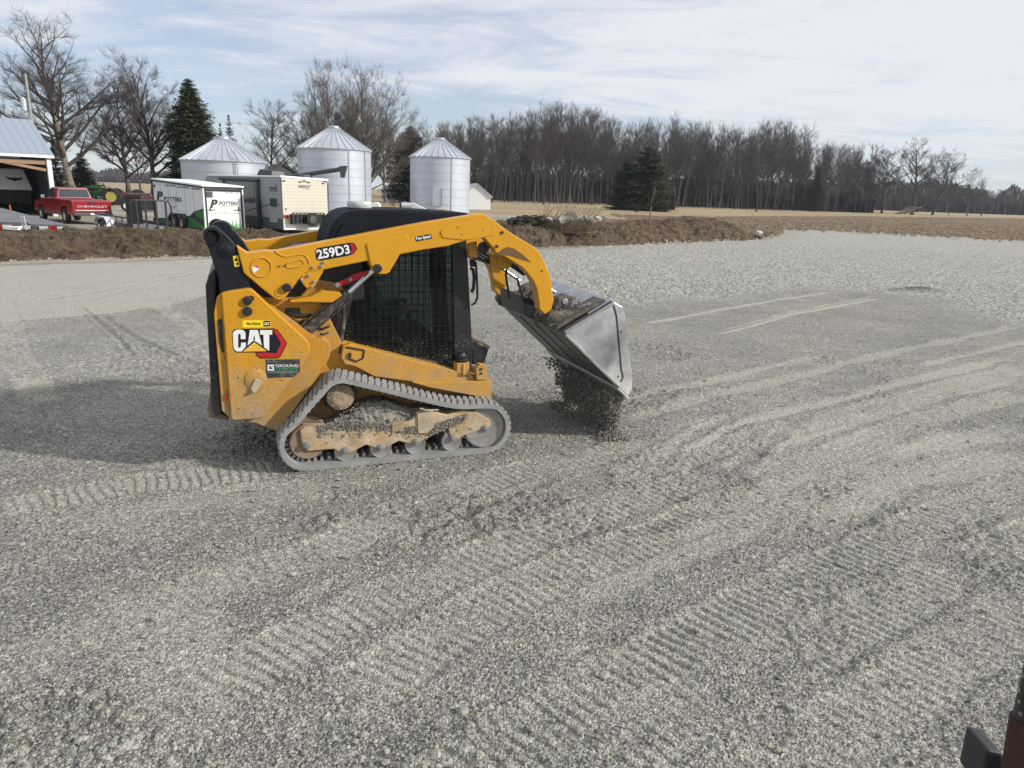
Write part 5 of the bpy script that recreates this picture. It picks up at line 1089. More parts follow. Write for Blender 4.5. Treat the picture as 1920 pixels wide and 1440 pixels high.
# utility trailer with black ramp gate
O = P(244, 400, 30.5); ya = YW; t = thing('utility_trailer', 'low black utility trailer with a tall barred ramp gate and silver fender', 'trailer', (O.x, O.y, 0), ya)
q = LPt(322, 400, O, ya, 'y', 0); w = q[0]; zt = LPt(290, 376, O, ya, 'y', 0)[2]; L = 4.6
m = MB(); m.box(0, w, .05, L, .42, .50); m.build('deck', M['deck'], t)
m = MB(); m.box(-.05, 0, 0, L, .34, .62); m.box(w, w+.05, 0, L, .34, .62); m.bar((0, L, .45), (w/2, L+1.4, .42), .08, .1); m.bar((w, L, .45), (w/2, L+1.4, .42), .08, .1)
for k in range(7): m.bar((-.03, .3+k*.68, .6), (-.03, .3+k*.68, .82), .04, .04)
m.bar((-.03, 0, .84), (-.03, L, .84), .05, .05); m.build('frame', M['black_p'], t)
m = MB(); arc = [(-.0, -.02, .35), (0, -.02, zt-.03)]; m.tube([(.02, -.03, .1), (.02, -.03, zt-.12), (.10, -.03, zt-.02), (.2, -.03, zt), (w-.28, -.03, zt), (w-.10, -.03, zt-.05), (w-.02, -.03, zt-.22), (w, -.03, .1)], .03, 8)
for px in (257, 273, 293, 311): x = LPt(px, 400, O, ya, 'y', 0)[0]; m.bar((x, -.03, .1), (x, -.03, zt-.02), .05, .07)
m.build('ramp_gate', M['black_p'], t, smooth=False)
for y_ in (2.3, 3.1): wheel(t, 'wheel', (-.22, y_, .33), .33, .2)
m = MB(); m.prismx([(1.85, .42), (1.9, .66), (2.15, .80), (3.25, .80), (3.5, .66), (3.55, .42), (3.50, .42), (3.45, .62), (3.2, .75), (2.2, .75), (1.95, .62), (1.9, .42)], -.36, -.06); m.build('fender', M['alu'], t, bevel=.008)
# dark upright panel leaning behind the gate
O = P(238, 395, 33); t = thing('folding_ramp', 'upright dark ribbed steel ramp standing behind the barred gate', 'ramp', (O.x, O.y, 0), math.radians(20)); w = 24/FPX*33*.923
m = MB(); m.box(0, w, -.03, .03, 0, 1.62); m.build('sheet', M['dgrey'], t)
m = MB(); [m.box(w*k/4-.03, w*k/4+.03, -.08, -.031, 0, 1.64) for k in range(5)]; m.box(-.03, w+.03, -.09, .04, 1.641, 1.70); m.build('rib', M['black_p'], t)
m = MB(); m.bar((.1, .03, .8), (.1, .7, 0), .05, .05); m.bar((w-.1, .03, .8), (w-.1, .7, 0), .05, .05); m.build('prop', M['black_p'], t)

# flatbed trailer at the left
A = P(128, 417, 27.0); t = thing('flatbed_trailer', 'long grey flatbed trailer with red and white tape along its edge', 'trailer', (A.x, A.y, 0), math.radians(3)); c_, s_ = math.cos(math.radians(3)), math.sin(math.radians(3))
zd = .70; xm = (P(57, 417, 27).x-A.x)
for nm, x0, x1, xb0, xb1, dz in (('rear_deck', xm+.02, 0, xm-8.6, -8.5, 0.0), ('main_deck', -7.5, xm-.02, -17, xm-8.65, .05)):
    m = MB(); m.hexa([(x0, 0, zd-.1+dz), (x1, 0, zd-.1+dz), (xb1, 10.0, zd+.0+dz), (xb0, 10.0, zd+.0+dz)], [(x0, 0, zd+dz), (x1, 0, zd+dz), (xb1, 10.0, zd+.10+dz), (xb0, 10.0, zd+.10+dz)]); m.build(nm, M['deck'], t)
m = MB(); m.box(-7.5, 0, .02, .12, .30, zd-.101); m.box(-7.5, xm, .3, .6, .2, .4); m.build('side_beam', M['black_p'], t)
m = MB(); x = -7.4; k = 0
while x < -.1:
    if abs(x-xm) > .12: m.box(x, min(x+.30, -.02), -.012, .018, zd-.20, zd-.05, k % 2)
    x += .305; k += 1
m.build('reflective_tape', [M['tail'], M['white_c']], t)
m = MB(); m.bar((xm-.05, -.2, .1), (xm-.12, -.2, .98), .04, .03); m.bar((xm+.06, -.22, .1), (xm-.02, -.22, .98), .04, .03); m.build('stake_pocket', M['alu'], t)
m = MB(); m.bar((-7, .5, .2), (-7, .5, .6), .1, .1); m.build('landing_leg', M['black_p'], t)
for x_ in (-5.6, -6.5): wheel(t, 'wheel', (x_, 1.0, .38), .38, .3, (0, 1, 0))
b = P(29, 428, 24.6); m = MB(); m.box(-.16, .16, -.1, .1, 0, .12); o = m.build('white_block', M['white_c'], bevel=.015); o.location = (b.x, b.y, max(b.z-.06, gz(b.x, b.y))); tag(o, 'small white block on the bank below the flatbed trailer', 'block')

P = P_true

# ---------------------------------------------------------------- the compact track loader
O5 = G(576, 886); H5 = (G(915, 852)-O5); YAW5 = math.atan2(H5.y, H5.x); hx5, hy5 = math.cos(YAW5), math.sin(YAW5)
BX, BY = 0.78, 0.84                                    # centre of the machine from its right rear ground point
cen = O5+Vector((hx5*BX-hy5*BY, hy5*BX+hx5*BY, 0))
sk = thing('track_loader', 'yellow compact track loader tipping gravel from its raised steel bucket', 'track loader', cen, YAW5)
OFF = (-BX, -BY, 0)
def L5(px, py, Y):
    """photo point on the plane Y metres in from the right track's outer face -> (x forward, z up)"""
    d = ray(px, py); ex, ey = -O5[0], -O5[1]
    lx, ly = ex*hx5+ey*hy5, -ex*hy5+ey*hx5; dx, dy = d[0]*hx5+d[1]*hy5, -d[0]*hy5+d[1]*hx5; t = (Y-ly)/dy
    return (lx+dx*t, EYE+d[2]*t)
def PL(pts, Y): return [L5(a, b, Y) for a, b in pts]
def bld(m, name, mt, parent=sk, **k): return m.build(name, M[mt] if isinstance(mt, str) else mt, parent, off=OFF, **k)
WID = 1.68
def mir(y): return WID-y
DUST = (0.30, 0.245, 0.165); MUD = (0.17, 0.155, 0.13)
M['yel'] = mat('yellow_paint', (0.54, 0.262, 0.016), .38, var=.06, dirt=.25, ds=6, dcol=DUST, speck=.9, ss=60, dustz=(.35, 1.5), dustamt=.9, spec=.25)
M['yel_c'] = mat('yellow_paint_clean', (0.56, 0.272, 0.016), .33, var=.05, dirt=.10, ds=8, dcol=DUST, speck=.15, ss=60, spec=.3, coat=.08)
M['yel_d'] = mat('yellow_paint_dusty', (0.46, 0.23, 0.025), .6, var=.10, dirt=.55, ds=5, dcol=DUST, speck=.5, ss=50, dustz=(.3, 1.0), dustamt=.85)
M['dustm'] = mat('dust_caked_steel', (0.42, 0.345, 0.24), .9, var=.18, vs=9, dirt=.38, ds=8, dcol=(.17, .15, .12), bump=.5, bs=70, speck=.45, ss=80)
M['mud'] = mat('caked_gravel_mud', (0.225, 0.21, 0.18), .95, var=.40, vs=26, dirt=.40, ds=7, dcol=(.04, .034, .028), bump=1.0, bs=70)
M['blk'] = mat('black_steel', (0.020, 0.021, 0.025), .38, var=.2, dirt=.15, ds=8, dcol=(.12, .10, .08), dustz=(.4, 1.1), dustamt=.6, speck=.15, ss=60)
M['blk_g'] = mat('black_gloss', (0.013, 0.015, 0.021), .33, var=.15, spec=.25, dirt=.05, ds=5, dcol=(.1, .09, .08))
M['rub'] = mat('grey_dusty_rubber', (0.25, 0.252, 0.25), .8, var=.18, vs=9, dirt=.45, ds=8, dcol=(.31, .295, .26), bump=.2, bs=80)
M['rubi'] = mat('inner_rubber', (0.05, 0.05, 0.05), .85, dirt=.3, ds=10, dcol=(.16, .15, .13))
M['worn'] = mat('worn_wheel_steel', (0.34, 0.33, 0.32), .42, metal=.6, var=.2, vs=10, dirt=.4, ds=9, dcol=(.26, .22, .16))
M['rustd'] = mat('rusty_dust', (0.22, 0.16, 0.11), .8, var=.3, vs=12, dirt=.4, ds=9, dcol=DUST)
M['steel_b'] = mat('polished_bucket_steel', (0.50, 0.51, 0.53), .30, metal=.7, var=.45, vs=3.4, dirt=.35, ds=3.2, dcol=(.56, .54, .48), bump=.15, bs=30, dustz=(.45, 1.05), dustamt=.8)
M['steel_d'] = mat('dark_bucket_steel', (0.15, 0.152, 0.162), .45, metal=.4, var=.25, vs=4, dirt=.25, ds=4, dcol=(.20, .19, .17))
M['chr'] = mat('chrome_rod', (.72, .73, .75), .14, metal=1, var=.03)
M['hole'] = mat('dark_bore', (0.004, 0.004, 0.004), .9)
M['roofp'] = mat('black_roof_plastic', (0.014, 0.016, 0.022), .62, var=.2, spec=.05, dirt=.05, ds=6, dcol=(.06, .06, .06))
M['redp'] = mat('red_brace_paint', (0.42, 0.012, 0.018), .45, var=.15)
M['hose'] = mat('black_hose', (0.014, 0.014, 0.015), .55, dirt=.25, ds=12, dcol=(.14, .12, .1))
M['mudcyl'] = mat('mud_spattered_black', (0.03, 0.03, 0.03), .6, dirt=.62, ds=22, dcol=(.24, .21, .16))
def tinted():
    mm = bpy.data.materials.new('dusty_tinted_window'); mm.use_nodes = True; nt = mm.node_tree; N = nt.nodes; K = nt.links; b = N['Principled BSDF']; out = N['Material Output']
    T = N.new('ShaderNodeTexCoord'); sp = N.new('ShaderNodeSeparateXYZ'); K.new(T.outputs['Object'], sp.inputs[0])
    no = N.new('ShaderNodeTexNoise'); no.inputs['Scale'].default_value = 75; no.inputs['Detail'].default_value = 5; K.new(T.outputs['Object'], no.inputs[0])
    n2 = N.new('ShaderNodeTexNoise'); n2.inputs['Scale'].default_value = 7; K.new(T.outputs['Object'], n2.inputs[0])
    g = N.new('ShaderNodeMapRange'); g.inputs[1].default_value = .75; g.inputs[2].default_value = 1.45; g.inputs[3].default_value = .13; g.inputs[4].default_value = -.10; K.new(sp.outputs[2], g.inputs[0])
    a = N.new('ShaderNodeMath'); a.operation = 'ADD'; K.new(no.outputs[0], a.inputs[0]); K.new(g.outputs[0], a.inputs[1])
    a2 = N.new('ShaderNodeMath'); a2.operation = 'MULTIPLY_ADD'; K.new(n2.outputs[0], a2.inputs[0]); a2.inputs[1].default_value = .25; K.new(a.outputs[0], a2.inputs[2])
    r = N.new('ShaderNodeMapRange'); r.inputs[1].default_value = .76; r.inputs[2].default_value = .90; K.new(a2.outputs[0], r.inputs[0])
    c = N.new('ShaderNodeMix'); c.data_type = 'RGBA'; K.new(r.outputs[0], c.inputs[0]); c.inputs[6].default_value = (.012, .014, .016, 1); c.inputs[7].default_value = (.27, .25, .215, 1); K.new(c.outputs[2], b.inputs['Base Color'])
    b.inputs['Roughness'].default_value = .12
    tr = N.new('ShaderNodeBsdfTransparent'); tr.inputs[0].default_value = (.70, .78, .78, 1); mx = N.new('ShaderNodeMixShader')
    f = N.new('ShaderNodeMapRange'); f.inputs[3].default_value = .32; f.inputs[4].default_value = .95; K.new(r.outputs[0], f.inputs[0]); K.new(f.outputs[0], mx.inputs[0]); K.new(tr.outputs[0], mx.inputs[1]); K.new(b.outputs[0], mx.inputs[2]); K.new(mx.outputs[0], out.inputs[0]); return mm
M['tint'] = tinted()

# --- rubber tracks with their running gear (right side measured, left side the same mirrored)
def smooth_loop(pts, n):
    out = []; N = len(pts)
    for i in range(N):
        p0, p1, p2, p3 = (Vector(pts[(i+k-1) % N]).to_2d() if False else Vector((pts[(i+k-1) % N][0], pts[(i+k-1) % N][1])) for k in range(4))
        for j in range(12):
            t = j/12; out.append(0.5*((2*p1)+(p2-p0)*t+(2*p0-5*p1+4*p2-p3)*t*t+(3*p1-p0-3*p2+p3)*t**3))
    d = [0]
    for i in range(len(out)): d.append(d[-1]+(out[(i+1) % len(out)]-out[i]).length)
    res = []; k = 0
    for i in range(n):
        s = d[-1]*i/n
        while d[k+1] < s: k += 1
        t = (s-d[k])/max(1e-9, d[k+1]-d[k]); res.append(out[k].lerp(out[(k+1) % len(out)], t))
    return res
def circ(cx, cz, r, a0, a1, n): return [(cx+r*math.cos(math.radians(a0+(a1-a0)*i/(n-1))), cz+r*math.sin(math.radians(a0+(a1-a0)*i/(n-1)))) for i in range(n)]
LOOP = circ(.02, .24, .24, 270, 150, 5)+[(-.11, .43), (0.0, .56)]+circ(.30, .605, .19, 140, 72, 4)+[(.62, .705), (.95, .60), (1.28, .505)]+circ(1.55, .243, .243, 78, -90, 6)+[(1.25, 0), (.9, 0), (.55, 0), (.25, 0)]
NT = 82; lp = smooth_loop(LOOP, NT*6)
def track(side):
    fy = (lambda y: y) if side == 0 else mir
    n = len(lp); m = MB(); vs = []; fs = []
    nor = []
    for i in range(n):
        t = (lp[(i+1) % n]-lp[i-1]).normalized(); nor.append(Vector((-t.y, t.x)))       # loop runs clockwise: left normal points outwards
    cx_ = sum((p.x for p in lp))/n; cz_ = sum((p.y for p in lp))/n
    if nor[0].dot(lp[0]-Vector((cx_, cz_))) < 0: nor = [-q for q in nor]
    for i in range(n):
        a = lp[i]-nor[i]*.013; b = lp[i]-nor[i]*.052
        for y, q in ((.0, a), (.32, a), (.32, b), (.0, b)): vs.append((q.x, fy(y), q.y))
    for i in range(n):
        k = i*4; l = ((i+1) % n)*4
        for j in range(4): fs.append((k+j, k+(j+1) % 4, l+(j+1) % 4, l+j))
    m.add(vs, fs); tr = bld(m, 'rubber_track', 'rub'); 
    m = MB()
    for k in range(NT):
        for (y0, y1, sh) in ((.004, .150, 0), (.160, .316, 3)):
            i = (k*6+sh) % n; s0, s1 = (0, 4)
            def pt(ii, y, hgt_): c = lp[ii % n]; nn = nor[ii % n]; return (c.x-nn.x*(.013-hgt_), fy(y), c.y-nn.y*(.013-hgt_))
            lo = [pt(i+s0, y0, -.002), pt(i+4+s0, y0, -.002), pt(i+4+s1, y1, -.002), pt(i+s1, y1, -.002)]
            hi = [pt(i+s0, y0, .013), pt(i+4+s0, y0, .013), pt(i+4+s1, y1, .013), pt(i+s1, y1, .013)]
            m.hexa(lo, hi)
    bld(m, 'tread', 'rub', tr, bevel=.003, seg=1)
    m = MB()
    for k in range(NT):
        i = k*6; c = lp[i]-nor[i]*.052; d = lp[i]-nor[i]*.088; t = (lp[(i+1) % n]-lp[i-1]).normalized()*.016
        for y in (.105, .175):
            m.hexa([(c.x-t.x, fy(y), c.y-t.y), (c.x+t.x, fy(y), c.y+t.y), (c.x+t.x, fy(y+.04), c.y+t.y), (c.x-t.x, fy(y+.04), c.y-t.y)],
                   [(d.x-t.x*.6, fy(y+.006), d.y-t.y*.6), (d.x+t.x*.6, fy(y+.006), d.y+t.y*.6), (d.x+t.x*.6, fy(y+.034), d.y+t.y*.6), (d.x-t.x*.6, fy(y+.034), d.y-t.y*.6)])
    bld(m, 'guide_lug', 'worn', tr)
    sg = 1 if side == 0 else -1
    def disc(name, c, r, y0, wd, mt, hub=.35, dish=.02):
        m = MB(); ax = (0, sg, 0); m.lathe((c[0], fy(y0), c[1]), ax, [(.0, r*.80), (-.004, r*.93), (.004, r), (wd-.004, r), (wd, r*.93), (wd, r*.2)], 36)
        m.lathe((c[0], fy(y0+.001), c[1]), (0, sg, 0), [(dish, r*.82), (dish, r*hub*1.05), (dish-.012, r*hub), (dish-.02, r*hub*.5)], 30)
        return bld(m, name, mt, smooth=True)
    rc, fc = (.02, .24), (1.55, .243)
    disc('idler_wheel', rc, .148, .06, .04, 'rustd'); disc('idler_wheel', rc, .190, .20, .05, 'rustd'); disc('idler_wheel', fc, .192, .045, .05, 'worn'); disc('idler_wheel', fc, .192, .21, .05, 'worn')
    for px, py in ((648, 848), (714, 840), (779, 830), (847, 819)):
        c = L5(px, py, .05); r = .092; c = (c[0], .046+r); disc('track_roller', c, r, .05, .06, 'worn', .4); disc('track_roller', c, r, .21, .06, 'worn', .4)
    # frame beam with scalloped lower edge
    M.setdefault('framem', mat('dusty_worn_frame', (0.41, 0.325, 0.215), .9, var=.3, vs=8, dirt=.5, ds=5.5, dcol=(.48, .255, .045), bump=.5, bs=60, speck=.8, ss=75)); fr = PL([(562, 806), (566, 832), (576, 845), (625, 841), (646, 851), (655, 849), (686, 833), (712, 842), (722, 839), (747, 826), (775, 833), (786, 829), (803, 820), (838, 800), (846, 822), (858, 824), (868, 816), (912, 801), (921, 796), (917, 786), (893, 772), (868, 768), (838, 777), (800, 768), (765, 790), (700, 801), (625, 803), (598, 800), (570, 801)], .05)
    m = MB(); m.prism(fr, fy(.035), fy(.16)) if side == 0 else m.prism(fr, fy(.16), fy(.035)); tf = bld(m, 'track_frame', 'framem', bevel=.008)
    m = MB(); ib = [(.0, .30), (.3, .30), (.45, .48), (1.3, .40), (1.5, .33), (1.52, .20), (.1, .18)]
    m.prism(ib, min(fy(.17), fy(.31)), max(fy(.17), fy(.31))); bld(m, 'inner_beam', 'mud', tf)
    for px, py in ((575, 835), (648, 844), (715, 838), (781, 828), (850, 821), (911, 802)):
        m = MB(); c = L5(px, py, .03); m.cyl((c[0], fy(.008), c[1]), (c[0], fy(.04), c[1]), .021, n=6); m.cyl((c[0], fy(.02), c[1]), (c[0], fy(.04), c[1]), .032, n=14)
        bld(m, 'bolt', 'worn', tf, bevel=.003)
    m = MB(); c = (.30, .605)
    m.lathe((c[0], fy(.19), c[1]), (0, sg, 0), [(0, .125), (.0, .14), (.10, .14), (.10, .1)], 30)
    for k in range(13): a = k*2*math.pi/13; m.bar((c[0]+.12*math.cos(a), fy(.21), c[1]+.12*math.sin(a)), (c[0]+.150*math.cos(a), fy(.21), c[1]+.150*math.sin(a)), .03, .03, up=(0, 1, 0))
    sp = bld(m, 'sprocket', 'rubi')
    m = MB(); m.lathe((c[0], fy(.075), c[1]-.004), (0, sg, 0), [(-.002, .062), (0, .086), (.008, .094), (.012, .108), (.03, .116), (.15, .116)], 32); m.lathe((c[0], fy(.068), c[1]), (0, sg, 0), [(0, .070), (.012, .074)], 28); [m.cyl((c[0]+.098*math.cos(k_*.785), fy(.078), c[1]+.098*math.sin(k_*.785)), (c[0]+.098*math.cos(k_*.785), fy(.10), c[1]+.098*math.sin(k_*.785)), .010, n=6) for k_ in range(8)]
    M.setdefault('mudd', mat('mud_crusted_drive', (0.31, 0.245, 0.165), .95, var=.3, vs=22, dirt=.5, ds=18, dcol=(.15, .125, .095), bump=1.0, bs=55)); bld(m, 'final_drive', 'mudd', sp, smooth=True)
    # gravel caked on top of the frame
    g = random.Random(5+side); m = MB()
    if side == 0:
        NX, NZ = 150, 34; vs = []; fs = []
        for j in range(NZ+1):
            for i in range(NX+1):
                x = .16+1.27*i/NX; nzz = fbm(np.array([x*9]), np.array([1.5]), 3, 3)[0]; top = .31+.215*math.exp(-((x-.62)/.36)**2)+.05*math.exp(-((x-1.25)/.15)**2)+.07*(nzz-.5)
                t_ = j/NZ; tt = min(1, t_*1.25); z = .25+(top-.25)*tt; y = .05+.10*tt*tt+(.17*max(0, t_-.8)/.2)
                d_ = (fbm(np.array([x*16]), np.array([z*16+y*9]), 4, 6)[0]-.5)*.075+(fbm(np.array([x*60]), np.array([z*60+y*30]), 2, 8)[0]-.5)*.022
                vs.append((x, y+d_, z+d_*.4))
        for j in range(NZ):
            for i in range(NX): a_ = j*(NX+1)+i; fs.append((a_, a_+1, a_+NX+2, a_+NX+1))
        m.add(vs, fs)
    for k in range(420 if side == 0 else 60):
        u = g.random(); x = .18+1.22*u; top = .335+.20*math.exp(-((u-.42)/.30)**2)+.06*math.sin(u*9); z = .27+(top-.27)*g.random()**.6; y = g.uniform(.045, .16)+(z-.27)*.25
        if math.hypot(x-.30, z-.605) < .125: continue
        m.ico((x, fy(y), z), g.uniform(.004, .015), 1.2, 1, .85, .35, g)
    if side == 0:
        for k in range(1500):
            x = g.uniform(.10, 1.38); cl = fbm(np.array([x*7]), np.array([.3]), 3, 41)[0]
            z = .36+.05*math.sin(x*5)-abs(g.gauss(0, .035))*(.4+1.4*cl); m.ico((x, .034-.003*g.random(), z), g.uniform(.003, .012), 1.3, .6, .9, .35, g)
    bld(m, 'packed_mud', 'mud', tf)
    if side == 0:
        m = MB(); q = PL([(735, 792), (757, 790), (757, 807), (735, 810)], .03); m.prism(q, .022, .036); bld(m, 'adjuster_cover', 'yel_d', tf, bevel=.003)
        m = MB(); q = PL([(782, 776), (812, 770), (814, 800), (800, 812), (784, 812)], .03); m.prism(q, .02, .10); c0 = L5(797, 764, .04); c1 = L5(822, 768, .04); m.tube([(c0[0]-.05, .03, c0[1]), (c0[0], .02, c0[1]-.02), (c1[0], .03, c1[1])], .009, 6); bld(m, 'guard_bracket', 'dustm', tf, bevel=.004)
track(0); track(1)

# --- body
m = MB(); hull = PL([(470, 790), (505, 806), (540, 812), (880, 740), (917, 744), (917, 708), (880, 700), (640, 640), (600, 560), (450, 560), (440, 590), (444, 760), (450, 786)], .34)
m.prism(hull, .342, mir(.342)); bld(m, 'chassis', 'yel_d', bevel=.008)
m = MB(); q = PL([(642, 646), (655, 642), (717, 659), (800, 680), (882, 701), (885, 710), (830, 713), (770, 712), (700, 703), (676, 690), (664, 684), (645, 680), (638, 668)], .33)
m.prism(q, .27, .341); sb = bld(m, 'side_beam', 'yel', bevel=.006)
m = MB(); q = PL([(649, 651), (683, 657), (681, 672), (668, 678), (653, 672)], .262); 
for a, b in zip(q, q[1:]): m.bar((a[0], .266, a[1]), (b[0], .266, b[1]), .012, .008, up=(0, 1, 0))
m.bar((q[0][0]+.03, .262, q[0][1]-.05), (q[0][0]+.03, .262, q[0][1]-.09), .02, .02); bld(m, 'step_bracket', 'blk', sb)
m = MB(); m.prism([(mx, mz) for mx, mz in q], mir(.341), mir(.27)) if False else m.prism(PL([(642, 646), (655, 642), (717, 659), (882, 701), (885, 710), (770, 712), (676, 690), (638, 668)], .33), mir(.341), mir(.27)); bld(m, 'side_beam', 'yel')
m = MB(); q = PL([(770, 713), (884, 711), (917, 709), (917, 744), (880, 737), (800, 722)], .30); m.prism(q, .22, mir(.22)); fb = bld(m, 'front_frame', 'yel_d', bevel=.006)
m = MB(); q = PL([(892, 711), (890, 690), (897, 681), (910, 683), (911, 710)], .26); m.prism(q, .22, .30); c = L5(902, 692, .22); c2 = L5(902, 700, .22); bld(m, 'tie_down_bracket', 'yel', bevel=.004)
m = MB(); m.cyl((c[0], .212, c[1]), (c[0], .222, c[1]), .012, n=12); m.cyl((c2[0], .212, c2[1]), (c2[0], .222, c2[1]), .012, n=12); bld(m, 'bracket_hole', 'blk', fb)
a = L5(866, 700, .31); b = L5(866, 668, .31); m = MB(); m.lathe((a[0], .33, a[1]), (0, 0, 1), [(0, .075), (.10, .075)], 4); m.box(a[0]-.06, a[0]+.06, .27, .39, a[1]-.03, a[1]+.105); mt_ = bld(m, 'cab_mount', 'yel', bevel=.004)
m = MB(); m.lathe((a[0], .33, a[1]+.106), (0, 0, 1), [(0, .055), (.02, .06), (.03, .045), (.05, .055), (.065, .04), (.08, .035), (.09, .015)], 20); bld(m, 'rubber_mount', 'blk', mt_, smooth=True)
# fender lobe and inner tower
m = MB(); q = PL([(560, 690), (575, 640), (590, 634), (604, 632), (615, 638), (620, 650), (617, 668), (608, 684), (585, 704), (560, 722), (540, 740)], .24); m.prism(q, .20, .341); bld(m, 'fender', 'yel_d', bevel=.012, seg=3)
def tower(side):
    f = (lambda a, b: (a, b)) if side == 0 else (lambda a, b: (mir(b), mir(a)))
    m = MB(); q = PL([(415, 550), (430, 546), (464, 541), (470, 542), (476, 546), (577, 640), (582, 650), (580, 662), (571, 680), (493, 784), (438, 789), (433, 784)], .08); m.prism(q, *f(.08, .19)); tw = bld(m, 'tower_panel', 'yel', bevel=.010, seg=3)
    m = MB(); q2 = PL([(401, 588), (406, 560), (416, 549), (434, 786), (428, 782), (416, 771)], .10); m.prism(q2, *f(.11, .20)); cp = bld(m, 'corner_panel', 'yel', bevel=.006)
    m = MB(); q3 = PL([(415, 549), (435, 543), (470, 542), (520, 582), (600, 640), (600, 700), (545, 776), (520, 806), (500, 800), (480, 792), (434, 786)], .2); m.prism(q3, *f(.192, .341)); bld(m, 'tower_inner', 'yel_d')
    if side == 0:
        m = MB(); q = PL([(408, 600), (413, 598), (416, 598), (420.5, 662), (416, 660), (411, 640)], .105); m.prism(q, .104, .109); bld(m, 'grille_slot', 'blk', cp)
        m = MB(); q = PL([(421.5, 738), (425, 737), (426.5, 750), (423, 751)], .10); m.prism(q, .095, .11); bld(m, 'tail_light', 'tail', cp)
        m = MB()
        for px, py, r in ((464, 564, .034), (464, 584, .036)): c = L5(px, py, .06); m.lathe((c[0], .081, c[1]), (0, -1, 0), [(0, r), (.02, r), (.028, r*.8), (.03, r*.3)], 20)
        c = L5(471, 560, .06); m.lathe((c[0], .081, c[1]), (0, -1, 0), [(0, .022), (.018, .02)], 14); bld(m, 'pivot_pin', 'blk', tw, smooth=True)
        m = MB(); c = L5(480, 712, .07); c2 = L5(473, 732, .07); m.lathe((c[0], .081, c[1]), (0, -1, 0), [(0, .085), (.006, .085), (.010, .078), (.010, .02)], 28); bld(m, 'cap', 'yel', tw, smooth=True)
        m = MB(); m.bar((c[0]+.02, .062, c[1]), (c2[0]+.01, .062, c2[1]), .055, .014, up=(0, 1, 0)); m.cyl((c2[0]+.01, .04, c2[1]), (c2[0]+.01, .066, c2[1]), .016, n=6); bld(m, 'latch', 'dustm', tw, bevel=.004)
        m = MB()
        for px, py in ((446, 708), (447, 766), (528, 713), (421, 671)): c = L5(px, py, .08); m.cyl((c[0], .0775, c[1]), (c[0], .0805, c[1]), .006, n=10)
        bld(m, 'bolt_hole', 'blk', tw)
        decals(tw)
    return tw
def decal_poly(m, pts, Y, out, mi=0):
    q = PL(pts, Y); m.prism(q, Y-out, Y-.0005, mi)
def ptext(s, name, mt, par, x0, y0, x1, y1, Y, out, bold=0, shear=0, tilt=None):
    """letters on the machine's right side between two photo corners (x0,y0) top left, (x1,y1) bottom right"""
    a = L5(x0, y1, Y); b = L5(x1, y1 if tilt is None else y1-tilt, Y); c = L5(x0, y0, Y)
    xd = Vector((b[0]-a[0], 0, b[1]-a[1])); w = xd.length; xd.normalize(); ud = Vector((-xd.z, 0, xd.x)); h = abs((Vector((c[0]-a[0], 0, c[1]-a[1]))).dot(ud))
    text(s, name, M[mt], par, (a[0]+OFF[0], Y-out+OFF[1], a[1]+OFF[2]), xd, ud, w, h, .0, bold, shear)
def Z1(u, v): return (430+u/11.52, 590+v/11.52)
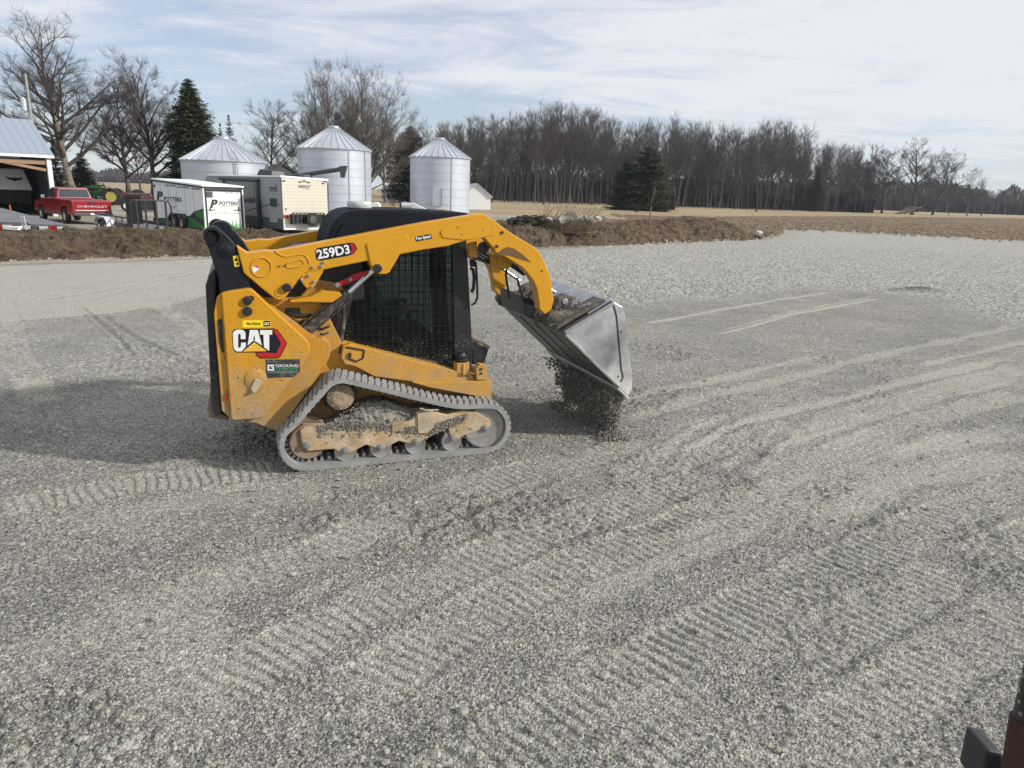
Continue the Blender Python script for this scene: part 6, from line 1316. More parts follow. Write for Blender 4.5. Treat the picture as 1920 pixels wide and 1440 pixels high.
def decals(tw):
    Y = .08
    m = MB(); decal_poly(m, [Z1(*p) for p in [(60, 380), (110, 310), (960, 295), (1040, 320), (1250, 610), (1110, 900), (1050, 945), (660, 945), (610, 910), (560, 815), (150, 815), (90, 760)]], Y, .002); lg = bld(m, 'logo_backing', 'blk_g', tw)
    m = MB(); decal_poly(m, [Z1(*p) for p in [(930, 315), (1030, 330), (1230, 610), (1090, 885), (1040, 925), (665, 925), (625, 900), (585, 820), (800, 818), (970, 830), (1020, 830), (1120, 610), (985, 400)]], Y, .0035); bld(m, 'logo_band', 'redp', lg)
    m = MB()
    C = [(75, 400), (110, 345), (170, 322), (260, 322), (325, 350), (350, 400), (350, 525), (248, 527), (240, 425), (215, 405), (190, 430), (190, 690), (210, 720), (245, 700), (255, 600), (358, 600), (358, 680), (268, 792), (160, 792), (105, 745), (92, 690)]
    A_ = [(445, 330), (615, 328), (705, 665), (545, 560), (520, 558), (395, 665)]; Ah = None
    T_ = [(662, 330), (925, 330), (925, 430), (862, 430), (862, 780), (750, 705), (735, 430), (665, 430)]
    for pp in (C, A_, T_): decal_poly(m, [Z1(*p) for p in pp], Y, .0045)
    bld(m, 'lettering', 'decal_white', lg)
    m = MB(); decal_poly(m, [Z1(*p) for p in [(537, 430), (560, 540), (515, 542)]], Y, .0052); bld(m, 'letter_gap', 'blk_g', lg)
    m = MB(); decal_poly(m, [Z1(*p) for p in [(540, 590), (812, 785), (290, 795)]], Y, .0055); bld(m, 'logo_triangle', 'decal_gold', lg)
    m = MB(); decal_poly(m, [Z1(*p) for p in [(282, 118), (885, 118), (890, 275), (288, 280)]], Y, .002); d = bld(m, 'dealer_label', 'decal_yellow', tw)
    m = MB(); decal_poly(m, [Z1(*p) for p in [(738, 130), (878, 130), (878, 252), (740, 254)]], Y, .003); bld(m, 'label_square', 'blk_g', d)
    a = Z1(752, 160); b = Z1(866, 225); ptext('CAT', 'lettering', 'decal_white', d, a[0], a[1], b[0], b[1], Y, .0045, .05)
    a = Z1(372, 165); b = Z1(690, 218); ptext('MacAllister', 'lettering', 'blk_g', d, a[0], a[1], b[0], b[1], Y, .0035, .01, .3)
    m = MB(); decal_poly(m, [Z1(*p) for p in [(785, 970), (1520, 960), (1525, 1230), (1450, 1290), (1400, 1345), (800, 1370)]], Y, .002); d = bld(m, 'owner_sticker', 'decal_black', tw)
    a = Z1(1000, 1070); b = Z1(1490, 1130); ptext('GROUND', 'lettering', 'decal_white', d, a[0], a[1], b[0], b[1], Y, .0035, .01)
    a = Z1(1000, 1145); b = Z1(1485, 1205); ptext('CONTROL', 'lettering', 'decal_green', d, a[0], a[1], b[0], b[1], Y, .0035, .01)
    a = Z1(835, 1222); b = Z1(1485, 1252); ptext('LAWN & LANDSCAPING', 'small_lettering', 'decal_grey', d, a[0], a[1], b[0], b[1], Y, .0035, .0)
    m = MB()
    for pp in ([(825, 1080), (965, 1080), (965, 1110), (858, 1110), (858, 1175), (935, 1175), (935, 1140), (895, 1140), (895, 1125), (965, 1125), (965, 1205), (825, 1205)],): decal_poly(m, [Z1(*p) for p in pp], Y, .0035)
    bld(m, 'emblem', 'decal_white', d)
M['decal_white'] = mat('decal_white', (0.72, 0.73, 0.72), .4, var=.08, vs=20, dirt=.08, ds=20, dcol=DUST); M['decal_gold'] = mat('decal_gold', (0.70, 0.43, 0.06), .35, var=.15)
M['decal_yellow'] = mat('decal_yellow', (0.80, 0.56, 0.02), .4); M['decal_black'] = mat('decal_black_scuffed', (0.03, 0.035, 0.035), .5, dirt=.45, ds=24, dcol=(.30, .28, .23)); M['decal_green'] = mat('decal_green', (0.05, 0.30, 0.14), .5); M['decal_grey'] = mat('decal_grey', (.40, .42, .40), .5)
tower(0); tower(1)
# rear door, bumper
m = MB(); q = PL([(385, 536), (391, 516), (401, 503), (406, 512), (405, 560), (404, 590), (416, 771), (405, 784), (397, 768)], .20); m.prism(q, .20, mir(.20)); rd = bld(m, 'rear_door', 'blk', bevel=.015, seg=3)

m = MB(); q = PL([(388, 768), (415, 775), (430, 784), (428, 790), (392, 783)], .3); m.prism(q, .3, mir(.3)); bld(m, 'rear_bumper', 'rustd', bevel=.01)
m = MB(); q = PL([(404, 505), (430, 480), (470, 540), (425, 556), (405, 560)], .36); m.prism(q, .36, mir(.36)); bld(m, 'engine_hood', 'blk', bevel=.02, seg=3)
m = MB(); q = PL([(470, 545), (500, 500), (560, 470), (640, 462), (640, 640), (580, 640), (520, 590)], .42); m.prism(q, .42, mir(.42)); bld(m, 'engine_bay', 'blk')
m = MB()
for k, (x0, y0, x1, y1, r) in enumerate(((528, 588, 585, 592, .016), (530, 598, 580, 604, .013), (540, 606, 585, 612, .015), (548, 612, 588, 618, .012), (590, 618, 618, 612, .010), (592, 628, 616, 624, .008))):
    a = L5(x0, y0, .33); b = L5(x1, y1, .33); m.tube([(a[0], .40, a[1]), (a[0]+.05, .335, a[1]+.005), ((a[0]+b[0])/2, .33, (a[1]+b[1])/2-.01), (b[0], .345, b[1])], r, 8)
bld(m, 'hydraulic_hose', 'hose', smooth=True)
m = MB(); q = PL([(534, 577), (563, 577), (563, 592), (534, 590)], .34); m.prism(q, .335, .341); dc = bld(m, 'warning_plate', 'decal_black'); 
m = MB(); q = PL([(560, 560), (592, 524), (640, 533), (646, 548), (622, 580), (600, 602), (575, 600)], .36); m.prism(q, .36, .415); bld(m, 'pivot_housing', 'yel_d', bevel=.01)
m = MB(); q = PL([(543, 562), (578, 556), (602, 544), (636, 547), (640, 553), (622, 566), (575, 565), (544, 566)], .26); m.prism(q, .22, .35); bld(m, 'control_link', 'yel_c', bevel=.006)

# --- rear black link and lift arms
def arms(side):
    IN = .09; f = (lambda a, b: (a, b)) if side == 0 else (lambda a, b: (mir(b+IN), mir(a+IN)))
    m = MB(); q = PL([(381, 444), (381, 434), (387, 427), (396, 424), (405, 425), (413, 431), (428, 444), (441, 460), (450, 482), (458, 509), (466, 528), (472, 543), (438, 545), (412, 549), (409, 520), (402, 500), (395, 478), (388, 460)], .14); m.prism(q, *f(.14, .22)); rl = bld(m, 'rear_link', 'blk_g', bevel=.012, seg=3)
    y = .14 if side == 0 else mir(.14+IN); s = -1 if side == 0 else 1
    c = L5(399, 443, .13); m = MB(); m.lathe((c[0], y, c[1]), (0, s, 0), [(0, .066), (.018, .066), (.022, .050), (.0, .046)], 26, cap=False); bld(m, 'pivot_ring', 'blk_g', rl, smooth=True); m = MB(); m.cyl((c[0], y+s*.001, c[1]), (c[0], y+s*.003, c[1]), .046, n=24); bld(m, 'bore', 'hole', rl)
    if side == 0:
        a = L5(416, 433, .52); m = MB(); m.tube([(a[0], .40, a[1]), (a[0], .56, a[1])], .085, 20); q = PL([(404, 440), (401, 425), (410, 417), (424, 418), (440, 432), (457, 452), (468, 470), (470, 500), (440, 500), (420, 470)], .50); m.prism(q, .46, .54); bld(m, 'rear_cross_link', 'blk_g', rl, bevel=.012, seg=3)
    c = L5(425, 469, .13); m = MB(); m.lathe((c[0], y, c[1]), (0, s, 0), [(0, .06), (.01, .06), (.016, .03), (.022, .02)], 22); bld(m, 'pivot_pin', 'blk_g', rl, smooth=True)
    arm = [(443, 460), (464, 474), (480, 472), (497, 469), (508, 470.5), (518, 470), (560, 462), (700, 435), (800, 416.5), (881, 404), (886, 402), (909, 401), (923, 411), (957, 436), (985, 453), (1003, 464), (1012, 473), (1023, 495), (1032, 517), (1036, 545), (1039, 562), (1034, 580), (1022, 590), (1012, 580), (1011, 567), (1007, 542), (1000, 526), (990, 513), (980, 502), (969, 495), (952, 484), (938, 477.5), (930, 474), (926, 466), (907, 445), (890, 447), (860, 455), (840, 461.5), (790, 469), (750, 477), (740, 495), (730, 510), (724, 514), (712, 514), (703, 511), (697, 502), (690, 489), (640, 499), (606, 506), (586, 509), (572, 512), (566, 517), (536, 557), (530, 562), (522, 563), (514, 559), (490, 540), (457, 512)]
    m = MB(); m.prism(PL(arm, .12), *f(.12, .25)); am = bld(m, 'lift_arm', 'yel_c', bevel=.009, seg=3)
    y0 = .12 if side == 0 else mir(.12+IN)
    def plate(pts, o, nm='arm_plate', mt='yel_c', bev=.004):
        m = MB(); q = PL(pts, .12); m.prism(q, *( (y0-o, y0+.002) if side == 0 else (y0-.002, y0+o))); return bld(m, nm, mt, am, bevel=bev)
    plate([(687, 458), (690, 455), (758, 441.5), (764, 444), (766, 449), (747, 480), (730, 510), (724, 513.5), (712, 513.5), (704, 511), (698, 502), (693, 488)], .012)
    plate([(825, 434), (829, 429), (838, 426), (886, 416), (930, 412), (926, 440), (907, 445), (870, 450), (830, 446)], .008)
    def loop(pts, r=.006, nm='pressed_rib'):
        m = MB(); q = PL(pts, .12); m.tube([(a, y0+(-.001 if side == 0 else .001), b) for a, b in q], r, 6); bld(m, nm, 'yel_c', am, smooth=True)
    loop([(490+19*math.cos(a), 501+18*math.sin(a)) for a in [i*math.pi/12 for i in range(25)]], .007)
    loop([(515, 470.5), (524, 477), (533, 481), (545, 480), (560, 476.5), (571, 478), (578, 486), (580, 495)])
    loop([(545, 492), (560, 487), (566, 487), (570, 492), (567, 498), (545, 502.5), (539, 501), (537, 497), (540, 493), (545, 492)])
    loop([(704, 462), (709, 459), (728, 455), (734, 457), (734, 461), (730, 464), (708, 469), (704, 467), (704, 462)], .005)
    loop([(516, 549), (517, 543), (523, 539), (533, 537), (540, 540), (540, 545), (534, 550), (526, 555), (519, 554), (516, 549)], .005)
    if side == 0:
        m = MB()
        for px, py, r in ((538, 539, .034), (707.5, 503, .036)): c = L5(px, py, .11); m.lathe((c[0], y0-.011, c[1]), (0, -1, 0), [(0, r), (.014, r), (.022, r*.75), (.022, r*.2)], 20)
        bld(m, 'pivot_pin', 'blk', am, smooth=True)
        m = MB()
        for px, py in ((942, 436), (932, 462), (858, 426), (865, 440), (524, 499), (534, 498), (905, 432), (1017, 508)): c = L5(px, py, .11); m.cyl((c[0], y0-.0095, c[1]), (c[0], y0, c[1]), .013 if px in (942, 932) else .006, n=12)
        bld(m, 'bolt_hole', 'blk', am)
        # model and speed decals
        m = MB(); m.prism(PL([(591, 471), (595, 465), (655, 455), (664, 456), (670, 466), (663, 476), (655, 479), (600, 489), (593, 486)], .12), y0-.002, y0-.0005); d = bld(m, 'number_backing', 'blk_g', am)
        m = MB(); m.prism(PL([(655, 457.5), (662, 458), (667.5, 466), (661, 475), (655, 476.5), (661, 467)], .12), y0-.0035, y0-.001); bld(m, 'number_band', 'redp', d)
        ptext('259D3', 'lettering', 'decal_white', d, 596, 468, 657, 486.5, .12, .005, .03, 0, tilt=11)
        m = MB(); m.prism(PL([(778, 444), (808, 438.5), (810, 447), (780, 453)], .12), y0-.002, y0-.0005); d = bld(m, 'speed_decal', 'blk_g', am)
        ptext('Two Speed', 'lettering', 'decal_white', d, 780, 444.5, 808, 452, .12, .0035, .035, .1, tilt=5)
        m = MB(); m.prism(PL([(473, 500), (485, 498), (486, 505), (475, 512)], .12), y0-.003, y0-.0005); d = bld(m, 'small_decal', 'decal_white', am); m = MB(); m.prism(PL([(474, 499.5), (484.5, 498), (485.5, 503), (483, 503), (482, 501)], .12), y0-.004, y0-.003); bld(m, 'decal_mark', 'redp', d)
        m = MB(); m.prism(PL([(436.5, 480), (446.5, 479), (450, 499), (440, 500.5)], .14), .137, .1395); d = bld(m, 'warning_decal', 'decal_yellow', rl); m = MB(); m.prism(PL([(440, 486), (443, 482.5), (447, 489), (440.5, 490)], .14), .1355, .137); m.prism(PL([(442, 493), (447, 492), (448, 496), (444, 497)], .14), .1355, .137); bld(m, 'decal_mark', 'blk_g', d)
        # hose clamp bracket below the arm
        m = MB(); q = PL([(567, 514), (578, 510), (604, 500), (607, 506), (605, 512), (592, 534), (585, 541), (575, 541), (567, 532), (564, 524)], .12); m.prism(q, .125, .20); b_ = bld(m, 'link_bracket', 'yel_c', bevel=.006)
        m = MB()
        for px, py in ((586.5, 501), (578.5, 516.5), (565.5, 524), (589, 527.5), (585, 538), (602.5, 499), (607.5, 492)): c = L5(px, py, .12); m.cyl((c[0], .105, c[1]), (c[0], .126, c[1]), .013, n=8)
        bld(m, 'bolt', 'worn', b_, bevel=.003)
    # shade of the fold where the arm bends, painted as a dark crescent
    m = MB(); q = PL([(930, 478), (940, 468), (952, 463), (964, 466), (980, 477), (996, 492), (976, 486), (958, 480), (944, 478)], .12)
    m.prism(q, *((y0-.003, y0+.003) if side == 0 else (y0-.003, y0+.003))); bld(m, 'arm_fold_shade', 'yel_shade', am)
    # tilt cylinder inside the arm
    ya_, yb_ = f(.34, .34)[0], f(.34, .34)[0]
    c0 = L5(945, 482, .34); c1 = L5(985, 510, .34); c2 = L5(1040, 548, .34); m = MB(); m.cyl((c0[0], ya_, c0[1]), (c1[0], ya_, c1[1]), .040, n=18); tl = bld(m, 'tilt_cylinder', 'blk', smooth=True)
    m = MB(); m.cyl((c1[0], ya_, c1[1]), (c2[0], ya_, c2[1]), .017, n=14); bld(m, 'rod', 'chr', tl, smooth=True)
    # lift cylinder
    yc = f(.29, .29)[0]; c0 = L5(558, 632, .29); c1 = L5(653, 550, .29); c2 = L5(705, 502, .29)
    m = MB(); m.cyl((c0[0], yc, c0[1]), (c1[0], yc, c1[1]), .040, n=20); v = Vector((c1[0]-c0[0], 0, c1[1]-c0[1])).normalized(); m.cyl((c1[0]-v.x*.03, yc, c1[1]-v.z*.03), (c1[0]+v.x*.01, yc, c1[1]+v.z*.01), .047, n=20); up = Vector((-v.z, 0, v.x)); 
    for e in (.052, -.052): m.tube([(c0[0]+v.x*.04+up.x*e, yc, c0[1]+v.z*.04+up.z*e), (c1[0]-v.x*.02+up.x*e, yc, c1[1]-v.z*.02+up.z*e)], .009, 6)
    lc = bld(m, 'lift_cylinder', 'mudcyl', smooth=True); m = MB(); m.cyl((c1[0], yc, c1[1]), (c2[0], yc, c2[1]), .022, n=16); bld(m, 'rod', 'chr', lc, smooth=True)
    return am
M['yel_shade'] = mat('yellow_paint_shaded', (0.13, 0.072, 0.02), .6, dirt=.3, ds=9, dcol=(.06, .05, .04))  # darker yellow standing in for shade in the arm's fold
arms(0); arms(1)
m = MB(); m.prism(PL([(631, 537), (635, 529), (666, 513), (688, 507), (691, 510), (684, 517), (655, 531), (637, 536)], .25), .235, .262); rb_ = bld(m, 'safety_brace', 'redp', bevel=.004)
c = L5(657, 524, .23); c2 = L5(633, 534, .23); m = MB(); m.cyl((c[0], .225, c[1]), (c[0], .236, c[1]), .014, n=10); m.cyl((c2[0], .22, c2[1]), (c2[0], .24, c2[1]), .02, n=12); bld(m, 'bolt', 'worn', rb_)
m = MB(); c = L5(930, 485, .5); m.tube([(c[0], .25, c[1]), (c[0], mir(.25), c[1])], .07, 16); q = PL([(919, 475), (936, 475), (938, 511), (920, 511)], .30); m.prism(q, .28, .33); q = PL([(877, 456), (893, 452), (895, 483), (880, 482)], .30); m.prism(q, .28, .33); bld(m, 'cross_tube', 'yel_d', bevel=.006)
m = MB(); c = L5(901, 468, .30); 
for k in range(3):
    a = L5(893, 466+4*k, .33); b = L5(920, 482+5*k, .33); e = L5(950, 500+3*k, .36); m.tube([(a[0], .40+.05*k, a[1]), (b[0], .36+.05*k, b[1]), (e[0], .42+.04*k, e[1])], .013, 8)
for (p, q, r_) in (((952, 500), (949, 530), (957, 560)), ((972, 520), (976, 545), (984, 568)), ((1000, 545), (990, 556), (1008, 572))):
    a, b, e = L5(*p, .42), L5(*q, .42), L5(*r_, .42); m.tube([(a[0], .44, a[1]), ((a[0]*.5+b[0]*.5)-.01, .42, (a[1]+b[1])/2), (b[0], .40, b[1]), (e[0], .44, e[1])], .011, 8)
bld(m, 'hydraulic_hose', 'hose', smooth=True)
m = MB(); m.lathe((L5(903, 463, .3)[0], .26, L5(903, 463, .3)[1]), (0, -1, 0), [(0, .05), (.03, .05)], 18); bld(m, 'pivot_boss', 'blk', smooth=True)

# --- coupler and bucket
heel, top_, tip = L5(1057, 623, -.03), L5(1152, 566, -.03), L5(1180, 745, -.03)
HV, TV, PV = Vector((heel[0], 0, heel[1])), Vector((top_[0], 0, top_[1])), Vector((tip[0], 0, tip[1])); ev = (TV-HV).normalized(); nv = Vector((-ev.z, 0, ev.x)); nv = nv if nv.z > 0 else -nv
Y0, Y1 = -.03, 1.71
def onb(s, n): p = HV+ev*s+nv*n; return (p.x, p.z)
bk = None
fl = (PV-HV).normalized(); fn = Vector((-fl.z, 0, fl.x)); fn = -fn if fn.x < 0 else fn      # inward side of the floor
shell = [PV, HV+fl*.05, HV+(fl+ev)*.012, HV+ev*.05, TV, TV+Vector((.05, 0, -.015)), TV+Vector((.10, 0, -.10))]
th = .016; inn = []
for i, p in enumerate(shell):
    d = (shell[min(i+1, len(shell)-1)]-shell[max(i-1, 0)]).normalized(); nn = Vector((d.z, 0, -d.x)); inn.append(p+nn*th if (p+nn*th-(HV+PV+TV)/3).length < (p-(HV+PV+TV)/3).length else p-nn*th)
m = MB(); m.prism([(p.x, p.z) for p in shell]+[(p.x, p.z) for p in inn[::-1]], Y0+.012, Y1-.012); bk = bld(m, 'bucket', 'steel_d', bevel=.003)
def S2(x, y): return L5(900+x/4.5, 520+y/4.5, Y0)
ep = [S2(708, 462), S2(1130, 208), S2(1200, 250), S2(1222, 330), S2(1240, 540), S2(1262, 700), S2(1286, 850), S2(1280, 940), S2(1250, 1006), S2(1160, 915)]
for y0_, y1_ in ((Y0-.004, Y0+.011), (Y1-.011, Y1+.004)):
    m = MB(); m.prism(ep, y0_, y1_); e_ = bld(m, 'end_plate', 'steel_b', bk, bevel=.004)
    if y0_ < 0:
        m = MB(); q = [S2(1120, 215), S2(1150, 330), S2(1190, 780), S2(1205, 840), S2(1185, 880)]
        for a, b in zip(q, q[1:]): m.bar((a[0], Y0-.004, a[1]), (b[0], Y0-.004, b[1]), .012, .010, up=(0, 1, 0))
        bld(m, 'plate_edge', 'blk', e_)
        m = MB(); q = [S2(714, 475), S2(1150, 905)]; m.bar((q[0][0]+.01, Y0-.005, q[0][1]-.01), (q[1][0], Y0-.005, q[1][1]), .022, .012, up=(0, 1, 0)); q = [S2(715, 460), S2(1128, 212)]; m.bar((q[0][0], Y0-.006, q[0][1]), (q[1][0], Y0-.006, q[1][1]-.01), .02, .014, up=(0, 1, 0)); bld(m, 'weld_edge', 'worn', e_, bevel=.003)
        m = MB(); [m.cyl((S2(*p)[0], Y0-.0055, S2(*p)[1]), (S2(*p)[0], Y0, S2(*p)[1]), .009, n=10) for p in ((1163, 835), (1187, 458))]; bld(m, 'bolt_hole', 'blk', e_)
m = MB(); a = PV-fl*.16-fn*.004; b = PV+fl*.012-fn*.004; c = b-fn*.016; d = a-fn*.016; m.prism([(q.x, q.z) for q in (a, b, c, d)], Y0-.002, Y1+.002); bld(m, 'cutting_edge', 'steel_b', bk, bevel=.003)
m = MB()
for k in range(3): y = .45+.40*k; a = HV+fl*.12-fn*.003; b = PV-fl*.2-fn*.003; m.bar((a.x, y, a.z), (b.x, y, b.z), .05, .012, up=(fn.x, 0, fn.z))
bld(m, 'wear_strip', 'steel_d', bk)
# back stiffener plates lying on the bucket back, seen from above
m = MB(); P3 = [onb(.03, .012), onb(.22, .012), onb(.50, .012), onb(.50, .004), onb(.03, .004)]; m.prism(P3, .28, 1.40); m.prism([onb(.30, .014), onb(.56, .02), onb(.56, .005), onb(.30, .005)], .02, 1.66); bld(m, 'back_plate', 'steel_m', bk, bevel=.004) if False else None
M['steel_m'] = mat('scuffed_steel', (0.36, 0.375, 0.42), .38, metal=.5, var=.25, vs=4, dirt=.3, ds=5, dcol=(.30, .27, .2))
bld(m, 'back_plate', 'steel_m', bk, bevel=.004)
m = MB(); m.prism([onb(-.02, .03), onb(.10, .055), onb(.13, .04), onb(.10, .013), onb(0, .013)], Y0+.1, 1.6); bld(m, 'heel_lip', 'steel_d', bk, bevel=.004)
# coupler
m = MB(); m.prism([onb(.02, .02), onb(.30, .02), onb(.28, .055), onb(.22, .085), onb(.10, .09), onb(.0, .08)], .30, mir(.30)); cp = bld(m, 'coupler', 'mudcyl', bevel=.012)
for y in (.12, mir(.12)-.14, .42, mir(.42)-.1):
    m = MB(); m.prism([onb(-.05, .02), onb(.16, .02), onb(.24, .035), onb(.20, .075), onb(.12, .10), onb(.07, .15), onb(.0, .165), onb(-.06, .12)], y, y+(.14 if y in (.12, mir(.12)-.14) else .08)); b_ = bld(m, 'hinge_plate', 'mudc', cp, bevel=.02, seg=3) if False else None
    M.setdefault('mudc', mat('mud_crusted_steel', (0.10, 0.092, 0.078), .85, var=.5, vs=18, dirt=.5, ds=14, dcol=(.26, .225, .165), bump=1.0, bs=60))
    b_ = bld(m, 'hinge_plate', 'mudc', cp, bevel=.02, seg=3)
    m = MB(); c = onb(.01, .10); m.lathe((c[0], y-.002, c[1]), (0, -1, 0), [(0, .032), (.008, .032), (.012, .026), (.012, .01)], 18); bld(m, 'pin', 'mudcyl', b_, smooth=True)
for ya_ in (.34, mir(.50)):
    m = MB(); m.prism([onb(.12, .06), onb(.30, .05), onb(.36, .09), onb(.31, .15), onb(.21, .165), onb(.14, .12)], ya_, ya_+.16); bld(m, 'cylinder_mount', 'mudc', cp, bevel=.015, seg=3)
m = MB(); c = onb(.25, .11); m.lathe((c[0], .338, c[1]), (0, -1, 0), [(0, .03), (.008, .03), (.010, .02)], 18); c = onb(.40, .035); m.bar((onb(.30, .035)[0], .20, onb(.30, .035)[1]), (c[0], .14, c[1]), .07, .03); bld(m, 'latch_handle', 'steel_m', cp, bevel=.006); m = MB(); m.prism([onb(-.03, .02), onb(.50, .018), onb(.52, .028), onb(.30, .045), onb(.0, .05)], .05, .11); m.prism([onb(-.03, .02), onb(.50, .018), onb(.52, .028), onb(.30, .045), onb(.0, .05)], .105, .30); bld(m, 'coupler_foot', 'mudc', cp, bevel=.005)
g = random.Random(3); m = MB()
for k in range(700):
    s = g.uniform(.0, .38); m.ico((onb(s, .03)[0], g.uniform(.10, 1.5), onb(s, g.uniform(.02, .10))[1]), g.uniform(.003, .011), rnd=g, jit=.35)
bld(m, 'packed_mud', 'mud', cp)
m = MB(); q = PL([(984, 556), (1003, 562), (1012, 590), (1010, 602), (988, 594)], .42); m.prism(q, .44, 1.12); bld(m, 'coupler_frame', 'blk', cp, bevel=.01)

# --- cab
CY = .42
cabp = MB()
roof = PL([(613, 470), (614, 455), (617, 440), (623, 424), (631, 411), (642, 401), (655, 395.5), (672, 393), (760, 393), (881, 399.5), (884, 408), (884, 430), (876, 431), (660, 424), (645, 430), (636, 445), (632, 470)], CY)
cabp.prism(roof, CY, mir(CY)); cab_o = bld(cabp, 'cab_roof', 'roofp', bevel=.025, seg=3)
for side in (0, 1):
    f = (lambda a, b: (a, b)) if side == 0 else (lambda a, b: (mir(b), mir(a)))
    m = MB(); m.prism(PL([(620, 460), (636, 430), (672, 428), (684, 560), (660, 565), (642, 643), (629, 642), (622, 560), (614, 472)], CY), *f(CY+.002, CY+.05)); 
    m.prism(PL([(847, 425), (874, 431), (886, 650), (884, 700), (856, 690), (852, 660)], CY), *f(CY+.001, CY+.06)); m.prism(PL([(642, 640), (660, 643), (700, 655), (852, 684), (852, 693), (700, 662), (642, 650)], CY), *f(CY+.003, CY+.05))
    sf = bld(m, 'cab_side_frame', 'blk', bevel=.008)
    m = MB(); gl = PL([(640, 426), (847, 428), (851, 686), (700, 656), (645, 642), (655, 560)], CY); y_ = CY+.022 if side == 0 else mir(CY+.022)
    m.prism(gl, y_-.002, y_+.002); bld(m, 'side_window', 'tint', sf)
    m = MB(); y_ = CY+.010 if side == 0 else mir(CY+.010); xs = [p[0] for p in gl]; x0, x1 = min(xs)+.02, max(xs)-.01
    def zr_(x):  # lower and upper edge of the opening
        a = L5(645, 642, CY); b = L5(851, 688, CY); t = (x-a[0])/(b[0]-a[0]); return a[1]+(b[1]-a[1])*t, L5(740, 424, CY)[1]
    x = x0+.1
    while x < x1: z0, z1 = zr_(x); m.box(x-.0035, x+.0035, y_-.004, y_+.004, z0, z1); x += .060
    z = .80
    while z < 1.95:
        xa = x0+.08 if z > .98 else max(x0+.08, L5(645, 642, CY)[0]+( .985-z)*4.2); m.box(xa, x1, y_-.0075, y_-.0045, z-.0035, z+.0035) if side == 0 else m.box(xa, x1, y_+.0045, y_+.0075, z-.0035, z+.0035); z += .062
    bld(m, 'window_guard', 'hole', sf)
c0 = L5(843, 430, CY)[0]; c1 = L5(886, 650, CY)
m = MB(); zt0 = L5(880, 430, CY)[1]; m.box(c0+.10, c0+.14, CY+.07, mir(CY+.07), zt0-.10, zt0+.0); m.box(c1[0]-.07, c1[0]-.03, CY+.07, mir(CY+.07), .62, .86); m.box(c0-.02, c1[0]-.05, CY+.06, mir(CY+.06), .55, .63); fd = bld(m, 'front_door', 'blk', bevel=.01)
m = MB(); m.hexa([(c1[0]-.05, CY+.08, .87), (c1[0]-.05, mir(CY+.08), .87), (c1[0]-.045, mir(CY+.08), .87), (c1[0]-.045, CY+.08, .87)], [(c0+.115, CY+.08, zt0-.11), (c0+.115, mir(CY+.08), zt0-.11), (c0+.12, mir(CY+.08), zt0-.11), (c0+.12, CY+.08, zt0-.11)]); bld(m, 'windscreen', 'tint', fd)
# grab handles at the door
m = MB(); pts = [(884, 489), (888, 488), (892, 493), (893.5, 510), (895, 540), (895, 558), (891, 568), (884, 572)]; m.tube([(a, CY-.03, b) for a, b in PL(pts, CY-.03)], .011, 8)
pts = [(882, 503), (887, 505), (889, 520), (888, 540), (884, 548)]; m.tube([(a, CY+.01, b) for a, b in PL(pts, CY+.01)], .016, 8); bld(m, 'grab_handle', 'blk', smooth=True)
m = MB(); q = PL([(881, 486), (890, 484), (893, 500), (882, 500)], CY); m.prism(q, CY-.02, CY+.02); bld(m, 'handle_bracket', 'blk', bevel=.005)
# foot step
m = MB(); q = PL([(883, 641), (892, 640), (916, 655), (915, 660), (908, 682), (886, 684)], .44); m.prism(q, .44, .70); st = bld(m, 'foot_step', 'blk', bevel=.008)
m = MB(); q = PL([(884, 640), (892, 638.5), (916, 653.5), (914, 656.5)], .44)
for k in range(9):
    t = k/8; x = q[0][0]+(q[2][0]-q[0][0])*t; z = q[0][1]+(q[2][1]-q[0][1])*t; m.box(x-.012, x+.012, .445, .69, z-.005, z+.02)
bld(m, 'tread_plate', 'rustd', st)
# black vent panel and support strut on the rear of the cab, beacon on the roof
m = MB(); q = PL([(625, 462), (630, 440), (640, 422), (652, 412), (668, 408), (720, 407), (760, 411), (745, 424), (640, 446), (632, 470)], CY); m.prism(q, CY-.012, CY+.0015); bld(m, 'quarter_panel', 'roofp', cab_o, bevel=.008)
m = MB(); a = L5(645, 560, .36); b = L5(640, 640, .36); m.tube([(a[0], .38, a[1]), ((a[0]+b[0])/2+.01, .37, (a[1]+b[1])/2), (b[0], .36, b[1]), (b[0]-.02, .35, b[1]-.10)], .017, 8); bld(m, 'support_strut', 'mudcyl', smooth=True)
a = L5(674, 392, .8); m = MB(); m.lathe((a[0], .8, a[1]-.005), (0, 0, 1), [(-.03, .09), (.008, .09), (.014, .08)], 26); be = bld(m, 'beacon', 'blk', smooth=True)
m = MB(); m.lathe((a[0], .8, a[1]+.011), (0, 0, 1), [(0, .105), (.005, .108), (.045, .108), (.056, .10), (.060, .03)], 28); bld(m, 'beacon_lens', 'lens', be, smooth=True) if 'lens' in M else None
M['lens'] = mat('frosted_lens', (0.50, 0.53, 0.52), .25, var=.2, vs=30, lines='Y', lscale=60, lamt=.3); bld(m, 'beacon_lens', 'lens', be, smooth=True)
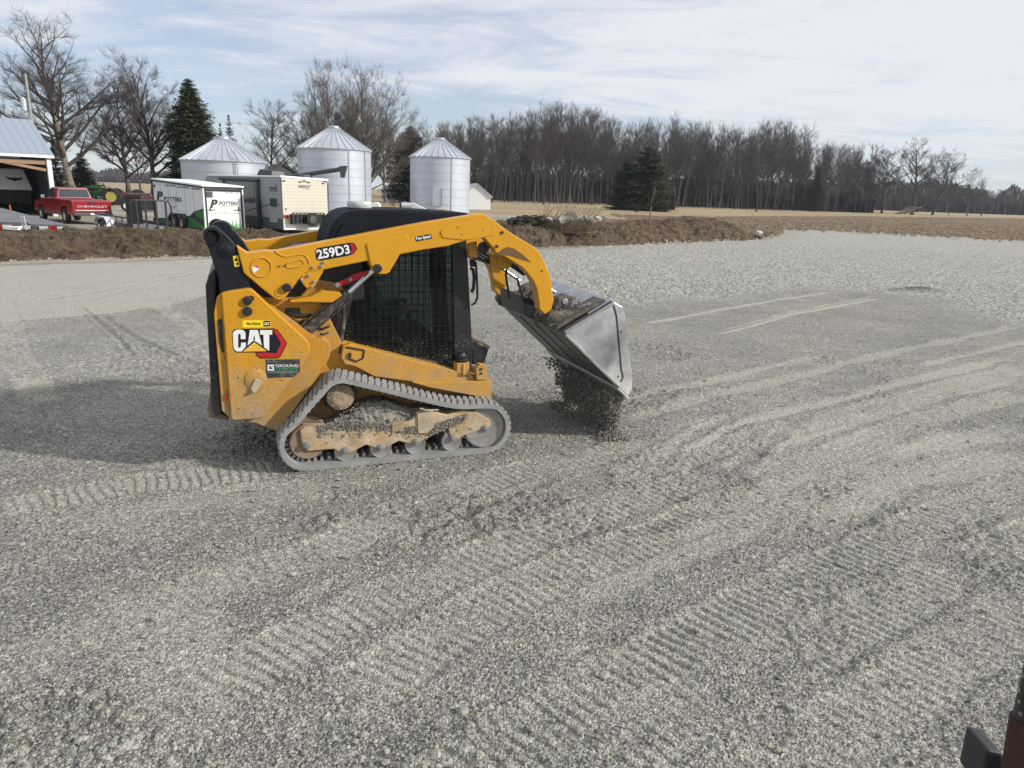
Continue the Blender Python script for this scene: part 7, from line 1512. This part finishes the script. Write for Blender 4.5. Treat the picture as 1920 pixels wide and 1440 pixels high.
# seat
sx = c0-.62
m = MB(); m.box(sx-.22, sx+.28, .60, 1.08, .78, .90); m.hexa([(sx-.34, .62, .88), (sx-.2, .62, .88), (sx-.2, 1.06, .88), (sx-.34, 1.06, .88)], [(sx-.44, .64, 1.55), (sx-.34, .64, 1.55), (sx-.34, 1.04, 1.55), (sx-.44, 1.04, 1.55)]); m.box(sx-.15, sx+.2, .68, 1.0, .60, .779); bld(m, 'seat', 'blk', bevel=.03, seg=3)
m = MB()
for y in (.57, 1.11): m.box(sx-.2, sx+.3, y-.04, y+.04, 1.04, 1.12); m.tube([(sx+.26, y, 1.1), (sx+.30, y, 1.24)], .022, 8)
bld(m, 'armrest', 'blk', bevel=.01)

# --- the operator in the cab
def person_mesh():
    """seated operator: one continuous body grown with a skin, clothes as children"""
    w0 = Vector((hx5, hy5, 0)); l0 = Vector((-hy5, hx5, 0)); base = O5+w0*sx+l0*.84
    def skin(name, vs, ed, rr, mt, parent=None, sub=2):
        me = bpy.data.meshes.new(name); me.from_pydata(vs, ed, []); me.update(); o = bpy.data.objects.new(name, me); COL.objects.link(o)
        md = o.modifiers.new('skin', 'SKIN')
        if not me.skin_vertices:
            with bpy.context.temp_override(object=o, active_object=o, selected_objects=[o]):
                try: bpy.ops.mesh.customdata_skin_add()
                except Exception as e: print('skin', e)
        if me.skin_vertices:
            for i, r in enumerate(rr): me.skin_vertices[0].data[i].radius = (r, r)
            me.skin_vertices[0].data[0].use_root = True
        sb_ = o.modifiers.new('sub', 'SUBSURF'); sb_.levels = sub; sb_.render_levels = sub; me.materials.append(mt)
        if parent: o.parent = parent
        else: o.location = base; o.rotation_euler = (0, 0, YAW5)
        return o
    vs = [(0, 0, .98), (-.05, 0, 1.15), (-.06, 0, 1.34), (-.05, 0, 1.45), (-.02, 0, 1.52), (.0, 0, 1.60), (.0, 0, 1.70)]; ed = [(i, i+1) for i in range(6)]; rr = [.13, .12, .14, .10, .055, .085, .075]
    for s in (-1, 1):
        k = len(vs); vs += [(-.05, s*.19, 1.42), (.05, s*.25, 1.20), (.28, s*.27, 1.24), (.34, s*.27, 1.25)]; rr += [.055, .043, .032, .032]; ed += [(3, k), (k, k+1), (k+1, k+2), (k+2, k+3)]
        h = k+3
        for j in range(4):
            q = len(vs); y = s*.27+(j-1.5)*.018; vs += [(.375, y, 1.245), (.385, y, 1.215), (.365, y, 1.20)]; rr += [.010, .009, .008]; ed += [(h, q), (q, q+1), (q+1, q+2)]
        q = len(vs); vs += [(.35, s*.235, 1.255), (.375, s*.222, 1.24)]; rr += [.012, .010]; ed += [(h, q), (q, q+1)]
        k = len(vs); vs += [(.08, s*.10, .97), (.46, s*.13, 1.02), (.56, s*.12, .72), (.66, s*.12, .67)]; rr += [.08, .058, .045, .036]; ed += [(0, k), (k, k+1), (k+1, k+2), (k+2, k+3)]
    M['skin'] = mat('skin', (0.48, 0.27, 0.19), .55, var=.06); M['jacket'] = mat('green_jacket', (0.06, 0.13, 0.10), .85, var=.2); M['jeans'] = mat('dark_trousers', (0.03, 0.038, 0.055), .9, var=.2); M['cap'] = mat('dark_cap', (0.02, 0.02, 0.025), .8)
    b = skin('person', vs, ed, rr, M['skin']); tag(b, 'operator in a dark green jacket seated inside the track loader cab', 'person')
    jv = [(-.01, 0, 1.0), (-.05, 0, 1.15), (-.06, 0, 1.34), (-.05, 0, 1.46)]; je = [(0, 1), (1, 2), (2, 3)]; jr = [.16, .15, .17, .12]
    for s in (-1, 1): k = len(jv); jv += [(-.05, s*.19, 1.42), (.05, s*.25, 1.20), (.26, s*.27, 1.238)]; jr += [.075, .062, .048]; je += [(3, k), (k, k+1), (k+1, k+2)]
    skin('jacket', jv, je, jr, M['jacket'], b)
    tv = [(0, 0, .98)]; te = []; tr_ = [.15]
    for s in (-1, 1): k = len(tv); tv += [(.08, s*.10, .97), (.46, s*.13, 1.02), (.56, s*.12, .74)]; tr_ += [.10, .075, .062]; te += [(0, k), (k, k+1), (k+1, k+2)]
    skin('trousers', tv, te, tr_, M['jeans'], b)
    m = MB(); m.lathe((0, 0, 1.68), (0, 0, 1), [(0, .098), (.05, .096), (.09, .07), (.105, .02)], 20); m.hexa([(.07, -.07, 1.69), (.19, -.05, 1.675), (.19, .05, 1.675), (.07, .07, 1.69)], [(.07, -.07, 1.70), (.19, -.05, 1.685), (.19, .05, 1.685), (.07, .07, 1.70)]); m.build('cap', M['cap'], b, smooth=True)
    m = MB(); m.ico((.082, 0, 1.615), .018, 1, .7, 1.3, 0); [m.ico((.074, s*.032, 1.645), .011, .6, 1, .8, 0) for s in (-1, 1)]; m.box(.070, .080, -.022, .022, 1.575, 1.58); m.build('face_features', M['skin'], b); 
person_mesh()

# --- gravel falling from the cutting edge and gathering below it
def to_w(x, y, z): return O5+Vector((hx5*x-hy5*y, hy5*x+hx5*y, z))
g = random.Random(17); m = MB()
for k in range(19000):
    z = (PV.z+.03)*g.random()**.75; q_ = 1-z/(PV.z+.03); y = Y0+.05+(Y1-Y0-.12)*(.06*q_+(1-.42*q_)*g.random()); fall = (PV.z-z)/PV.z
    clump = fbm(np.array([y*5.5]), np.array([z*4.0]), 3, 12)[0]
    if clump < .30+.20*g.random()+.16*fall: continue
    x = PV.x-.01-g.random()**1.2*.17*(1.0-.35*fall)+g.gauss(0, .010)
    r = .003+.013*g.random()**4; p = to_w(x, y+g.gauss(0, .01), max(z, .008)); m.ico(p, r, rnd=g, jit=.3)
for k in range(900):       # bouncing strays
    p = to_w(PV.x+g.gauss(-.1, .22), g.uniform(-.15, 1.8), abs(g.gauss(0, .10))); m.ico(p, .003+.008*g.random()**2, rnd=g, jit=.3)
M['fallg'] = gmat('falling_gravel', lambda h: h.K.new(h.mix(h.ramp(h.noise(60, 2), .35, .65), (0.12, 0.113, 0.10), (0.30, 0.285, 0.255)), h.b.inputs['Base Color']))  # darkened to put the shade under the bucket into the gravel colour
o = m.build('falling_gravel', M['fallg']); tag(o, 'gravel toned dark for shade, pouring from the tipped bucket edge', 'gravel', kind='stuff')
m = MB()
for k in range(2200):
    y = g.uniform(.0, 1.4); s = g.gauss(0, 1); hh = .075*math.exp(-s*s/2)*(.55+.45*math.sin(y*7)**2); x = PV.x-.10+s*.09; r = .006+.011*g.random()**2
    m.ico(to_w(x, y, hh*g.random()), r, rnd=g, jit=.3)
o = m.build('dumped_gravel', M['fallg']); tag(o, 'fresh windrow of gravel lying under the tipped bucket', 'gravel', kind='stuff')

# --- loose stones on the lot, and two large ones
g = random.Random(23); m = MB()
for k in range(1500):
    r_ = 2.4+9*g.random()**1.6; a = math.radians(g.uniform(-36, 38)); x, y = r_*math.sin(a), r_*math.cos(a); s = .006+.012*g.random()**3
    m.ico((x, y, gz(x, y)+s*.35+.006), s, 1.25, .95, .75, .28, g)
M['stone'] = gmat('loose_stone', lambda h: h.K.new(h.mix(h.ramp(h.noise(9, 2), .3, .7), (0.20, 0.192, 0.168), (0.36, 0.35, 0.30)), h.b.inputs['Base Color']))
o = m.build('loose_stones', M['stone']); tag(o, 'loose stones scattered over the gravel surface', 'stones', kind='stuff')
for px, py, s, lab in ((1133, 1270, .032, 'largest pale stone near the bottom right of the gravel lot'), (868, 1337, .028, 'flat round pale stone at the bottom centre of the gravel lot'), (1386, 1057, .026, 'small cream stone alone right of centre on the gravel lot'), (896, 1128, .02, 'small yellowish stone below the track loader on the gravel lot')):
    b = G(px, py); m = MB(); m.ico((0, 0, 0), s, 1.2, 1, .7, .18, g); o = m.build('stone', M['stone'], bevel=.006, smooth=False); o.location = (b.x, b.y, gz(b.x, b.y)+s*.3); tag(o, lab, 'stone')

# --- post of the machine the photographer stands on, at the right edge
M['rustb'] = mat('rust_brown_paint', (0.045, 0.017, 0.010), .8, var=.25, vs=8); 
a = P(1978, 1180, .95); b = P(1922, 1440, .93); d = (b-a).normalized(); top = a-d*.9; bot = b+d*((b.z+.02)/max(.2, -d.z)); t = thing('steel_post', 'dark steel post with a rust brown sleeve at the bottom right corner', 'post', (bot.x, bot.y, 0), 0); ob = Vector((bot.x, bot.y, 0))
r0 = .027; m = MB(); m.tube([top-ob, a-ob, P(1936.5, 1350, .94)-ob], r0, 18); m.build('upper_tube', M['blk'], t, smooth=True)
m = MB(); m.tube([P(1936.4, 1351, .94)-ob, b-ob, bot-ob], [r0*1.12, r0*1.12, r0*1.12], 18); m.build('sleeve', M['rustb'], t, smooth=True)
c = P(1868, 1440, .97)-ob; m = MB(); e1 = P(1836, 1480, .97)-ob; e2 = P(1852, 1408, .97)-ob; e3 = P(1882, 1414, .97)-ob; e4 = P(1902, 1480, .97)-ob
m.hexa([e1, e4, e4+Vector((0, .06, 0)), e1+Vector((0, .06, 0))], [e2, e3, e3+Vector((0, .06, 0)), e2+Vector((0, .06, 0))]); m.bar(e4+Vector((-.01, .03, -.02)), bot*0+(b-ob)+Vector((0, 0, -.02)), .03, .03); m.build('bracket', M['blk'], t, bevel=.006)
# --- thin winter air: far things fade a little
hz = MB(); hz.box(-3700, 3700, -300, 3700, -1.2, 36.0)
hm = bpy.data.materials.new('haze'); hm.use_nodes = True; hn = hm.node_tree; hn.nodes.clear(); ho = hn.nodes.new('ShaderNodeOutputMaterial'); hv = hn.nodes.new('ShaderNodeVolumePrincipled')
hv.inputs['Color'].default_value = (0.80, 0.88, 1.0, 1); hv.inputs['Density'].default_value = 0.00018; hn.links.new(hv.outputs[0], ho.inputs['Volume'])
tag(hz.build('haze', hm), 'thin pale winter haze over the farmland', 'haze', kind='stuff')
print('VERTS', sum(len(o.data.vertices) for o in bpy.data.objects if o.type == 'MESH'))
